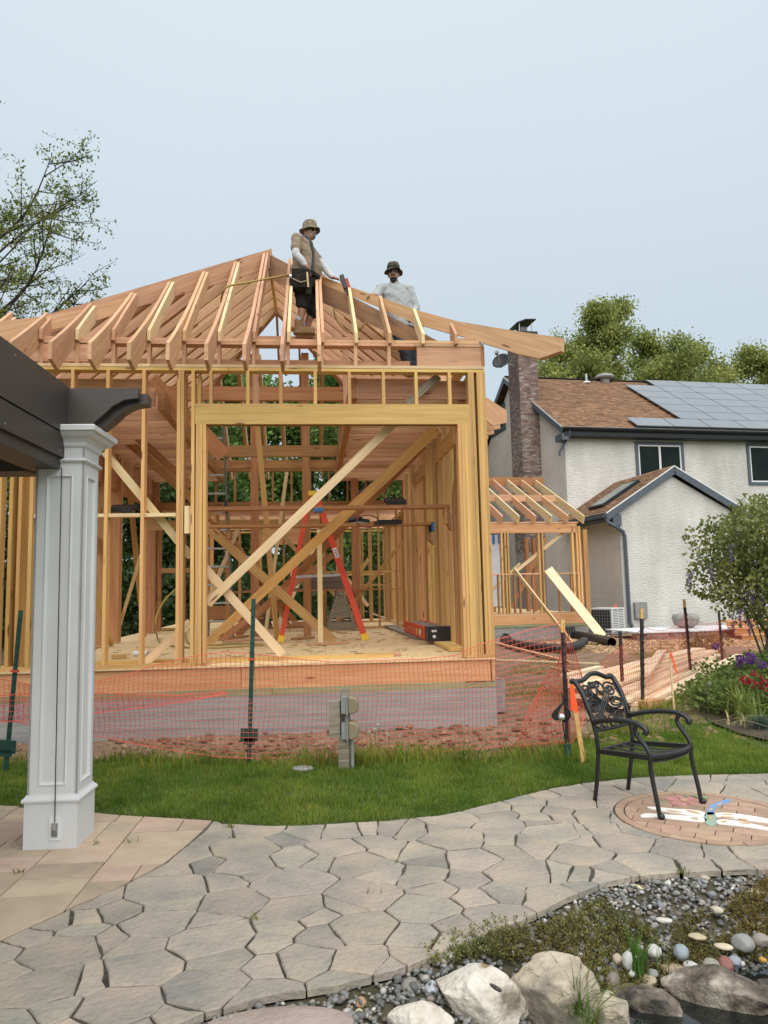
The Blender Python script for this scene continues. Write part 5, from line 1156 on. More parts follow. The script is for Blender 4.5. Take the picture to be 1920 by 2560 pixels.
def stone(name, P, m, par, th=.04, top=0.0, bev=.006, tilt=.0025, z0=-.036):
    cx = sum(p[0] for p in P) / len(P); cy = sum(p[1] for p in P) / len(P); n = len(P)
    tx, ty = RN.uniform(-1, 1) * tilt, RN.uniform(-1, 1) * tilt; dz = top + RN.uniform(-1, 1) * .0018
    def shr(p, k): 
        d = math.hypot(p[0] - cx, p[1] - cy) or 1; f = max(0, 1 - k / d); return ((p[0] - cx) * f, (p[1] - cy) * f)
    V = []
    for q, z in ((0, z0), (0, -bev), (bev, 0)):
        for p in P:
            s_ = shr(p, q); V.append((s_[0], s_[1], (z + dz + tx * s_[0] + ty * s_[1]) if z > z0 else z0))
    b = MB(); b.add(V, [tuple(range(2 * n, 3 * n))] + [(k * n + i, k * n + (i + 1) % n, (k + 1) * n + (i + 1) % n, (k + 1) * n + i) for k in (0, 1) for i in range(n)])
    o = b.build(name, m, par); o.location = (cx, cy, 0); return o
def bestpoly(P): 
    return P if area(P) > 0 else P[::-1]
for i, (x, y, w) in enumerate(seeds):
    P = list(flag_area); g_ = RN.uniform(.006, .015)
    for j, (x2, y2, w2) in enumerate(seeds):
        if i == j: continue
        dx, dy = x2 - x, y2 - y; L2 = dx * dx + dy * dy
        if L2 > 6: continue
        t = (L2 + w - w2) / (2 * L2); Ld = math.sqrt(L2); t -= g_ / 2 / Ld
        P = clip(P, x + dx * t, y + dy * t, dx, dy)
        if len(P) < 3: break
    if len(P) < 3 or abs(area(P)) < .004: continue
    dm_ = math.hypot(MC[0] - x, MC[1] - y)
    if dm_ < 2.2:
        nx_, ny_ = (MC[0] - x) / dm_, (MC[1] - y) / dm_; P = clip(P, MC[0] - nx_ * MR * .5, MC[1] - ny_ * MR * .5, nx_, ny_)
        if len(P) < 3: continue
    P = rough(bestpoly(P), .055, .016, i * 1.3)
    Q = []
    for p in P:
        d = math.hypot(p[0] - MC[0], p[1] - MC[1])
        if d < MR + .012: f = (MR + .012) / max(d, .01); p = (MC[0] + (p[0] - MC[0]) * f, MC[1] + (p[1] - MC[1]) * f)
        if not Q or math.hypot(p[0] - Q[-1][0], p[1] - Q[-1][1]) > .004: Q.append(p)
    if len(Q) > 3 and abs(area(Q)) > .003: stone('flagstone', Q, 'flagstone', PT)
# tan pavers: rectangles of two sizes, in courses along the building's direction
pav_area = [(p.x, p.y - .012) for p in top_w if p.x < -1.25]; pav_area = [(-6, 5.9)] + [p for p in pav_area if p[0] > -6] + [(x - .006, y) for x, y in BORDER[1:]] + [(-6, 1.6)]
pr = random.Random(21); ca, sa = math.cos(rad(4)), math.sin(rad(4))
xx = -4.6
col_w = [.62, .40, .56, .38, .62, .42, .58]
ci = 0
while xx < 1.0:
    w = col_w[ci % 7]; ci += 1; yy = 1.4 - pr.random() * .4
    while yy < 7.0:
        h = pr.choice((.24, .32, .40, .62)); cells = [(xx, w)]
        if h < .45 and pr.random() < .4: s_ = w * pr.uniform(.4, .6); cells = [(xx, s_), (xx + s_, w - s_)]
        for x0, ww in cells:
            R4 = [(x0 + .004, yy + .004), (x0 + ww - .004, yy + .004), (x0 + ww - .004, yy + h - .004), (x0 + .004, yy + h - .004)]
            R4 = [(px_ * ca - py_ * sa + .2, px_ * sa + py_ * ca) for px_, py_ in R4]
            P = list(pav_area)
            for k in range(4):
                a, b = R4[k], R4[(k + 1) % 4]; P = clip(P, a[0], a[1], b[1] - a[1], -(b[0] - a[0]))
                if len(P) < 3: break
            if len(P) >= 3 and abs(area(P)) > .003: stone('paver', rough(bestpoly(P), .12, .002, xx), 'paver', PT, bev=.004, tilt=.0015)
        yy += h
    xx += w
# medallion: a ring, courses of brick pavers and inlaid figures
MD = thing('medallion', 'round tan brick medallion with dragonfly and flower inlay set in the flagstone patio', 'medallion', (MC[0], MC[1], 0))
def arc(r, a0, a1, n): return [(r * math.cos(a0 + (a1 - a0) * i / n), r * math.sin(a0 + (a1 - a0) * i / n)) for i in range(n + 1)]
for k in range(16):
    a0 = 2 * math.pi * k / 16 + .006; a1 = 2 * math.pi * (k + 1) / 16 - .006
    stone('paver', arc(MR - .004, a0, a1, 6) + arc(MR - .062, a1, a0, 6), 'medallion_paver', MD, bev=.003, tilt=.0008, top=.003)
disc = arc(MR - .07, 0, 2 * math.pi, 48)[:-1]
ca2, sa2 = math.cos(rad(-28)), math.sin(rad(-28)); row = 0; yy = -.62
while yy < .62:
    xx = -.75 + (row % 2) * .10
    while xx < .75:
        R4 = [(xx + .003, yy + .003), (xx + .207, yy + .003), (xx + .207, yy + .102), (xx + .003, yy + .102)]
        R4 = [(a * ca2 - b * sa2, a * sa2 + b * ca2) for a, b in R4]; P = list(disc)
        for k in range(4):
            a, b = R4[k], R4[(k + 1) % 4]; P = clip(P, a[0], a[1], b[1] - a[1], -(b[0] - a[0]))
            if len(P) < 3: break
        if len(P) >= 3 and abs(area(P)) > .0006: stone('paver', bestpoly(P), 'medallion_paver', MD, bev=.003, tilt=.0008, top=.001)
        xx += .21
    yy += .105; row += 1
def inl(nm, pts, m, h=.0065, closed_smooth=True):
    P = [gnd(1380 + a * .3255, 1640 + b * .3255) for a, b in pts]; P = [(p.x - MC[0], p.y - MC[1], 0) for p in P]
    if closed_smooth:
        Q = smooth([P[-1]] + P + [P[0], P[1]], 4); Q = Q[4:-4]; P = [(q.x, q.y) for q in Q][:-1]
    else: P = [(q[0], q[1]) for q in P]
    if area(P) < 0: P = P[::-1]
    return MB().prism(P, -.01, h).build(nm, m, MD)
inl('wing', ((735, 1163), (830, 1168), (950, 1180), (1060, 1185), (1150, 1200), (1180, 1220), (1170, 1240), (1080, 1232), (960, 1212), (830, 1192), (750, 1176)), 'inlay_white')
inl('wing', ((680, 1233), (720, 1215), (850, 1222), (1000, 1232), (1120, 1240), (1180, 1255), (1180, 1276), (1100, 1275), (950, 1260), (800, 1244), (700, 1243)), 'inlay_white')
inl('wing', ((1255, 1215), (1330, 1210), (1450, 1222), (1600, 1245), (1720, 1272), (1740, 1290), (1600, 1280), (1450, 1262), (1330, 1245), (1262, 1240)), 'inlay_white')
inl('wing', ((1265, 1270), (1330, 1262), (1430, 1275), (1560, 1300), (1680, 1330), (1700, 1350), (1600, 1335), (1450, 1312), (1330, 1300), (1272, 1292)), 'inlay_white')
for pts in (((880, 1190), (940, 1196), (1000, 1210), (930, 1206)), ((1030, 1190), (1100, 1200), (1145, 1224), (1070, 1212)), ((1065, 1247), (1120, 1252), (1118, 1268), (1085, 1262)), ((1310, 1222), (1385, 1222), (1380, 1230), (1315, 1228)), ((1295, 1280), (1335, 1272), (1345, 1285), (1305, 1288)), ((1430, 1255), (1500, 1262), (1490, 1268), (1440, 1262)), ((1440, 1286), (1520, 1296), (1510, 1302), (1450, 1293)), ((1300, 1240), (1400, 1244), (1390, 1250), (1310, 1246))):
    inl('wing_vein', pts, 'inlay_tan', .0085)
inl('tail', ((1190, 1222), (1195, 1180), (1230, 1145), (1290, 1120), (1365, 1106), (1376, 1120), (1320, 1142), (1270, 1160), (1250, 1185), (1245, 1220), (1215, 1228)), 'inlay_blue')
inl('body', ((1178, 1215), (1215, 1205), (1250, 1215), (1262, 1260), (1262, 1295), (1235, 1310), (1200, 1305), (1180, 1285), (1170, 1250)), 'inlay_green')
inl('body_spot', ((1205, 1240), (1217, 1228), (1228, 1245), (1225, 1265), (1212, 1265)), 'inlay_tan', .0085); inl('body_spot', ((1208, 1190), (1222, 1174), (1236, 1180), (1222, 1195)), 'inlay_tan', .0085)
inl('body_spot', ((1270, 1150), (1300, 1135), (1308, 1140), (1280, 1155)), 'inlay_tan', .0085)
for pts in (((870, 1105), (900, 1088), (960, 1092), (985, 1105), (940, 1115)), ((905, 1128), (950, 1116), (990, 1112), (985, 1130), (930, 1142)), ((940, 1084), (990, 1080), (1020, 1095), (1000, 1106), (960, 1095)), ((1020, 1098), (1060, 1085), (1110, 1090), (1090, 1108), (1040, 1110)), ((1010, 1118), (1050, 1114), (1110, 1122), (1130, 1140), (1060, 1140)), ((950, 1146), (995, 1128), (1040, 1140), (1020, 1155), (975, 1154))): inl('petal', pts, 'inlay_pink')
inl('flower_centre', ((985, 1108), (1020, 1104), (1040, 1114), (1010, 1122)), 'inlay_tan', .0085)
for pts in (((770, 1122), (820, 1116), (870, 1122), (880, 1134), (830, 1138)), ((990, 1078), (1050, 1072), (1140, 1076), (1210, 1086), (1190, 1100), (1120, 1098), (1060, 1086))): inl('leaf', pts, 'inlay_leaf')

# ============================================================ pergola post, beam and bracket
PF = Frame((-2.345, 4.905, 0), 3.5)
PG = frame_thing('pergola', 'white panelled pergola column carrying a dark brown beam with a curved bracket', 'pergola', PF)
cw = .336; ins = .012; sx0, sx1 = ins, cw - ins
base = MB().box(0, cw, 0, cw, -.02, .285).build('column_base', 'white_paint', PG)
def moul(nm, prof, par, x0=0., x1=cw):
    """square moulding swept round the shaft: prof = (outward offset, z)"""
    b = MB(); V = []
    for o_, z in prof: V += [(x0 - o_, x0 - o_, z), (x1 + o_, x0 - o_, z), (x1 + o_, x1 + o_, z), (x0 - o_, x1 + o_, z)]
    k = len(prof); b.add(V, [(i * 4 + j, i * 4 + (j + 1) % 4, (i + 1) * 4 + (j + 1) % 4, (i + 1) * 4 + j) for i in range(k - 1) for j in range(4)] + [(3, 2, 1, 0), tuple((k - 1) * 4 + j for j in range(4))]); return b.build(nm, 'white_paint', par)
moul('base_moulding', ((.006, .285), (.014, .290), (.016, .302), (.010, .312), (-.002, .322), (-.008, .334)), PG)
# shaft with recessed panels: a core and raised stiles
sh_ = MB().box(sx0 + .012, sx1 - .012, sx0 + .012, sx1 - .012, .285, 2.74).build('shaft', 'white_paint', PG)
pz0, pz1, pm_ = .385, 2.416, .066
def stiles(b, T):
    w = sx1 - sx0
    for q in ((0, pm_, .285, 2.74), (w - pm_, w, .285, 2.74), (pm_, w - pm_, .285, pz0), (pm_, w - pm_, pz1, 2.74)): b.add([T(a, c_, z) for z in (q[2], q[3]) for c_ in (0, .014) for a in (q[0], q[1])], [(0, 2, 3, 1), (4, 5, 7, 6), (0, 1, 5, 4), (2, 6, 7, 3), (0, 4, 6, 2), (1, 3, 7, 5)])
    return b
def pmould(b, T):
    w = sx1 - sx0; a0, a1, c0, c1 = pm_, w - pm_, pz0, pz1
    pr_ = ((0, .0), (.004, -.005), (.010, -.006), (.016, .004), (.024, .013))
    V = []
    for o_, d in pr_: V += [T(a0 + o_, d, c0 + o_), T(a1 - o_, d, c0 + o_), T(a1 - o_, d, c1 - o_), T(a0 + o_, d, c1 - o_)]
    k = len(pr_); b.add(V, [(i * 4 + j, i * 4 + (j + 1) % 4, (i + 1) * 4 + (j + 1) % 4, (i + 1) * 4 + j) for i in range(k - 1) for j in range(4)]); return b
TF = lambda a, d, z: (sx0 + a, sx0 + d, z); TR = lambda a, d, z: (sx1 - d, sx0 + a, z); TBk = lambda a, d, z: (sx1 - a, sx1 - d, z); TLf = lambda a, d, z: (sx0 + d, sx1 - a, z)
for T in (TF, TR, TBk, TLf): stiles(MB(), T).build('panel_frame', 'white_paint', sh_); pmould(MB(), T).build('panel_moulding', 'white_paint', sh_)
moul('neck_moulding', ((-.008, 2.498), (.004, 2.503), (.010, 2.512), (.004, 2.521), (-.004, 2.528)), PG)
moul('capital', ((-.010, 2.60), (.002, 2.612), (.006, 2.635), (.022, 2.655), (.050, 2.672), (.066, 2.690), (.070, 2.700), (.086, 2.703), (.088, 2.735), (.08, 2.742)), PG)
# beam towards the camera, cross beam, bracket
bx1 = .20
bm_ = MB().box(-.06, bx1, -6.2, .10, 2.70, 3.03).build('beam', 'brown_paint', PG)
MB().box(-.06, bx1 - .006, -6.2, .098, 2.53, 2.692).build('beam_board', 'brown_paint', PG); MB().box(-.04, bx1 - .02, -6.2, .094, 2.691, 2.702).build('beam_groove', 'black_plastic', PG)
MB().box(-.05, bx1 - .03, -6.2, .09, 2.455, 2.529).build('gutter_strip', 'brown_paint', PG)
MB().box(-4.2, -.062, .05, .30, 2.45, 3.02).build('cross_beam', 'brown_paint', PG)
for k in range(12): MB().box(-4.2, -.062, -6.2 + .52 * k, -5.685 + .52 * k, 2.60, 2.63).build('roof_louver', 'brown_paint', PG)
def ogee(x_end, zt, th, dz=0):
    pr_ = [(bx1, zt), (x_end, zt), (x_end, zt - .07)]
    A = [(x_end, zt - .07), (x_end - .09, zt - .082), (x_end - .17, zt - .125), (x_end - .235, zt - .19), (x_end - .30, zt - .245), (x_end - .37, zt - .268), (bx1 + .06, zt - .27), (bx1, zt - .27)]
    return pr_[:-1] + A
br = MB()
br.prism([(a, z) for a, z in ogee(.668, 3.022, 0)], -.06, .0, o=(0, .045, 0), ax=(1, 0, 0), ay=(0, 0, 1)); 
bo = br.build('bracket', 'brown_paint', PG)
MB().prism([(a, z - .012) for a, z in ogee(.715, 3.01, 0)], -.12, .0, o=(0, .11, 0), ax=(1, 0, 0), ay=(0, 0, 1)).build('bracket', 'brown_paint', PG)
for (x_, y_, z_) in ((bx1 + .001, -.09, 2.56), (bx1 + .001, -.9, 2.56), (bx1 + .001, -.03, 2.74), (bx1 + .001, -.8, 2.98)): MB().tube([(x_, y_, z_), (x_ + .004, y_, z_)], .006, 6).build('screw_head', 'steel', PG)
# blind cord and its cleat
MB().tube([(.19, -.02, 2.46), (.197, -.025, 1.3), (.203, -.022, .17)], .0035, 5).build('cord', 'black_plastic', PG)
cl = MB().box(.165, .232, -.010, .0, .055, .20).build('cord_plate', 'white_metal', PG)
MB().box(.18, .218, -.016, -.010, .075, .16).build('plate_recess', 'grey_plastic', cl); MB().tube([(.20, -.03, .125), (.20, -.03, .165)], .014, 8).build('cord_weight', 'steel', cl); MB().tube([(.185, -.02, .10), (.215, -.02, .10)], .010, 8).build('cleat', 'dark_steel', cl)

# ============================================================ site fence
def tpost(lab, top, bot, ydepth, m='post_green', tip=False, net=None):
    g0 = gnd(*bot); t0 = WF.aty(top[0], top[1], g0.y + ydepth)
    T = thing('fence_post', lab, 'fence post', g0, 0, 'posts of the orange site fence'); d = t0 - g0
    if m == 'post_green':
        u_ = Matrix.Identity(3); ax = axes((0, 0, 0), d, (0, -1, 0))
        b = MB(); b.bar((0, 0, -.1), d, .042, .008, (0, -1, 0)); b.bar(V3(0, .02, -.1), d + V3(0, .02, 0), .008, .04, (0, -1, 0)); b.build('post', m, T)
        k = 0
        for q in np.arange(.12, .98, .055): MB().obox(d * float(q) + V3(0, -.009, 0), (.02, .016, .012), ax).build('stud', m, T)
        b = MB(); pz = d * .20
        b.obox(d * .155 + V3(0, -.012, 0), (.12, .17, .006), ax); b.obox(d * .115 + V3(0, -.012, 0), (.06, .11, .006), ax); b.build('anchor_plate', m, T)
        MB().obox(d * .62 + V3(0, 0, 0), (.018, .06, .05), ax).build('tie', 'net_orange', T)
    else:
        MB().bar((0, 0, -.1), d * (.90 if tip else 1), .04, .03, (0, -1, 0)).build('post', m, T)
        if tip: MB().bar(d * .90, d, .038, .03, (0, -1, 0)).build('wood_tip', 'stud_wood', T)
        for q in np.arange(.25, .88, .07): MB().obox(d * float(q) + V3(.005, -.01, 0), (.02, .05, .035), axes((0, 0, 0), d)).build('tie', 'post_black', T)
    return T, g0, t0
P1 = tpost('green steel fence post leaning left of the white column', (52, 1526), (12, 1930), -.02)
P2 = tpost('green steel fence post standing in front of the middle of the building', (634, 1497), (622, 1900), .0)
P3 = tpost('black fence post with wooden tip behind the flame ornament', (1406, 1549), (1420, 1872), .0, 'post_black', True)
P4 = tpost('plain black post just behind the chair back', (1550, 1578), (1557, 1752), .0, 'post_black')
P5 = tpost('black wooden tipped post in front of the lumber pile, nearest the chair', (1604, 1521), (1606, 1779), .0, 'post_black', True)
P6 = tpost('black wooden tipped post standing among the lumber near the shrub', (1710, 1498), (1729, 1700), .0, 'post_black', True)
P7 = tpost('thin dark post half hidden by the wisteria shrub', (1797, 1528), (1806, 1654), .0, 'post_black')
def net(name, lab, top, bot, nu, nv, wob=.02, r=.0023, seed=0, fine=True):
    """orange mesh: strands between an upper and a lower edge, given as world points"""
    def samp(P, n):
        P = [Vector(p) for p in P]; Ls = [0]
        for i in range(len(P) - 1): Ls.append(Ls[-1] + (P[i + 1] - P[i]).length)
        out = []; 
        for k in range(n):
            t = Ls[-1] * k / (n - 1); i = 0
            while i < len(P) - 2 and Ls[i + 1] < t: i += 1
            f = (t - Ls[i]) / max(Ls[i + 1] - Ls[i], 1e-6); out.append(P[i].lerp(P[i + 1], f))
        return out
    Tn = samp(top, nu); Bn = samp(bot, nu); G = []
    for i in range(nu):
        rowp = []
        for j in range(nv):
            t = j / (nv - 1); p = Bn[i].lerp(Tn[i], t)
            w = math.sin(math.pi * t)
            q = Vector((p.x * 1.6 + seed, p.z * 2.2, seed * .7))
            p = p + Vector((noise.noise(q) * .04 * w, noise.noise(q + Vector((9, 0, 0))) * wob * 3.2 * w, noise.noise(q + Vector((0, 9, 0))) * .03 * w + .004 * noise.noise(Vector((i * .7, j * .9, seed)))))
            rowp.append(p)
        G.append(rowp)
    b = MB()
    def strand(pts, rr):
        n0 = len(b.v); k = len(pts)
        for i in range(k):
            t = (pts[min(i + 1, k - 1)] - pts[max(i - 1, 0)]).normalized(); s = t.cross(Vector((0, 1, 0))); s = s.normalized() if s.length > 1e-4 else Vector((1, 0, 0)); n_ = Vector((0, 1, 0))
            for a in (s * rr, s * -rr * .7 + n_ * rr * .7, s * -rr * .7 - n_ * rr * .7): b.v.append(tuple(pts[i] + a))
        for i in range(k - 1):
            for j in range(3): b.f.append((n0 + i * 3 + j, n0 + i * 3 + (j + 1) % 3, n0 + (i + 1) * 3 + (j + 1) % 3, n0 + (i + 1) * 3 + j)); b.m.append(0)
    for i in range(nu): strand(G[i], r)
    for j in range(nv): strand([G[i][j] for i in range(nu)], r * (2.0 if j in (0, nv - 1) else .95))
    o = b.build(name, 'net_orange'); return tag(o, lab, 'safety net', 'orange mesh of the site fence')
def npl(L_, f): return [WF.aty(u, v, f(u)) for u, v in L_]
fy_ = lambda u: 7.06 + (min(u, 622) + 60) / 682 * .27 + max(0, u - 622) / 800 * .42
topL = npl([(-80, 1692), (35, 1702), (90, 1716), (228, 1706), (300, 1692), (400, 1660), (480, 1641), (560, 1630), (632, 1634), (760, 1650), (850, 1656), (960, 1651), (1060, 1648), (1140, 1638), (1190, 1615), (1240, 1600), (1325, 1574), (1408, 1556)], fy_)
botL = npl([(-80, 1796), (35, 1804), (90, 1815), (228, 1838), (330, 1858), (430, 1875), (540, 1891), (622, 1896), (760, 1893), (880, 1890), (1000, 1884), (1120, 1878), (1250, 1866), (1424, 1852)], lambda u: fy_(u) - .03)
net('safety_net', 'long orange mesh fence sagging from the left green post to the chair', topL, botL, 128, 22, seed=1)
ft = npl([(-80, 1745), (60, 1735), (228, 1733), (330, 1735), (450, 1738), (560, 1728)], lambda u: fy_(u) - .08); fbm = npl([(-80, 1815), (60, 1800), (228, 1783), (330, 1772), (450, 1756), (570, 1734)], lambda u: fy_(u) - .10)
net('safety_net', 'folded over strip of orange mesh beside the white column', ft, fbm, 40, 6, wob=.008, seed=4)
ft = npl([(1408, 1600), (1395, 1660), (1360, 1700), (1340, 1740)], lambda u: 7.62); fbm = npl([(1424, 1855), (1390, 1860), (1340, 1862), (1290, 1868)], lambda u: 7.52)
net('safety_net', 'bunched orange mesh hanging left of the black post with the flame ornament', ft, fbm, 14, 14, seed=7)
ft = npl([(1408, 1558), (1440, 1640), (1458, 1700)], lambda u: 7.5 + (u - 1408) * .012); fbm = npl([(1424, 1858), (1445, 1840), (1462, 1790)], lambda u: 7.45 + (u - 1424) * .012)
net('safety_net', 'short torn end of orange mesh right of the black post with the flame ornament', ft, fbm, 9, 16, seed=9)
def along(P, Q, n, f0=0.0, f1=1.0): return [P.lerp(Q, f0 + (f1 - f0) * i / (n - 1)) for i in range(n)]
def sag(P, s): n = len(P); return [p - Vector((0, 0, s * math.sin(math.pi * i / (n - 1)))) for i, p in enumerate(P)]
g4, g5, g6, g7 = P4[1], P5[1], P6[1], P7[1]; t4, t5, t6, t7 = P4[2], P5[2], P6[2], P7[2]
far_ = g7 + Vector((1.6, 1.9, 0))
hgt = .92
top5 = g5.lerp(t5, .83); top6 = g6.lerp(t6, .82); top7 = g7.lerp(t7, .8); topf = far_ + Vector((0, 0, 1.15))
net('safety_net', 'orange mesh fence in front of the lumber pile running back to the wisteria shrub', sag(along(top5, top6, 8), .16) + sag(along(top6, top7, 6), .10)[1:] + sag(along(top7, topf, 6), .2)[1:], [p + Vector((0, 0, .06)) for p in along(g5, g6, 6) + along(g6, g7, 4)[1:] + along(g7, far_, 3)[1:]], 96, 18, seed=12, r=.0019)
q5 = g4 + Vector((-.15, .5, .0))
net('safety_net', 'slanting orange mesh bunched between the two black posts behind the chair', along(g5.lerp(t5, .80), g4.lerp(t4, .55) + Vector((-.25, .1, 0)), 5), along(g5 + Vector((.02, -.02, .05)), g4 + Vector((-.45, -.7, .08)), 5), 22, 18, seed=15, wob=.05, r=.0020)
# survey stakes with orange ribbon
def flagstake(lab, top, bot, fl, w=.04, dy=0.0):
    g0 = gnd(*bot); t0 = WF.aty(top[0], top[1], g0.y + dy); d = t0 - g0; T = thing('survey_stake', lab, 'stake', g0, 0, 'wooden stakes with orange ribbon')
    MB().bar(d * -.04, d, w, .015, (0, -1, 0)).build('stake', 'pale_wood' if w < .03 else 'stud_wood', T)
    P = [WF.aty(u, v, g0.y + dy * .9 - .025) - g0 for u, v in fl]; b = MB(); V = P + [p + V3(0, .006, 0) for p in P]; k = len(P)
    b.add(V, [tuple(range(k)), tuple(reversed(range(k, 2 * k)))] + [(i, (i + 1) % k, k + (i + 1) % k, k + i) for i in range(k)]); b.build('ribbon', 'flag_orange', T)
flagstake('leaning wooden stake with bright orange ribbon beside the black chair', (1427, 1703), (1459, 1906), [(1424, 1713), (1434, 1712), (1443, 1760), (1447, 1803), (1440, 1800), (1436, 1775), (1428, 1776)], dy=.06)
flagstake('thin stake with orange ribbon standing in front of the lumber pile', (1675, 1636), (1686, 1786), [(1674, 1630), (1680, 1633), (1694, 1683), (1690, 1682)], .022)
flagstake('small stake with orange ribbon in front of the air conditioner', (1537, 1515), (1535, 1584), [(1536, 1512), (1541, 1513), (1540, 1524), (1534, 1538), (1531, 1537)], .05)
# flame ornament
g0 = gnd(1408, 1893); FO = thing('flame_ornament', 'black wire flame shaped garden ornament with a silver ball on a stake', 'garden ornament', g0)
def zat(u, v): p = WF.aty(u, v, g0.y) - g0; return V3(p.x, 0, p.z)
Bq = lambda a, b: (1000 + a * .3014, 1560 + b * .3014)
outl = [zat(*Bq(*q)) for q in ((1340, 575), (1352, 640), (1310, 690), (1270, 735), (1262, 770), (1290, 800), (1345, 815))]; outr = [zat(*Bq(*q)) for q in ((1345, 815), (1390, 800), (1412, 755), (1402, 715), (1380, 690))]
inn = [zat(*Bq(*q)) for q in ((1345, 590), (1362, 640), (1335, 690), (1312, 735), (1310, 765), (1330, 795))]
def crescent(A, B):
    A = smooth(A, 4); B = smooth(B, 4); n = min(len(A), len(B)); b = MB()
    A = [A[int(i * (len(A) - 1) / (n - 1))] for i in range(n)]; B = [B[int(i * (len(B) - 1) / (n - 1))] for i in range(n)]
    b.tube(A, .006, 5); b.tube(B, .006, 5)
    for i in range(n - 1):
        b.tube([A[i] + V3(0, .0, 0), B[i + 1]], .0035, 4); b.tube([A[i + 1], B[i]], .0035, 4); b.tube([A[i], B[i]], .0035, 4)
        for f in (.33, .66): b.tube([A[i].lerp(B[i], f), A[i + 1].lerp(B[i + 1], f)], .003, 4)
    return b
crescent(outl[:-1] , inn).build('flame_mesh', 'black_metal', FO); ir = [zat(*Bq(*q)) for q in ((1350, 800), (1375, 780), (1378, 750), (1382, 715), (1378, 692))]; crescent(outr, ir).build('flame_mesh', 'black_metal', FO)
MB().ico(zat(*Bq(1338, 770)) + V3(0, -.01, 0), .034, 3).build('ball', 'silver', FO, True)
MB().tube([zat(*Bq(1350, 815)), zat(*Bq(1365, 930)), zat(*Bq(1372, 985))], .006, 6).build('stem', 'black_metal', FO); MB().box(.015, .075, -.02, .03, .0, .12).build('solar_box', 'post_green', FO)
# outlet post in the lawn
UP = thing('outlet_post', 'weathered wooden post with two outdoor electrical outlet boxes in the lawn edge', 'outlet post', (-.40, 6.90, 0), rad(-3))
MB().box(-.055, .040, -.04, .05, -.1, .30).build('post', 'weathered_wood', UP); MB().box(-.045, .045, .052, .09, .25, .70).build('post', 'weathered_wood', UP)
MB().box(-.135, -.035, -.045, .05, .275, .60).build('board', 'weathered_wood', UP); MB().tube([(.065, .0, -.05), (.065, .0, .28)], .018, 8).build('conduit', 'grey_plastic', UP); MB().tube([(.02, -.01, .42), (.02, -.01, .52)], .02, 8).build('conduit', 'grey_plastic', UP)
for z0 in (.27, .495):
    bx = MB().box(-.02, .030, -.075, .065, z0, z0 + .145).build('outlet_box', 'grey_plastic', UP); MB().box(.028, .040, -.09, .075, z0 - .012, z0 + .155).build('flange', 'grey_plastic', bx)
    cv = MB().prism([(.04, z0), (.075, z0 - .008), (.128, z0 + .02), (.135, z0 + .10), (.115, z0 + .135), (.065, z0 + .155), (.04, z0 + .15)], -.065, .08, o=(0, 0, 0), ax=(1, 0, 0), ay=(0, 0, 1)); co = cv.build('outlet_cover', 'cover_plastic', bx)
    bv = co.modifiers.new('bevel', 'BEVEL'); bv.width = .012; bv.segments = 2
g0 = gnd(757, 1925); VB = thing('valve_box_lid', 'small round grey green valve box lid lying in the grass by the outlet post', 'valve lid', g0); MB().lathe([(.075, 0), (.078, .015), (.066, .028), (.01, .034)], 18, (0, 0, .0), 0, 1.25, .9).build('lid', 'grey_plastic', VB); MB().box(-.03, .03, -.008, .008, .03, .04).build('handle', 'grey_plastic', VB)
# concrete block by the foundation corner
cb = BF.world(.12, .75, .02); CB = thing('concrete_block', 'hollow concrete block leaning beside the corner of the grey foundation', 'concrete block', cb, rad(12))
b = MB(); 
for q in ((0, .19, 0, .03), (0, .19, .17, .2), (0, .19, .36, .39), (0, .03, .03, .17), (.16, .19, .03, .17), (0, .03, .2, .36), (.16, .19, .2, .36)): b.box(q[0], q[1], q[2], q[3], .0, .40)
b.build('block', 'block_concrete', CB)

# ============================================================ the black metal chair
f_ = V3(.626, -.78, 0); s_ = V3(.78, .626, 0)
cc_ = (gnd(1290 * D, 1732 * D) + gnd(1425 * D, 1770 * D) + gnd(1515 * D, 1735 * D) + gnd(1362 * D, 1705 * D)) / 4
CH = thing('patio_chair', 'black cast metal armchair with scrollwork back and no cushion on the flagstones', 'chair', (cc_.x, cc_.y, 0), math.atan2(f_.y, f_.x))
# local: +x forward, +y to the chair's left (away from the camera)
def fl_(s): return [V3(.275, s * .275, 0.012), V3(.262, s * .275, .10), V3(.235, s * .272, .24), V3(.222, s * .27, .34), V3(.222, s * .27, .41), V3(.195, s * .272, .47), V3(.140, s * .276, .53), V3(.120, s * .28, .575), V3(.135, s * .282, .610)]
def bl_(s): return [V3(-.295, s * .215, .0), V3(-.272, s * .215, .12), V3(-.250, s * .22, .26), V3(-.238, s * .225, .37), V3(-.245, s * .23, .49), V3(-.278, s * .235, .62), V3(-.330, s * .238, .75), V3(-.380, s * .24, .83), V3(-.412, s * .242, .866), V3(-.437, s * .243, .862)]
for s in (-1, 1):
    MB().tube(smooth(fl_(s), 4), .016, 8).build('leg', 'black_metal', CH, True); MB().ico((.288, s * .275, .018), .024, 2).build('foot', 'black_metal', CH, True)
    bp_ = smooth(bl_(s), 4); MB().tube(bp_, [.016 + .004 * (i > len(bp_) * .55) for i in range(len(bp_))], 8).build('leg', 'black_metal', CH, True); MB().ico((-.432, s * .243, .864), .023, 2).build('finial', 'black_metal', CH, True)
    MB().tube(smooth([V3(-.255, s * .232, .575), V3(-.13, s * .262, .608), V3(.0, s * .282, .628), V3(.10, s * .288, .630), V3(.175, s * .288, .615), V3(.215, s * .286, .585), V3(.212, s * .286, .565)], 4), .018, 8, flat=1.35, up=(0, 0, 1)).build('arm', 'black_metal', CH, True); MB().ico((.212, s * .286, .571), V3(.024, .026, .022), 2).build('arm_end', 'black_metal', CH, True)
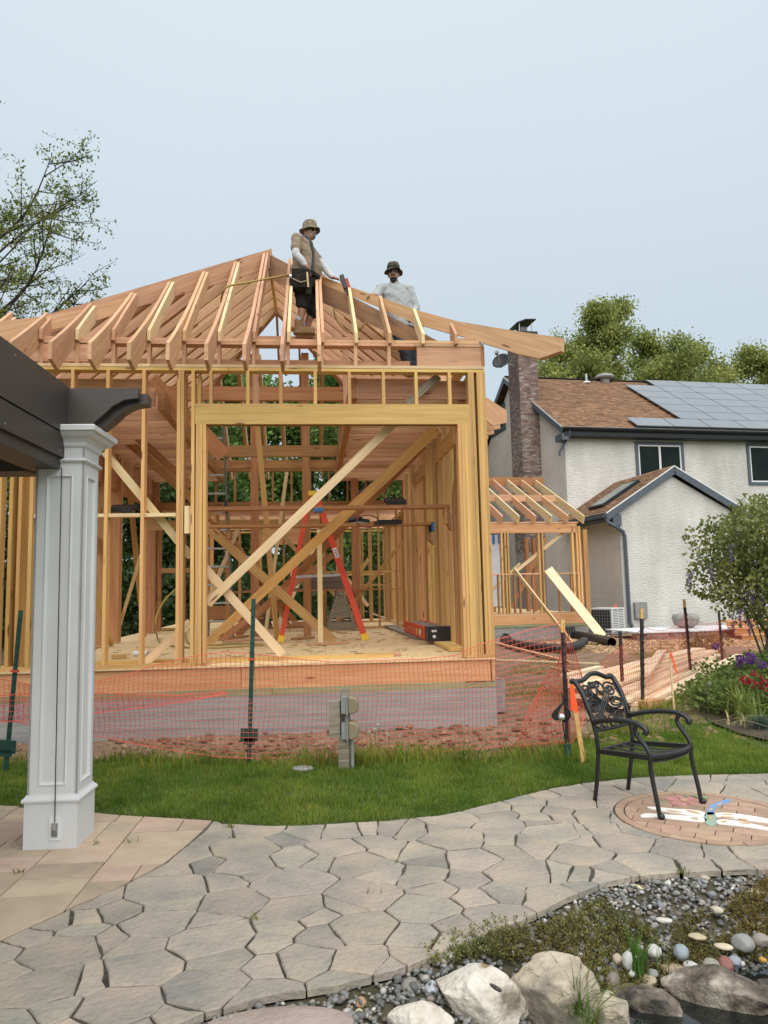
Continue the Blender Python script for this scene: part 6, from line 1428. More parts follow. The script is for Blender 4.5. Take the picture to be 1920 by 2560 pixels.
# seat frame with slats
for s in (-1, 1): MB().bar((-.235, s * .225, .368), (.222, s * .268, .398), .026, .034).build('seat_rail', 'black_metal', CH)
MB().bar((-.235, -.22, .368), (-.235, .22, .368), .026, .03).build('seat_rail', 'black_metal', CH)
MB().tube(smooth([V3(.222, -.268, .402), V3(.262, -.13, .402), V3(.275, 0, .402), V3(.262, .13, .402), V3(.222, .268, .402)], 5), .017, 6).build('seat_rail', 'black_metal', CH); MB().tube(smooth([V3(.222, -.262, .372), V3(.252, -.13, .369), V3(.262, 0, .369), V3(.252, .13, .369), V3(.222, .262, .372)], 5), .012, 6).build('seat_rail', 'black_metal', CH)
for k in range(4):
    y_ = -.165 + .11 * k; pts = smooth([V3(-.232, y_, .376), V3(-.11, y_, .366), V3(.01, y_, .362), V3(.13, y_, .378), V3(.255, y_ * 1.05, .405)], 4)
    MB().tube(pts, .021, 6, flat=.28, up=(0, 1, 0)).build('seat_slat', 'black_metal', CH)
# backrest scrollwork: drawn in (a across -1..1, b up 0..1) between the two rear posts
_bl = smooth(bl_(1), 8)
def bk_(a, b_, off=0.0):
    z = .515 + .325 * b_; i = min(range(len(_bl)), key=lambda k: abs(_bl[k].z - z) + (1 if k > len(_bl) - 12 and _bl[k].x < -.405 else 0)); j = i + 1 if _bl[i].z < z else i - 1
    j = max(0, min(j, len(_bl) - 1)); d_ = _bl[j].z - _bl[i].z; t = (z - _bl[i].z) / d_ if abs(d_) > 1e-5 else 0
    x = _bl[i].x + (_bl[j].x - _bl[i].x) * t; bow = .035 * (1 - a * a)
    return V3(x - bow + off, a * .225, z)
MB().tube(smooth([V3(-.41, -.243, .864), V3(-.402, -.15, .868), V3(-.41, -.06, .900), V3(-.413, 0, .906), V3(-.41, .06, .900), V3(-.402, .15, .868), V3(-.41, .243, .864)], 5), .019, 8).build('top_rail', 'black_metal', CH, True)
MB().tube([bk_(a, .0 - .05 * (1 - a * a)) for a in np.linspace(-1, 1, 13)], .013, 6).build('lower_rail', 'black_metal', CH, True)
def scroll(fn, t0, t1, n, r=.0085, nm='scroll', off=0.0): 
    return MB().tube([bk_(*fn(t), off) for t in np.linspace(t0, t1, n)], r, 6).build(nm, 'black_metal', CH, True)
W_ = 2 * math.pi
for s in (-1, 1):
    scroll(lambda t: (s * (.62 + (.30 - .24 * t) * math.cos(W_ * 1.55 * t + .6)), .80 + (.17 - .13 * t) * math.sin(W_ * 1.55 * t + .6)), 0, 1, 34)
    scroll(lambda t: (s * (.62 + (.32 - .26 * t) * math.cos(-W_ * 1.5 * t - .5)), .19 + (.18 - .145 * t) * math.sin(-W_ * 1.5 * t - .5)), 0, 1, 34)
    scroll(lambda t: (s * (.60 + .34 * math.cos(t)), .50 + .125 * math.sin(t)), 0, W_, 26); scroll(lambda t: (s * (.66 + .22 * math.cos(t)), .50 + .065 * math.sin(t)), 0, W_, 22)
    scroll(lambda t: (s * (.20 + .17 * math.cos(t)), .86 + .14 * math.sin(t)), 0, W_, 24); scroll(lambda t: (s * (.24 + .18 * math.cos(t)), .12 + .13 * math.sin(t)), 0, W_, 24)
    scroll(lambda t: (s * (.94 - .04 * math.sin(t * 9)), .06 + .88 * t), 0, 1, 20, .007)
    for o_ in (-.14, 0.0, .14):
        scroll(lambda t: (s * (-.62 + 1.24 * t + o_), .16 + .70 * t), 0, 1, 12, .0075, off=.006 * s)
scroll(lambda t: (.22 * math.cos(t), .93 + .06 * math.sin(t)), 0, W_, 20)
# ============================================================ masses made of many small faces (numpy)
NR = np.random.default_rng(4)
def npmesh(name, V, Fn, nper, m, col=None, smooth_=False, parent=None, kind='stuff'):
    """V (n,3), faces as a flat index array of polygons with nper corners"""
    me = bpy.data.meshes.new(name); V = np.asarray(V, np.float32); Fn = np.asarray(Fn, np.int32).reshape(-1, nper)
    me.vertices.add(len(V)); me.vertices.foreach_set('co', V.ravel()); me.loops.add(Fn.size); me.loops.foreach_set('vertex_index', Fn.ravel())
    me.polygons.add(len(Fn)); me.polygons.foreach_set('loop_start', np.arange(len(Fn), dtype=np.int32) * nper)
    try: me.polygons.foreach_set('loop_total', np.full(len(Fn), nper, np.int32))
    except Exception: pass
    if smooth_: me.polygons.foreach_set('use_smooth', np.ones(len(Fn), bool))
    if col is not None:
        at = me.attributes.new('Col', 'FLOAT_COLOR', 'POINT'); c4 = np.ones((len(V), 4), np.float32); c4[:, :3] = col; at.data.foreach_set('color', c4.ravel())
    me.materials.append(M_[m]); me.update(calc_edges=True); me.validate()
    o = bpy.data.objects.new(name, me); link(o, parent)
    if kind: o['kind'] = kind
    return o
def inside(X, Y, P):
    c = np.zeros(len(X), bool); n = len(P); j = n - 1
    for i in range(n):
        xi, yi = P[i][0], P[i][1]; xj, yj = P[j][0], P[j][1]
        if yi != yj:
            k = ((yi > Y) != (yj > Y)) & (X < (xj - xi) * (Y - yi) / (yj - yi) + xi); c ^= k
        j = i
    return c
def fn(X, Y, s, k=0.0): return np.array([noise.noise(Vector((float(x) * s + k, float(y) * s - k, k))) for x, y in zip(X, Y)])
def blades(name, X, Y, Zb, hgt, wid, m, col, lean=.45):
    n = len(X); a = NR.uniform(0, 2 * np.pi, n); b = NR.uniform(0, 2 * np.pi, n); ln = NR.uniform(0, lean, n) * hgt
    dx, dy = np.cos(a) * wid / 2, np.sin(a) * wid / 2; tx, ty = np.cos(b) * ln, np.sin(b) * ln
    V = np.empty((n, 5, 3), np.float32)
    V[:, 0] = np.c_[X - dx, Y - dy, Zb]; V[:, 1] = np.c_[X + dx, Y + dy, Zb]
    V[:, 2] = np.c_[X - dx * .8 + tx * .35, Y - dy * .8 + ty * .35, Zb + hgt * .55]; V[:, 3] = np.c_[X + dx * .8 + tx * .35, Y + dy * .8 + ty * .35, Zb + hgt * .55]
    V[:, 4] = np.c_[X + tx, Y + ty, Zb + hgt * .97]
    i0 = np.arange(n)[:, None] * 5
    T = np.concatenate([i0 + [0, 1, 3], i0 + [0, 3, 2], i0 + [2, 3, 4]], 1)
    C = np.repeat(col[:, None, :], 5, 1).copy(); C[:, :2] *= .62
    return npmesh(name, V.reshape(-1, 3), T.ravel(), 3, m, C.reshape(-1, 3))
# lawn grass
def scatter(P, n, x0, x1, y0, y1):
    X = NR.uniform(x0, x1, n); Y = NR.uniform(y0, y1, n); k = inside(X, Y, P); return X[k], Y[k]
X1, Y1 = scatter(LAWN, 150000, -4.6, 3.6, 5.2, 8.2); X2, Y2 = scatter(LAWN, 60000, 1.5, 8, 6.2, 13)
X = np.r_[X1, X2]; Y = np.r_[Y1, Y2]; far_y = np.array([0.0])
g = .5 + .5 * fn(X, Y, 1.3, 2); g2 = fn(X, Y, 6, 7); keep = NR.random(len(X)) < .9 + .3 * g2; X, Y, g, g2 = X[keep], Y[keep], g[keep], g2[keep]
n = len(X); hg = NR.uniform(.028, .058, n) * (1 + .35 * g2); rr_ = NR.random(n)
gl = .5 + .5 * fn(X, Y, .9, 11); dry = (NR.random(n) < .07 + .5 * np.clip(g2, 0, 1) * gl)
col = np.c_[.70 + .5 * rr_ * g + .25 * gl + .55 * dry, .72 + .40 * rr_ + .16 * g + .12 * dry, .75 + .4 * rr_ + .9 * dry] * (.86 + .3 * gl[:, None])
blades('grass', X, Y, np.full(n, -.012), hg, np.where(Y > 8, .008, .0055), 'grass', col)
# ragged taller grass where the lawn meets the dirt, and thin weeds in the yard
lf = [(p.x, p.y) for p in lawn_far]
E_ = []
for i in range(len(lf) - 1):
    a, b = lf[i], lf[i + 1]; L_ = math.hypot(b[0] - a[0], b[1] - a[1]); k = int(L_ * 900)
    t = NR.random(k); E_.append(np.c_[a[0] + (b[0] - a[0]) * t + NR.normal(0, .06, k), a[1] + (b[1] - a[1]) * t + NR.normal(.02, .13, k)])
E_ = np.concatenate(E_); d_ = .5 + .5 * fn(E_[:, 0], E_[:, 1], 2.2, 4); E_ = E_[NR.random(len(E_)) < d_ * 1.1]; n = len(E_)
col = np.c_[NR.uniform(.8, 1.5, n), NR.uniform(.75, 1.15, n), NR.uniform(.7, 1.2, n)]
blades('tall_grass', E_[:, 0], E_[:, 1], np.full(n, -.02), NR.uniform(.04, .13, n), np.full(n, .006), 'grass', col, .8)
YARD = [(1.5, 10), (4.0, 10.5), (7, 14.5), (10, 19), (9, 21), (4.5, 20.5), (2.2, 14)]
Xa, Ya = scatter(YARD, 60000, 1, 11, 9, 22); q = fn(Xa, Ya, .55, 3) + .35 * fn(Xa, Ya, 2.5, 6); k = q > -.08; Xa, Ya = Xa[k], Ya[k]; n = len(Xa)
col = np.c_[NR.uniform(.9, 2.0, n), NR.uniform(.8, 1.3, n), NR.uniform(.8, 1.5, n)]
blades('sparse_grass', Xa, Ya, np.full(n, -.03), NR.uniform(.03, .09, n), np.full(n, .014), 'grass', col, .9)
wx = []
for cx, cy, r_, k in ((-.25, 7.05, .22, 220), (.15, 7.15, .3, 200), (-.75, 7.1, .3, 160), (.6, 7.1, .35, 140), (1.5, 7.0, .3, 120), (-2.0, 7.1, .5, 120), (2.6, 8.2, .35, 200), (3.35, 9.4, .3, 200)): wx.append(np.c_[NR.normal(cx, r_ * .5, k), NR.normal(cy, r_ * .35, k)])
wx = np.concatenate(wx); n = len(wx); blades('weeds', wx[:, 0], wx[:, 1], np.full(n, -.01), NR.uniform(.08, .24, n), np.full(n, .009), 'grass', np.c_[NR.uniform(.8, 1.6, n), NR.uniform(.8, 1.2, n), NR.uniform(.8, 1.2, n)], .7)
wx = []
for u, v, k in ((575, 2068, 26), (580, 2095, 14), (170, 2080, 12), (45, 2182, 14), (330, 2105, 10), (640, 2300, 8), (930, 2235, 8), (1705, 2180, 12), (240, 2110, 10)):
    p = gnd(u, v); wx.append(np.c_[NR.normal(p.x, .02, k), NR.normal(p.y, .012, k)])
wx = np.concatenate(wx); n = len(wx); blades('joint_weeds', wx[:, 0], wx[:, 1], np.full(n, -.012), NR.uniform(.02, .06, n), np.full(n, .005), 'grass', np.c_[NR.uniform(.6, 1.2, n), NR.uniform(.6, 1.0, n), NR.uniform(.6, 1.0, n)], .9)
# lumps of the icosphere, many at once
def lumps(name, C, R_, m, col, sub=1, smooth_=True, flat=.6, kind='stuff', parent=None):
    bv, bf = ico_data(sub); bv = np.array(bv); bf = np.array(bf); n = len(C); k = len(bv)
    a = NR.uniform(0, 2 * np.pi, n); ca_, sa_ = np.cos(a), np.sin(a); t = NR.normal(0, .35, n)
    S_ = np.c_[R_ * NR.uniform(.8, 1.35, n), R_ * NR.uniform(.65, 1.0, n), R_ * flat * NR.uniform(.7, 1.25, n)]
    jit = 1 + NR.normal(0, .07, (n, k, 1))
    P = bv[None] * S_[:, None] * jit; x, y, z = P[..., 0], P[..., 1], P[..., 2]
    x, z = x * np.cos(t)[:, None] - z * np.sin(t)[:, None], x * np.sin(t)[:, None] + z * np.cos(t)[:, None]
    Q = np.stack([x * ca_[:, None] - y * sa_[:, None], x * sa_[:, None] + y * ca_[:, None], z], -1) + C[:, None]
    Fx = (np.arange(n)[:, None, None] * k + bf[None]).reshape(-1)
    return npmesh(name, Q.reshape(-1, 3), Fx, 3, m, np.repeat(col, k, 0), smooth_, parent, kind)
# clods, chips and pale stones on the dirt
X = NR.uniform(-6, 3.5, 2600); Y = 7.0 + np.abs(NR.normal(0, 1.0, 2600)); n = len(X); R_ = NR.gamma(1.6, .012, n) + .006
Zc = np.array([soil_z(x, y) for x, y in zip(X, Y)]); v = NR.uniform(.6, 1.5, n)
lumps('soil_clods', np.c_[X, Y, Zc + R_ * .3], np.minimum(R_, .05), 'clod', np.c_[v, v * .97, v * .93], 1, False)
X = NR.uniform(4.5, 10, 3800); Y = NR.uniform(17.5, 23.5, 3800); k = fn(X, Y, .8, 9) > -.15; X, Y = X[k], Y[k]; n = len(X); v = NR.uniform(1.2, 2.6, n)
lumps('pale_gravel', np.c_[X, Y, np.full(n, .0)], NR.uniform(.03, .075, n), 'clod', np.c_[v, v * .95, v * .86], 1, False)
X = NR.uniform(-5, 3, 420); Y = 7.0 + np.abs(NR.normal(0, .8, 420)); n = len(X); a = NR.uniform(0, 6.3, n); L_ = NR.uniform(.03, .10, n)
Zc = np.array([soil_z(x, y) + .018 for x, y in zip(X, Y)]); w = .005
V = np.stack([np.c_[X - np.cos(a) * L_, Y - np.sin(a) * L_, Zc], np.c_[X + np.cos(a) * L_, Y + np.sin(a) * L_, Zc + .01], np.c_[X + np.cos(a) * L_ - np.sin(a) * w, Y + np.sin(a) * L_ + np.cos(a) * w, Zc + .012], np.c_[X - np.cos(a) * L_ - np.sin(a) * w, Y - np.sin(a) * L_ + np.cos(a) * w, Zc + .004]], 1)
npmesh('wood_chips', V.reshape(-1, 3), (np.arange(n)[:, None] * 4 + [0, 1, 2, 3]).ravel(), 4, 'leaf_straw', np.repeat(np.c_[v[:n] * 0 + NR.uniform(.5, 1, n)] * [1, 1, 1], 4, 0))
# sawdust scraps and chips on the plywood floor
X = NR.uniform(-5, -.3, 260); Y = NR.uniform(.2, 6, 260); n = 260; a = NR.uniform(0, 6.3, n); L_ = NR.uniform(.02, .09, n); w = NR.uniform(.006, .014, n); Zc = np.full(n, .788)
V = np.stack([np.c_[X - np.cos(a) * L_, Y - np.sin(a) * L_, Zc], np.c_[X + np.cos(a) * L_, Y + np.sin(a) * L_, Zc], np.c_[X + np.cos(a) * L_ - np.sin(a) * w, Y + np.sin(a) * L_ + np.cos(a) * w, Zc + .008], np.c_[X - np.cos(a) * L_ - np.sin(a) * w, Y - np.sin(a) * L_ + np.cos(a) * w, Zc + .008]], 1)
V = np.c_[V.reshape(-1, 3)]; Vw = np.array([tuple(BF.world(*p)) for p in V]); c_ = NR.uniform(.25, 1.1, n)
npmesh('floor_scraps', Vw, (np.arange(n)[:, None] * 4 + [0, 1, 2, 3]).ravel(), 4, 'leaf_straw', np.repeat(np.c_[c_, c_ * .85, c_ * .7], 4, 0))

# ============================================================ pond edge
POND_Z = -.16
gp_ = [(p.x, p.y) for p in grav_w]
def gdist(x, y):
    best = 9
    for i in range(len(gp_) - 1):
        ax, ay = gp_[i]; bx, by = gp_[i + 1]; dx, dy = bx - ax, by - ay; t = max(0, min(1, ((x - ax) * dx + (y - ay) * dy) / (dx * dx + dy * dy))); d = math.hypot(x - ax - dx * t, y - ay - dy * t); best = min(best, d)
    return best
wp = [gnd(u, v, POND_Z) for u, v in ((1330, 2700), (1420, 2590), (1500, 2535), (1560, 2490), (1640, 2455), (1730, 2440), (1830, 2425), (1920, 2405), (2300, 2390))]
WPP = [(p.x, p.y) for p in wp] + [(5.0, 1.0), (.0, 1.0)]
def pdist(x, y):
    best = 9
    for i in range(len(wp) - 1):
        ax, ay = WPP[i]; bx, by = WPP[i + 1]; dx, dy = bx - ax, by - ay; t = max(0, min(1, ((x - ax) * dx + (y - ay) * dy) / (dx * dx + dy * dy))); best = min(best, math.hypot(x - ax - dx * t, y - ay - dy * t))
    return -best if inpoly(x, y, WPP) else best
def bank_z(x, y):
    d = pdist(x, y) + .05 * nz(x, y, 2.2, 3)
    if d < 0: return max(POND_Z - .30, POND_Z + d * .55)
    t = min(d / .62, 1); return POND_Z + (-.045 - POND_Z) * (t * t * (3 - 2 * t)) - .02 * min(gdist(x, y) / .3, 1)
bp = [(x, y + .01) for x, y in gp_] + [(gp_[-1][0], 1.2), (gp_[0][0], 1.2)]
bm = bmesh.new(); bm.faces.new([bm.verts.new((x, y, 0)) for x, y in bp])
for ax in (0, 1):
    q = -1.5 if ax == 0 else 1.3
    while q < 6:
        bmesh.ops.bisect_plane(bm, geom=bm.verts[:] + bm.edges[:] + bm.faces[:], plane_co=(q, 0, 0) if ax == 0 else (0, q, 0), plane_no=(1, 0, 0) if ax == 0 else (0, 1, 0)); q += .12
for v in bm.verts: v.co.z = bank_z(v.co.x, v.co.y)
me = bpy.data.meshes.new('pond_bank'); bm.to_mesh(me); bm.free(); me.materials.append(M_['pond_bed']); me.polygons.foreach_set('use_smooth', [True] * len(me.polygons))
tag(link_o := bpy.data.objects.new('pond_bank', me), kind='structure'); link(link_o)
b = MB(); b.quad((-.6, 1.2, POND_Z), (5.5, 1.2, POND_Z), (5.5, 4.6, POND_Z), (-.6, 4.6, POND_Z)); tag(b.build('pond_water', 'water'), kind='structure')
# pebbles
PN = 21000
X = NR.uniform(-.95, 3.4, PN); Y = NR.uniform(2.2, 4.6, PN); k = inside(X, Y, [(x, y - .012) for x, y in gp_] + [(gp_[-1][0], 1.2), (gp_[0][0], 1.2)]); X, Y = X[k], Y[k]
gd = np.array([gdist(x, y) for x, y in zip(X, Y)]); Zb = np.array([bank_z(x, y) for x, y in zip(X, Y)])
k = (Zb > POND_Z - .02) & (NR.random(len(X)) < np.where(gd < 1.0, 1, .6)); X, Y, Zb, gd = X[k], Y[k], Zb[k], gd[k]; n = len(X)
R_ = np.clip(NR.gamma(5, .0021, n) + .003, .006, .03); sh = NR.choice(7, n, p=[.30, .24, .14, .10, .10, .07, .05])
pal = np.array([(.17, .17, .16), (.11, .108, .10), (.26, .25, .235), (.20, .165, .13), (.30, .28, .245), (.46, .445, .41), (.20, .215, .235)]); col = pal[sh] * NR.uniform(.75, 1.3, (n, 1))
lumps('pebbles', np.c_[X, Y, Zb + R_ * .45 + NR.uniform(0, .012, n)], R_, 'pebble', col, 1, True, .55)
# cobbles and boulders, each a thing
def rock(name, lab, u, v, wpx, hpx, m, zc, cat='rock', grp=None, seed=0, col=None, cuts=5, sub=5, jit=.22, deep=1.0, dyf=1.0, rz=None):
    """(u,v): centre of the visible stone, wpx/hpx its size in the photo; the stone lies at height zc"""
    p = gnd(u, v, zc); dp = (p - CP).dot(CF); w = wpx * dp / F / 2; h = hpx * dp / F / 2
    r = random.Random(seed + 77); bv, bf = ico_data(sub); V = []
    # seen from above at ~25 degrees: the apparent height mixes depth and height
    el = math.atan2(EYE - zc, math.hypot(p.x, p.y)); dy = h * 1.25 * dyf; dz = max(h * .9 * deep, .012)
    planes = []
    for _ in range(cuts):
        q = Vector((r.uniform(-1, 1), r.uniform(-1, 1), r.uniform(-.3, 1))).normalized(); planes.append((q, r.uniform(.62, .86)))
    a = math.atan2(p.x, p.y); rot = Matrix.Rotation(-a + (rz or 0), 3, 'Z')
    for c in bv:
        q = Vector(c); f = 1 + jit * noise.noise(q * 1.3 + Vector((seed * 1.7, seed, 0))) + jit * .30 * noise.noise(q * 3.4 + Vector((seed, 3, 1))) + jit * .12 * noise.noise(q * 9 + Vector((1, seed, 5))); q = q * f
        for nrm_, d in planes:
            e_ = q.dot(nrm_) - d
            if e_ > 0: q = q - nrm_ * e_ * .88
        V.append(tuple(rot @ Vector((q.x * w, q.y * dy, q.z * dz))))
    b = MB(); b.v = V; b.f = list(bf); b.m = [0] * len(bf)
    if col: b.c = [col] * len(V)
    o = b.build(name, m, None, True); o.location = p; return tag(o, lab, cat, grp)
BG = 'boulders round the pond'
rock('boulder', 'big whitish angular boulder at the pond edge with a dark sliver on top', 1202, 2492, 226, 200, 'rock_white', -.06, 'boulder', BG, 1, jit=.45, cuts=14, deep=1.05, dyf=.7)
rock('boulder', 'tall tan boulder right of the whitish boulder beside the green grass tuft', 1388, 2482, 205, 215, 'rock_tan', -.07, 'boulder', BG, 4, jit=.34, cuts=11, dyf=.7)
rock('boulder', 'pale boulder cut by the lower picture edge left of the whitish boulder', 1045, 2558, 165, 130, 'rock_white', -.06, 'boulder', BG, 9, jit=.4, cuts=12, dyf=.8)
rock('boulder', 'large flat pinkish stone at the patio edge', 675, 2580, 430, 160, 'rock_pink', -.035, 'boulder', BG, 12, jit=.08, cuts=1, deep=.40, dyf=1.0)
rock('boulder', 'low dark brown boulder lying in the pond water', 1630, 2512, 185, 92, 'rock_dark', -.16, 'boulder', BG, 15, jit=.34, cuts=9, rz=-.35)
rock('boulder', 'largest dark grey boulder in the pond with a pale top', 1800, 2476, 300, 124, 'rock_dark', -.13, 'boulder', BG, 19, jit=.36, cuts=11, deep=1.1)
rock('boulder', 'small tan rock at the lower edge between the grass tuft and the pond', 1522, 2528, 112, 92, 'rock_tan', -.13, 'boulder', BG, 23, jit=.4, cuts=9)
rock('boulder', 'dark rock at the right edge behind the largest pond boulder', 1930, 2462, 70, 40, 'rock_dark', -.14, 'boulder', BG, 27, jit=.2)
MB().ico((0, 0, 0), (.030, .008, .008), 2, jit=.3).build('stone_sliver', 'rock_dark', None, True); sv_ = bpy.data.objects['stone_sliver']; sv_.location = gnd(1241, 2470, .085); sv_.rotation_euler = (0, .2, -.7); tag(sv_, 'dark stone sliver lying on the whitish boulder', 'stone')
g_, wht, bl_c, red_, tan_, drk = (.26, .26, .245), (.52, .51, .475), (.27, .31, .34), (.23, .095, .08), (.42, .34, .24), (.16, .155, .145)
cob = [(1857, 2357, 56, 46, g_, 'large grey oval cobble at the right above the pond', -.075), (1903, 2350, 42, 34, (.30, .27, .23), 'brown grey cobble at the right edge above the pond', -.07), (1837, 2402, 32, 27, bl_c, 'small blue grey round cobble beside the red brown cobble', -.11),
    (1815, 2412, 36, 46, red_, 'red brown elongated cobble by the pond', -.12), (1779, 2412, 46, 34, (.30, .28, .23), 'grey tan cobble left of the red brown cobble', -.12), (1727, 2415, 36, 26, wht, 'white cobble behind the largest pond boulder', -.11), (1687, 2424, 72, 40, (.36, .28, .19), 'rusty tan flat cobble left of the largest pond boulder', -.125),
    (1704, 2381, 38, 42, bl_c, 'blue grey upright cobble in the ground cover', -.09), (1635, 2378, 36, 36, wht, 'white round cobble in the ground cover', -.09), (1575, 2402, 40, 50, (.60, .60, .55), 'tall whitish cobble just left of the bright grass tuft', -.10), (1581, 2434, 24, 20, (.56, .56, .52), 'little white cobble below the bright grass tuft', -.12),
    (1533, 2452, 38, 46, (.22, .19, .155), 'dark tan cobble at the pond corner left of the bright grass tuft', -.13), (1631, 2433, 28, 22, g_, 'small grey cobble right of the bright grass tuft', -.115), (1623, 2451, 38, 32, tan_, 'tan cobble in shallow water below the bright grass tuft', -.135), (1520, 2492, 34, 32, (.40, .36, .29), 'pale cobble above the small tan rock', -.13),
    (1809, 2366, 46, 24, (.58, .50, .36), 'flat cream stone beside the large grey oval cobble', -.08), (1743, 2341, 44, 26, (.52, .43, .28), 'flat cream stone hidden in the ground cover', -.07), (1543, 2397, 24, 28, (.42, .34, .25), 'small tan cobble in the ground cover', -.10), (1907, 2399, 20, 15, (.50, .28, .06), 'tiny orange pebble at the right pond edge', -.12),
    (1027, 2469, 50, 50, (.24, .225, .195), 'round olive grey cobble in the gravel left of the blue white cobble', -.05), (1079, 2472, 38, 40, (.42, .46, .50), 'speckled blue white cobble beside the whitish boulder', -.055), (901, 2507, 32, 30, (.44, .26, .14), 'round orange brown cobble in the gravel', -.05), (897, 2533, 24, 22, (.62, .56, .38), 'small cream cobble below the orange brown cobble', -.05),
    (459, 2560, 60, 36, (.66, .66, .64), 'white cobble at the lower patio edge', -.03), (873, 2552, 56, 48, (.25, .25, .235), 'grey cobble left of the cream cobble', -.055), (1585, 2217, 54, 24, (.60, .50, .33), 'flat yellowish slab stone on the gravel near the patio', -.045), (1652, 2195, 30, 17, (.46, .38, .28), 'oval tan pebble on the gravel near the patio', -.04),
    (1735, 2191, 32, 18, (.60, .59, .56), 'oval white pebble on the gravel near the patio', -.04), (1762, 2194, 28, 15, (.44, .37, .29), 'beige pebble right of the oval white pebble', -.04), (1888, 2228, 42, 30, (.54, .46, .33), 'pale yellow broken slab at the right edge of the gravel', -.05), (1916, 2182, 26, 22, g_, 'grey pebble at the right picture edge by the patio', -.04), (1660, 2300, 40, 22, (.56, .54, .48), 'pale flat stone in the middle of the ground cover', -.05), (1790, 2275, 34, 22, (.50, .44, .34), 'tan stone in the upper right ground cover', -.05)]
for i, (u, v, w, h, c, lab, zc_) in enumerate(cob):
    rock('cobble', lab, u, v, w, h, 'cobble', zc_, 'cobble', 'cobbles between patio and pond', 40 + i, c, cuts=1 if 'slab' not in lab and 'flat' not in lab else 3, sub=3, jit=.12, deep=.9 if 'flat' not in lab and 'slab' not in lab else .5)
# olive ground cover
GC = [gnd(u, v, -.05) for u, v in ((1085, 2425), (1140, 2378), (1235, 2352), (1330, 2330), (1390, 2310), (1440, 2290), (1500, 2262), (1570, 2285), (1640, 2290), (1720, 2275), (1800, 2262), (1870, 2228), (2000, 2180), (2100, 2330), (1900, 2350), (1800, 2385), (1700, 2420), (1620, 2440), (1540, 2470), (1480, 2470), (1400, 2400), (1300, 2390), (1200, 2400), (1130, 2420))]
GCP = [(p.x, p.y) for p in GC]; xs = [p[0] for p in GCP]; ys = [p[1] for p in GCP]
X, Y = scatter(GCP, 9500, min(xs), max(xs), min(ys), max(ys)); q = fn(X, Y, 2.2, 8) + .5 * fn(X, Y, 6, 1); k = q > -.22; X, Y, q = X[k], Y[k], q[k]
Xe = []; 
for u, v, nn_ in ((1150, 2370, 60), (1105, 2400, 40), (1480, 2480, 60), (1700, 2390, 50), (1660, 2420, 40), (1780, 2380, 50), (1455, 2450, 60), (1250, 2350, 70)):
    p = gnd(u, v, -.06); Xe.append(np.c_[NR.normal(p.x, .06, nn_), NR.normal(p.y, .05, nn_)])
Xe = np.concatenate(Xe); X = np.r_[X, Xe[:, 0]]; Y = np.r_[Y, Xe[:, 1]]; ns = len(X)
Zs = np.array([bank_z(x, y) for x, y in zip(X, Y)]); hs = NR.uniform(.02, .065, ns); NL = 13
t = np.tile(np.linspace(.15, 1, NL), (ns, 1)); a = NR.uniform(0, 6.28, (ns, NL)); lx, ly = NR.normal(0, .35, (ns, 1)), NR.normal(0, .35, (ns, 1))
cx = X[:, None] + lx * hs[:, None] * t + np.cos(a) * .007; cy = Y[:, None] + ly * hs[:, None] * t + np.sin(a) * .007; cz = Zs[:, None] + hs[:, None] * t + .01
lw = NR.uniform(.003, .0058, (ns, NL)); C = np.stack([cx, cy, cz], -1).reshape(-1, 3); lw = lw.ravel(); n = len(C)
def leafquads(name, C, lw, ll, m, col, parent=None, kind='stuff', droop=0.0, flatness=1.0):
    n = len(C); d = NR.normal(0, 1, (n, 3)); d[:, 2] = d[:, 2] * flatness - droop; d /= np.linalg.norm(d, axis=1, keepdims=True) + 1e-9; s = np.cross(d, NR.normal(0, 1, (n, 3))); s /= np.linalg.norm(s, axis=1, keepdims=True) + 1e-9
    A = C - d * ll[:, None] * .5; B = C + d * ll[:, None] * .5; M = C + d * ll[:, None] * .05
    V = np.stack([A, M + s * lw[:, None], B, M - s * lw[:, None]], 1)
    return npmesh(name, V.reshape(-1, 3), (np.arange(n)[:, None] * 4 + [0, 1, 2, 3]).ravel(), 4, m, np.repeat(col, 4, 0), False, parent, kind)
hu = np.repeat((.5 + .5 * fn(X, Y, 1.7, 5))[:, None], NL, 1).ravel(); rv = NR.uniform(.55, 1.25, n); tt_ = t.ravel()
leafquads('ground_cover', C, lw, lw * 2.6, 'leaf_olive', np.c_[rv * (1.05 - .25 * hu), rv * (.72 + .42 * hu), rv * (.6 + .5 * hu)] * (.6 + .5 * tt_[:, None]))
# grass tufts at the pond
def tuft(name, lab, u, v, zc_, n, h, spread, m, cat='grass tuft', grp=None, wid=.004, c=(1, 1, 1), lean=.5, vary=.25):
    p = gnd(u, v, zc_); b = MB(); b.color((1, 1, 1)); r = random.Random(int(u))
    for i in range(n):
        a = r.uniform(0, 6.28); hh = h * r.uniform(.45, 1.1); ln = r.uniform(.05, lean) * hh; o = V3(r.gauss(0, spread), r.gauss(0, spread), 0); s = V3(-math.sin(a), math.cos(a), 0) * wid; dr = V3(math.cos(a), math.sin(a), 0)
        k = r.uniform(1 - vary, 1 + vary); b.color((c[0] * k * r.uniform(.9, 1.2), c[1] * k, c[2] * k)); pts = []
        for q in range(5):
            f = q / 4; bend = f * f; pts.append(o + dr * ln * bend * (1 + .6 * f) + V3(0, 0, hh * (f - .35 * bend * (ln / hh) * 1.4)))
        V = []
        for q, pt in enumerate(pts): ww = s * (1 - (q / 4) ** 2 * .9); V += [pt - ww, pt + ww]
        b.add(V, [(2 * q, 2 * q + 1, 2 * q + 3, 2 * q + 2) for q in range(4)])
    o = b.build(name, m); o.location = p; return tag(o, lab, cat, grp)
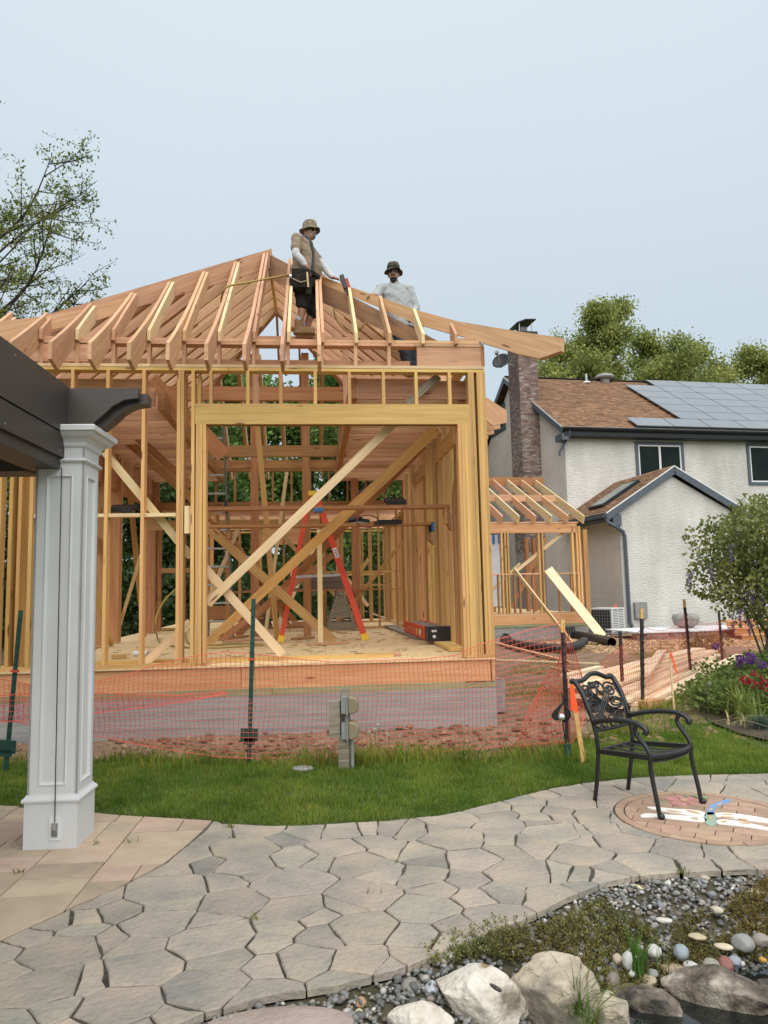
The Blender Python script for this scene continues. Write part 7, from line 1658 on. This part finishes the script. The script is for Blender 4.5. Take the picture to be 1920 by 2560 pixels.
tuft('grass_tuft', 'bright green grass tuft standing among white cobbles at the pond', 1600, 2445, -.13, 46, .24, .012, 'leaf_iris', grp='grass tufts at the pond', wid=.0032, c=(.55, .9, .6), lean=.35)
tuft('grass_tuft', 'dark green grass tuft in front of the tan boulder', 1447, 2535, -.10, 60, .24, .016, 'leaf_mid', grp='grass tufts at the pond', wid=.0030, lean=1.0)
tuft('grass_tuft', 'thin reed stems rising from the shallow water behind the cobbles', 1668, 2440, -.15, 16, .16, .03, 'leaf_mid', grp='grass tufts at the pond', wid=.0022, lean=.3)
tuft('grass_tuft', 'drooping grass tuft at the lower edge by the small tan rock', 1478, 2566, -.10, 30, .16, .012, 'leaf_mid', grp='grass tufts at the pond', wid=.003, lean=1.3)

# ============================================================ flower bed at the right
BED = [gnd(u, v) for u, v in ((1740, 1752), (1752, 1790), (1790, 1815), (1850, 1838), (1930, 1858), (2150, 1880), (2400, 1800), (2300, 1600), (1920, 1622), (1820, 1672))]
polysheet('mulch_bed', 'mulch', [(p.x, p.y) for p in BED], .02, .3, amp=.02)
BEDP = [(p.x, p.y) for p in BED]; xs = [p[0] for p in BEDP]; ys = [p[1] for p in BEDP]
X, Y = scatter(BEDP, 4200, min(xs), max(xs), min(ys), max(ys)); n = len(X); v = NR.uniform(.35, 1.6, n)
a = NR.uniform(0, 6.3, n); L_ = NR.uniform(.02, .05, n)
leafquads('mulch_chips', np.c_[X, Y, np.full(n, .04)], NR.uniform(.004, .01, n), L_, 'clod', np.c_[v * .5, v * .42, v * .38], flatness=.3)
X, Y = scatter(BEDP, 26000, min(xs), max(xs), min(ys), max(ys)); d0 = np.array([min(((x - q[0]) ** 2 + (y - q[1]) ** 2) for q in BEDP[:6]) for x, y in zip(X, Y)]) ** .5
k = (d0 > .42) & (fn(X, Y, 1.2, 4) > -.25); X, Y, d0 = X[k], Y[k], d0[k]; n = len(X); hh = .04 + np.abs(NR.normal(0, .08, n)) * (1 + .5 * fn(X, Y, 1.0, 1)) ; v = NR.uniform(.5, 1.25, n)
leafquads('bed_plants', np.c_[X, Y, hh], NR.uniform(.007, .015, n), NR.uniform(.03, .05, n), 'leaf_mid', np.c_[v, v, v])
def flower(name, lab, u, v, z, stem_z0, r, col, cat, grp, nbits=60, stemc='leaf_mid', y=None, srad=.0035):
    p = gnd(u, v, z) if y is None else WF.aty(u, v, y); base = V3(p.x + RN.uniform(-.03, .03), p.y + RN.uniform(-.02, .04), stem_z0); T = thing(name, lab, cat, base, 0, grp); d = p - base
    sb = MB(); sb.color((1, 1, 1)); sb.tube([V3(0, 0, 0), d * .5 + V3(.01, 0, 0), d], srad, 5); sb.build('stem', stemc, T)
    C = NR.normal(0, 1, (nbits, 3)); C /= np.linalg.norm(C, axis=1, keepdims=True); C = C * (r * NR.uniform(.75, 1.0, (nbits, 1))) + np.array(d); vv = NR.uniform(.7, 1.15, (nbits, 1))
    h = leafquads('flower_head', C, np.full(nbits, r * .22), np.full(nbits, r * .62), 'petal', np.array([col]) * vv, T, None); return T
for u, v, y_, r_, lab in ((1876, 1646, 9.6, .075, 'largest purple allium head at the right above the red flowers'), (1789, 1616, 11.2, .05, 'purple allium head left of the wisteria stems'), (1851, 1648, 9.8, .055, 'flattish purple allium left of the largest one'), (1906, 1662, 9.4, .05, 'purple allium near the right edge below the largest one'), (1848, 1662, 10.0, .04, 'small purple allium under the flattish one')):
    flower('allium', lab, u, v, 0, .02, r_, (.20, .085, .30), 'allium', 'purple alliums in the flower bed', 90, y=y_)
for u, v, r_, lab in ((1862, 1699, .055, 'left red flower in the bed, above the iris leaves'), (1884, 1710, .05, 'dark red flower between the two large ones'), (1914, 1713, .075, 'large crimson flower at the right edge'), (1884, 1684, .035, 'small red flower above the others'), (1903, 1692, .03, 'tiny orange red flower near the right edge')):
    flower('red_flower', lab, u, v, 0, .02, r_, (.46, .022, .06), 'flower', 'red flowers in the bed', 60, y=9.0)
for u, v, y_, lab in ((945, 1814, 7.35, 'tallest dandelion seed head behind the outlet post'), (937, 1825, 7.33, 'dandelion seed head just left of the tallest'), (923, 1831, 7.3, 'leftmost dandelion seed head nearest the outlet boxes'), (970, 1835, 7.3, 'bare tattered dandelion head right of the tallest'), (1002, 1838, 7.28, 'rightmost dandelion seed head'), (1773, 1711, 9.3, 'dandelion seed head alone in front of the flower bed shrubs')):
    flower('dandelion', lab, u, v, 0, -.02, .021 if y_ < 9 else .035, (.62, .60, .54), 'dandelion', 'dandelion seed heads', 50, y=y_, srad=.0028)
tuft('iris_clump', 'clump of yellow green strap leaves with withered tips at the front of the bed', 1862, 1795, .02, 95, .46, .11, 'leaf_iris', 'plant', None, .019, (1.25, 1.15, 1.1), 1.1)
tuft('iris_clump', 'smaller clump of strap leaves at the right edge of the bed', 1922, 1785, .02, 60, .44, .10, 'leaf_iris', 'plant', None, .017, (1, 1.05, .9), 1.0)
tuft('withered_leaves', 'few pale withered leaves bent over in front of the iris clump', 1846, 1815, .03, 12, .30, .10, 'leaf_straw', 'plant', None, .011, (1, 1, 1), 1.5)
tuft('fescue', 'blue green grass cushion at the right edge in front of the iris', 1905, 1822, .02, 220, .20, .05, 'leaf_blue', 'plant', None, .0035, (1, 1, 1), .9)
def bush(name, lab, c, r, n, m, ls, cat='shrub', grp=None, stems=5, h0=0.0, bark='bark_grey', colf=None, hollow=.45, z0=0.0, group_bits=1):
    T = thing(name, lab, cat, (c[0], c[1], z0), 0, grp); r = np.array(r); 
    C = NR.normal(0, 1, (n, 3)); C /= np.linalg.norm(C, axis=1, keepdims=True); C *= NR.uniform(hollow, 1, (n, 1)) ** .6
    w = np.array([noise.noise(Vector(q) * 1.6 + Vector((c[0], c[1], 1))) for q in C]); w2 = np.array([noise.noise(Vector(q) * 4 + Vector((c[1], c[0], 4))) for q in C]); C *= (1 + .38 * w + .16 * w2)[:, None]; k = (w2 + .5 * w) > -.20; C = C[k]; w2 = w2[k]
    P = C * r + np.array([0, 0, c[2] - z0]); n = len(P); v = NR.uniform(.6, 1.25, n)
    col = np.c_[v * (1 + .25 * w2), v * (1 + .1 * w2), v]
    leafquads('foliage', P, np.full(n, ls * .42), np.full(n, ls) * NR.uniform(.7, 1.3, n), m, col, T, None, .25)
    st_ = MB()
    for i in range(stems):
        a = 6.28 * i / stems + .4; e = V3(math.cos(a) * r[0] * .55, math.sin(a) * r[1] * .55, c[2] - z0 + r[2] * RN.uniform(-.1, .6)); s = V3(math.cos(a) * .08, math.sin(a) * .08, -.05); mid = s.lerp(e, .5) + V3(RN.uniform(-.1, .1), RN.uniform(-.1, .1), .1)
        rb_ = max(.008, .016 * r[2]); st_.tube(smooth([s, s.lerp(mid, .5), mid, e], 3), [rb_ * (1 - .07 * q) for q in range(10)], 6)
        for q in range(4):
            f = RN.uniform(.45, .95); o = s.lerp(e, f); e2 = o + V3(RN.gauss(0, .2) * r[0], RN.gauss(0, .2) * r[1], abs(RN.gauss(0, .3)) * r[2]); st_.tube([o, o.lerp(e2, .5) + V3(0, 0, .05), e2], [rb_ * .5, rb_ * .4, rb_ * .2], 5)
    st_.build('stem', bark, T, True); return T
WS = bush('wisteria_shrub', 'dense green wisteria shrub with a few drooping purple flower clusters at the right edge', (6.02, 11.6, 1.92), (1.16, 1.0, 1.02), 14500, 'leaf_wist', .066, 'shrub', None, 9, hollow=.12)
for i, (u, v) in enumerate(((1722, 1430), (1778, 1412), (1832, 1535), (1872, 1545), (1880, 1475), (1905, 1482), (1826, 1362), (1850, 1520))):
    p = WF.aty(u, v, 10.9 + .2 * (i % 3)); k = 70; t = NR.random(k); C = np.c_[NR.normal(0, .035, k) * (1.1 - t), NR.normal(0, .035, k) * (1.1 - t), -t * .26] + np.array([p.x - 6.02, p.y - 11.6, p.z]); v_ = NR.uniform(.6, 1.2, (k, 1))
    leafquads('flower_cluster', C, np.full(k, .011), np.full(k, .03), 'petal', np.array([[.17, .135, .26]]) * v_, WS, 'stuff')
MB().tube(smooth([V3(-.35, -.1, -.02), V3(-.2, -.1, .6), V3(-.05, 0, 1.2), V3(0, 0, 1.8)], 4), .028, 7).build('stem', 'bark', WS, True); MB().tube(smooth([V3(.2, -.1, -.02), V3(.0, -.1, .5), V3(-.3, -.1, 1.0), V3(-.6, -.1, 1.5)], 4), .024, 7).build('stem', 'bark', WS, True)
bush('low_shrub', 'low leafy green weed at the lawn edge left of the iris clump', (4.02, 9.35, .22), (.42, .4, .24), 1500, 'leaf_iris', .055, 'shrub', None, 4, hollow=.2)
bush('low_shrub', 'small bright bushy plant between the weed and the iris clump', (4.42, 9.2, .26), (.36, .36, .26), 1200, 'leaf_iris', .05, 'shrub', None, 4, hollow=.2)
bush('low_shrub', 'dark leafy plants under the alliums by the fence', (5.0, 10.2, .3), (.9, .6, .34), 3200, 'leaf_mid', .06, 'shrub', None, 5, hollow=.2)
bush('low_shrub', 'tuft of reddish weeds behind the far end of the lumber pile', (6.9, 16.2, .3), (.5, .4, .28), 700, 'leaf_olive', .07, 'shrub', None, 4, hollow=.2)

# ============================================================ yard: lumber, pipes, air conditioner, steps
LG = 'boards of the loose lumber pile'
def gb(lab, a, b_, za, w=.14, h=.045, m='fresh_lumber', zb=None, g=LG, name='plank', up=(0, 0, 1)):
    p = gnd(a[0], a[1], za); q = gnd(b_[0], b_[1], za if zb is None else zb); o = timber(name, None, p, q, w, h, m, up); return tag(o, lab, 'plank', g)
same = 'pale board in the middle layers of the loose lumber pile behind the orange mesh'
gb('uppermost long board at the back of the lumber pile', (1436, 1700), (1748, 1622), .33, .24)
gb(same, (1440, 1716), (1745, 1630), .285, .24); gb(same, (1470, 1728), (1735, 1640), .20, .19); gb(same, (1448, 1742), (1722, 1650), .16, .24); gb(same, (1500, 1746), (1770, 1648), .12, .24)
gb(same, (1500, 1722), (1782, 1627), .24, .19); gb(same, (1528, 1740), (1788, 1637), .19, .19); gb(same, (1556, 1752), (1780, 1650), .14, .19); gb(same, (1530, 1766), (1775, 1664), .08, .24)
gb('front lowest board of the lumber pile, along the lawn', (1600, 1775), (1848, 1645), .03, .24); gb('second board from the lawn in the lumber pile, with a stepped end', (1592, 1762), (1852, 1638), .085, .19)
gb('short board lying askew on top of the lumber pile', (1612, 1688), (1654, 1628), .37, .14, zb=.42); gb('short reddish offcut at the near end of the lumber pile', (1608, 1762), (1650, 1754), .10, .14, .09, 'rim_wood'); gb('broken short board end on the left of the lumber pile', (1412, 1690), (1500, 1668), .28, .14)
gb('thin tan board lying on the dirt from the foundation corner towards the black post', (1236, 1606), (1428, 1656), .06, .10, .035, 'rafter_wood', g='strips on the dirt'); gb('long pale strip of wood lying across the dirt behind the fence', (1238, 1649), (1497, 1659), .04, .05, .03, g='strips on the dirt')
cs = MB().tube(smooth([gnd(1376, 1667, .03), gnd(1410, 1675, .03), gnd(1460, 1681, .03), gnd(1545, 1679, .03)], 5), .018, 5); tag(cs.build('wood_strip', 'pale_wood'), 'thin bent strip of wood lying in front of the long pale strip', 'wood strip', 'strips on the dirt')
def pipe(lab, pts, r):
    P = smooth(pts, 14); n = len(P); rs = [r * (1.0 if (i % 2) else .90) for i in range(n)]; b = MB().tube(P, rs, 12, caps=False); b.tube(P, r * .82, 12, caps=False); return tag(b.build('drain_pipe', 'black_plastic', None, False), lab, 'pipe', 'black corrugated drain pipes')
pipe('long black corrugated pipe ending with its open mouth towards the air conditioner', [gnd(1262, 1594, .12), gnd(1300, 1586, .14), gnd(1360, 1582, .12), (gnd(1420, 1586, .12)), gnd(1480, 1594, .12), gnd(1530, 1606, .12)], .13)
pipe('black corrugated pipe loop lying in front, with a raised end', [gnd(1258, 1598, .12), gnd(1300, 1612, .12), gnd(1370, 1620, .12), gnd(1430, 1618, .13), gnd(1462, 1602, .17)], .11)
pipe('black corrugated pipe half hidden behind the other two', [gnd(1246, 1592, .11), gnd(1280, 1582, .2), gnd(1340, 1574, .24), gnd(1400, 1577, .2)], .10)
ac = HF.atz(1536, 1586, 0.02); AC = thing('air_conditioner', 'grey outdoor air conditioner unit with louvered side standing by the house wing', 'air conditioner', HF.world(ac.x, ac.y + .45, .02), HF.a + rad(33))
w_ = .40; MB().box(-w_, w_, -w_, w_, .05, .80).build('cabinet', 'grey_plastic', AC); MB().box(-w_ - .02, w_ + .02, -w_ - .02, w_ + .02, .80, .84).build('top_panel', 'white_metal', AC); MB().box(-w_ - .02, w_ + .02, -w_ - .02, w_ + .02, 0, .05).build('base_pan', 'grey_plastic', AC)
MB().box(-w_ - .008, -w_, -w_ + .05, w_ - .05, .08, .77).build('coil_panel', 'black_plastic', AC)
b = MB()
for k in range(8): b.box(-w_ - .016, -w_ - .008, -w_ + .05 + k * .094, -w_ + .058 + k * .094, .08, .77)
for k in range(7): b.box(-w_ - .016, -w_ - .008, -w_ + .05, w_ - .05, .10 + k * .1, .108 + k * .1)
b.build('coil_guard', 'grey_plastic', AC); MB().box(-w_ + .05, w_ - .03, -w_ - .006, -w_, .08, .77).build('louver_back', 'black_plastic', AC)
lm = MB().box(-w_ + .04, w_ - .03, -.012, .004, 0, .030).mesh('louver', 'white_metal')
for k in range(13):
    o = bpy.data.objects.new('louver', lm); link(o, AC); o.location = (0, -w_ - .006, .09 + k * .053)
MB().box(-w_ - .012, -w_ + .05, -w_ - .012, -w_ + .012, .05, .80).build('corner_post', 'white_metal', AC); MB().box(w_ - .04, w_ + .012, -w_ - .012, -w_ + .012, .05, .80).build('corner_post', 'white_metal', AC); MB().box(-.03, .0, -w_ - .02, -w_ - .012, .08, .79).build('corner_post', 'white_metal', AC)
# low stone step with white boards on top
q0 = HF.atz(1592, 1604, 0); q1 = HF.atz(1840, 1606, 0); SWL = thing('stone_landing', 'low stone edged landing covered with white boards in front of the house wing', 'landing', HF.world(q0.x, q0.y, 0), HF.a); Lx = q1.x - q0.x + 4
x_ = 0.; row = 0; sm_ = {}
for row in range(2):
    x_ = -.2 * row
    while x_ < Lx:
        w = RN.uniform(.35, .7); MB().box(max(x_, 0), min(x_ + w - .015, Lx), -.005 - .02 * RN.random(), .25, .0 + .11 * row, .105 + .11 * row).build('stone', 'rock_dark' if RN.random() < .4 else 'brick', SWL); x_ += w
for k in range(3): MB().box(.05 + k * 1.6, 1.6 + k * 1.6, -.06, 1.9, .225, .262).build('board', 'white_board', SWL)
pb_ = HF.atz(1741, 1572, .262); PTb = thing('concrete_bowl', 'round concrete planter bowl on the white boards by the house', 'planter', HF.world(pb_.x, pb_.y + .5, .264)); MB().lathe([(.16, 0), (.34, .10), (.40, .30), (.36, .42), (.32, .42), (.34, .3), (.2, .15), (.02, .14)], 20).build('bowl', 'block_concrete', PTb, True); MB().lathe([(.405, .27), (.415, .285), (.405, .30)], 20).build('rim', 'block_concrete', PTb)
q_ = HF.atz(1905, 1600, 0); TS = thing('timber_step', 'reddish brown timber steps behind the wisteria shrub', 'steps', HF.world(q_.x, q_.y, 0), HF.a)
for k in range(3): MB().box(-.6, 2.4, .3 * k, .3 * k + .32, .18 * k + .12, .18 * k + .17).build('tread', 'rim_wood', TS); MB().box(-.6, 2.4, .3 * k + .02, .3 * k + .05, .18 * k, .18 * k + .12).build('riser', 'beam_wood', TS)

# ============================================================ trees
def grow(T, pts_mats, base, h, spread, levels, seed, bark, n_limb=9, r0=.16, lean=(0, 0), start=.25, up=.55, twig=5, nsub=4, taper=.75):
    """trunk, limbs and twigs as tapered tubes; returns the twig points that carry the leaves"""
    r = random.Random(seed); tips = []; tb_ = MB(); lb = MB()
    tr = [V3(lean[0] * f * h + .05 * h * math.sin(f * 3 + seed) * f, lean[1] * f * h, f * h * .92) for f in np.linspace(0, 1, 7)]; tr[0].z -= .3
    tb_.tube(smooth(tr, 3), [r0 * (1 - .9 * i / 18) for i in range(19)], 8)
    def at(f): f = max(0, min(.999, f)) * 6; i = int(f); return tr[i].lerp(tr[i + 1], f - i)
    for k in range(n_limb):
        f = start + (1 - start) * (k + r.random() * .7) / n_limb; o = at(f); a = 2.4 * k + r.uniform(-.4, .4); ln = spread * (1.15 - taper * f) * r.uniform(.75, 1.15)
        e = o + V3(math.cos(a) * ln, math.sin(a) * ln, ln * up * r.uniform(.6, 1.5)); mid = o.lerp(e, .5) + V3(r.gauss(0, .08) * ln, r.gauss(0, .08) * ln, -.04 * ln); rl = r0 * (.45 - .3 * f) + .012
        L1 = smooth([o, mid, e], 5); lb.tube(L1, [rl * (1 - .85 * i / (len(L1) - 1)) for i in range(len(L1))], 6)
        for s in range(nsub):
            q = L1[int((.3 + .7 * (s + r.random()) / nsub) * (len(L1) - 1))]; ln2 = ln * r.uniform(.3, .5); a2 = a + r.uniform(-1.2, 1.2); e2 = q + V3(math.cos(a2) * ln2, math.sin(a2) * ln2, ln2 * r.uniform(.0, 1.0)); m2 = q.lerp(e2, .5) + V3(0, 0, -.05 * ln2)
            L2 = smooth([q, m2, e2], 3); lb.tube(L2, [rl * .38 * (1 - .8 * i / (len(L2) - 1)) for i in range(len(L2))], 5)
            for t_ in range(twig):
                q3 = L2[int((.25 + .75 * r.random()) * (len(L2) - 1))]; e3 = q3 + V3(r.gauss(0, .5), r.gauss(0, .5), r.uniform(-.15, .7)) * ln2 * .55; lb.tube([q3, q3.lerp(e3, .5) + V3(0, 0, .02), e3], [rl * .14, rl * .11, rl * .05], 4)
                tips += [q3.lerp(e3, f2) for f2 in (.35, .6, .8, 1.0)]
        tips.append(e)
    return tips, tb_, lb
def tree(name, lab, u, v_top, Y, spread, leafmat, leaf, per, seed, grp, bark='bark', scatter_=.3, n_limb=10, r0=.16, start=.2, up=.5, lean=(0, 0), twig=4, nsub=4, z0=-.2, elong=2.4, droop=.2, taper=.75):
    top = WF.aty(u, v_top, Y); h = top.z - z0; T = thing(name, lab, 'tree', (top.x, Y, z0), 0, grp)
    tips, tbk, lb = grow(T, None, None, h, spread, 3, seed, bark, n_limb, r0, lean, start, up, twig, nsub, taper)
    tbk.build('trunk', bark, T, True); lb.build('limbs', bark, T, True)
    P = np.array([tuple(p) for p in tips]); k = len(P); C = np.repeat(P, per, 0) + NR.normal(0, scatter_, (k * per, 3)) * np.array([1, 1, .75]); n = len(C)
    cl = np.repeat(NR.uniform(.65, 1.25, k), per); w = np.array([noise.noise(Vector(q) * .55 + Vector((seed, 0, 0))) for q in C]); v = cl * NR.uniform(.7, 1.25, n) * (1 + .3 * w)
    lw = leaf * .36 * NR.uniform(.6, 1.3, n)
    leafquads('crown', C, lw, lw * elong / .8, leafmat, np.c_[v * (1 + .12 * w), v, v * .95], T, None, droop); return T
RG = 'trees behind the house'
tree('tree', 'tall airy yellow green tree behind the chimney', 1505, 738, 46, 4.6, 'leaf_spring', .17, 34, 3, RG, 'bark_grey', .40, 22, .22, .12, .75, twig=5, nsub=5)
tree('tree', 'yellow green tree behind the solar panels, right of the tallest one', 1712, 828, 48, 4.4, 'leaf_spring', .17, 34, 8, RG, 'bark_grey', .40, 18, .20, .12, .75, twig=5, nsub=5)
tree('tree', 'yellow green tree at the right picture edge behind the solar panels', 1905, 862, 50, 4.6, 'leaf_spring', .18, 32, 12, RG, 'bark_grey', .42, 18, .20, .12, .7, twig=5, nsub=5)
tree('tree', 'thin leafy tree just behind the house ridge, between the two taller ones', 1612, 865, 44, 3.4, 'leaf_spring', .18, 28, 17, RG, 'bark_grey', .42, 12, .16, .1, .8, twig=4, nsub=4)
tree('tree', 'lower green tree directly right of the chimney', 1400, 900, 43, 3.0, 'leaf_spring', .18, 30, 21, RG, 'bark_grey', .42, 12, .16, .1, .7, twig=4, nsub=4)
tree('tree', 'leafy tree filling the gap between the two right trees', 1815, 880, 50, 3.6, 'leaf_spring', .18, 28, 41, RG, 'bark_grey', .42, 14, .18, .1, .75)
tree('tree', 'leafy low tree behind the upper left solar panels', 1655, 875, 52, 3.8, 'leaf_spring', .18, 28, 47, RG, 'bark_grey', .46, 15, .18, .08, .7)
tree('tree', 'low tree behind the solar panels, just left of the right edge tree', 1770, 905, 54, 4.0, 'leaf_spring', .18, 26, 53, RG, 'bark_grey', .48, 15, .18, .08, .7)
tree('tree', 'tree at the far right beyond the picture edge', 2080, 900, 52, 5, 'leaf_spring', .32, 16, 25, RG, 'bark_grey', .5, 12, .2, .12, .7)
tree('tree', 'tall spreading tree with bare dark branches and sparse new leaves at the left edge', -130, 520, 21, 5.6, 'leaf_fresh', .075, 4, 31, None, 'bark', .10, 38, .24, .14, .85, lean=(-.02, 0), twig=7, nsub=9, elong=3.4, droop=.6, taper=.62)
WG = 'trees behind the timber building'
for i, (u, vt, Y, sp, lm_, lf_, lab) in enumerate(((120, 1010, 27, 2.8, 'leaf_dark', .20, 'dark evergreen at the far left behind the white column'), (300, 960, 28, 2.8, 'leaf_dark', .20, 'dark evergreen seen between the left studs'), (430, 940, 30, 2.6, 'leaf_dark', .20, 'dark tree seen right of the left studs'), (600, 900, 33, 3.6, 'leaf_wood', .24, 'bright green tree seen through the left half of the opening'),
    (760, 890, 36, 3.8, 'leaf_wood', .24, 'green tree behind the middle posts'), (900, 940, 33, 3.2, 'leaf_mid', .22, 'green tree behind the orange stepladder'), (1010, 960, 38, 3.8, 'leaf_mid', .24, 'loose tree seen near the right end of the opening'), (1075, 806, 58, 4.0, 'leaf_olive', .30, 'pale tree whose top shows under the long hip board'), (500, 960, 40, 4.0, 'leaf_wood', .26, 'lower green tree far behind the left jamb'), (840, 1130, 44, 4.4, 'leaf_wood', .26, 'lower green tree far behind the stepladder'))):
    tree('tree', lab, u, vt, Y, sp, lm_, lf_, 20 if lm_ != 'leaf_olive' else 12, 50 + i * 3, WG, 'bark', .45, 12, .18, .06, .5, twig=4, nsub=4)
n = 30000; a = NR.uniform(-1.15, 1.15, n); Rr = NR.uniform(60, 75, n); X = np.sin(a) * Rr; Y = np.cos(a) * Rr; top_ = 4.2 + 1.6 * fn(X, Y, .12, 3) + .8 * fn(X, Y, .5, 7); Zt = NR.random(n) ** .8 * top_; v = NR.uniform(.5, 1.2, n)
leafquads('far_woods', np.c_[X, Y, Zt], NR.uniform(.25, .5, n), NR.uniform(.7, 1.3, n), 'leaf_dark', np.c_[v, v, v])
X, Y = NR.uniform(-16, 2, 9000), NR.uniform(24, 30, 9000); v = NR.uniform(.5, 1.1, 9000); leafquads('undergrowth', np.c_[X, Y, NR.random(9000) ** 1.3 * 2.6], NR.uniform(.06, .12, 9000), NR.uniform(.2, .34, 9000), 'leaf_dark', np.c_[v, v, v])
polysheet('leaf_litter', 'dark_ground', [(-22, 19), (1, 19), (1, 40), (-22, 40)], -.09, 2.0, amp=.05)
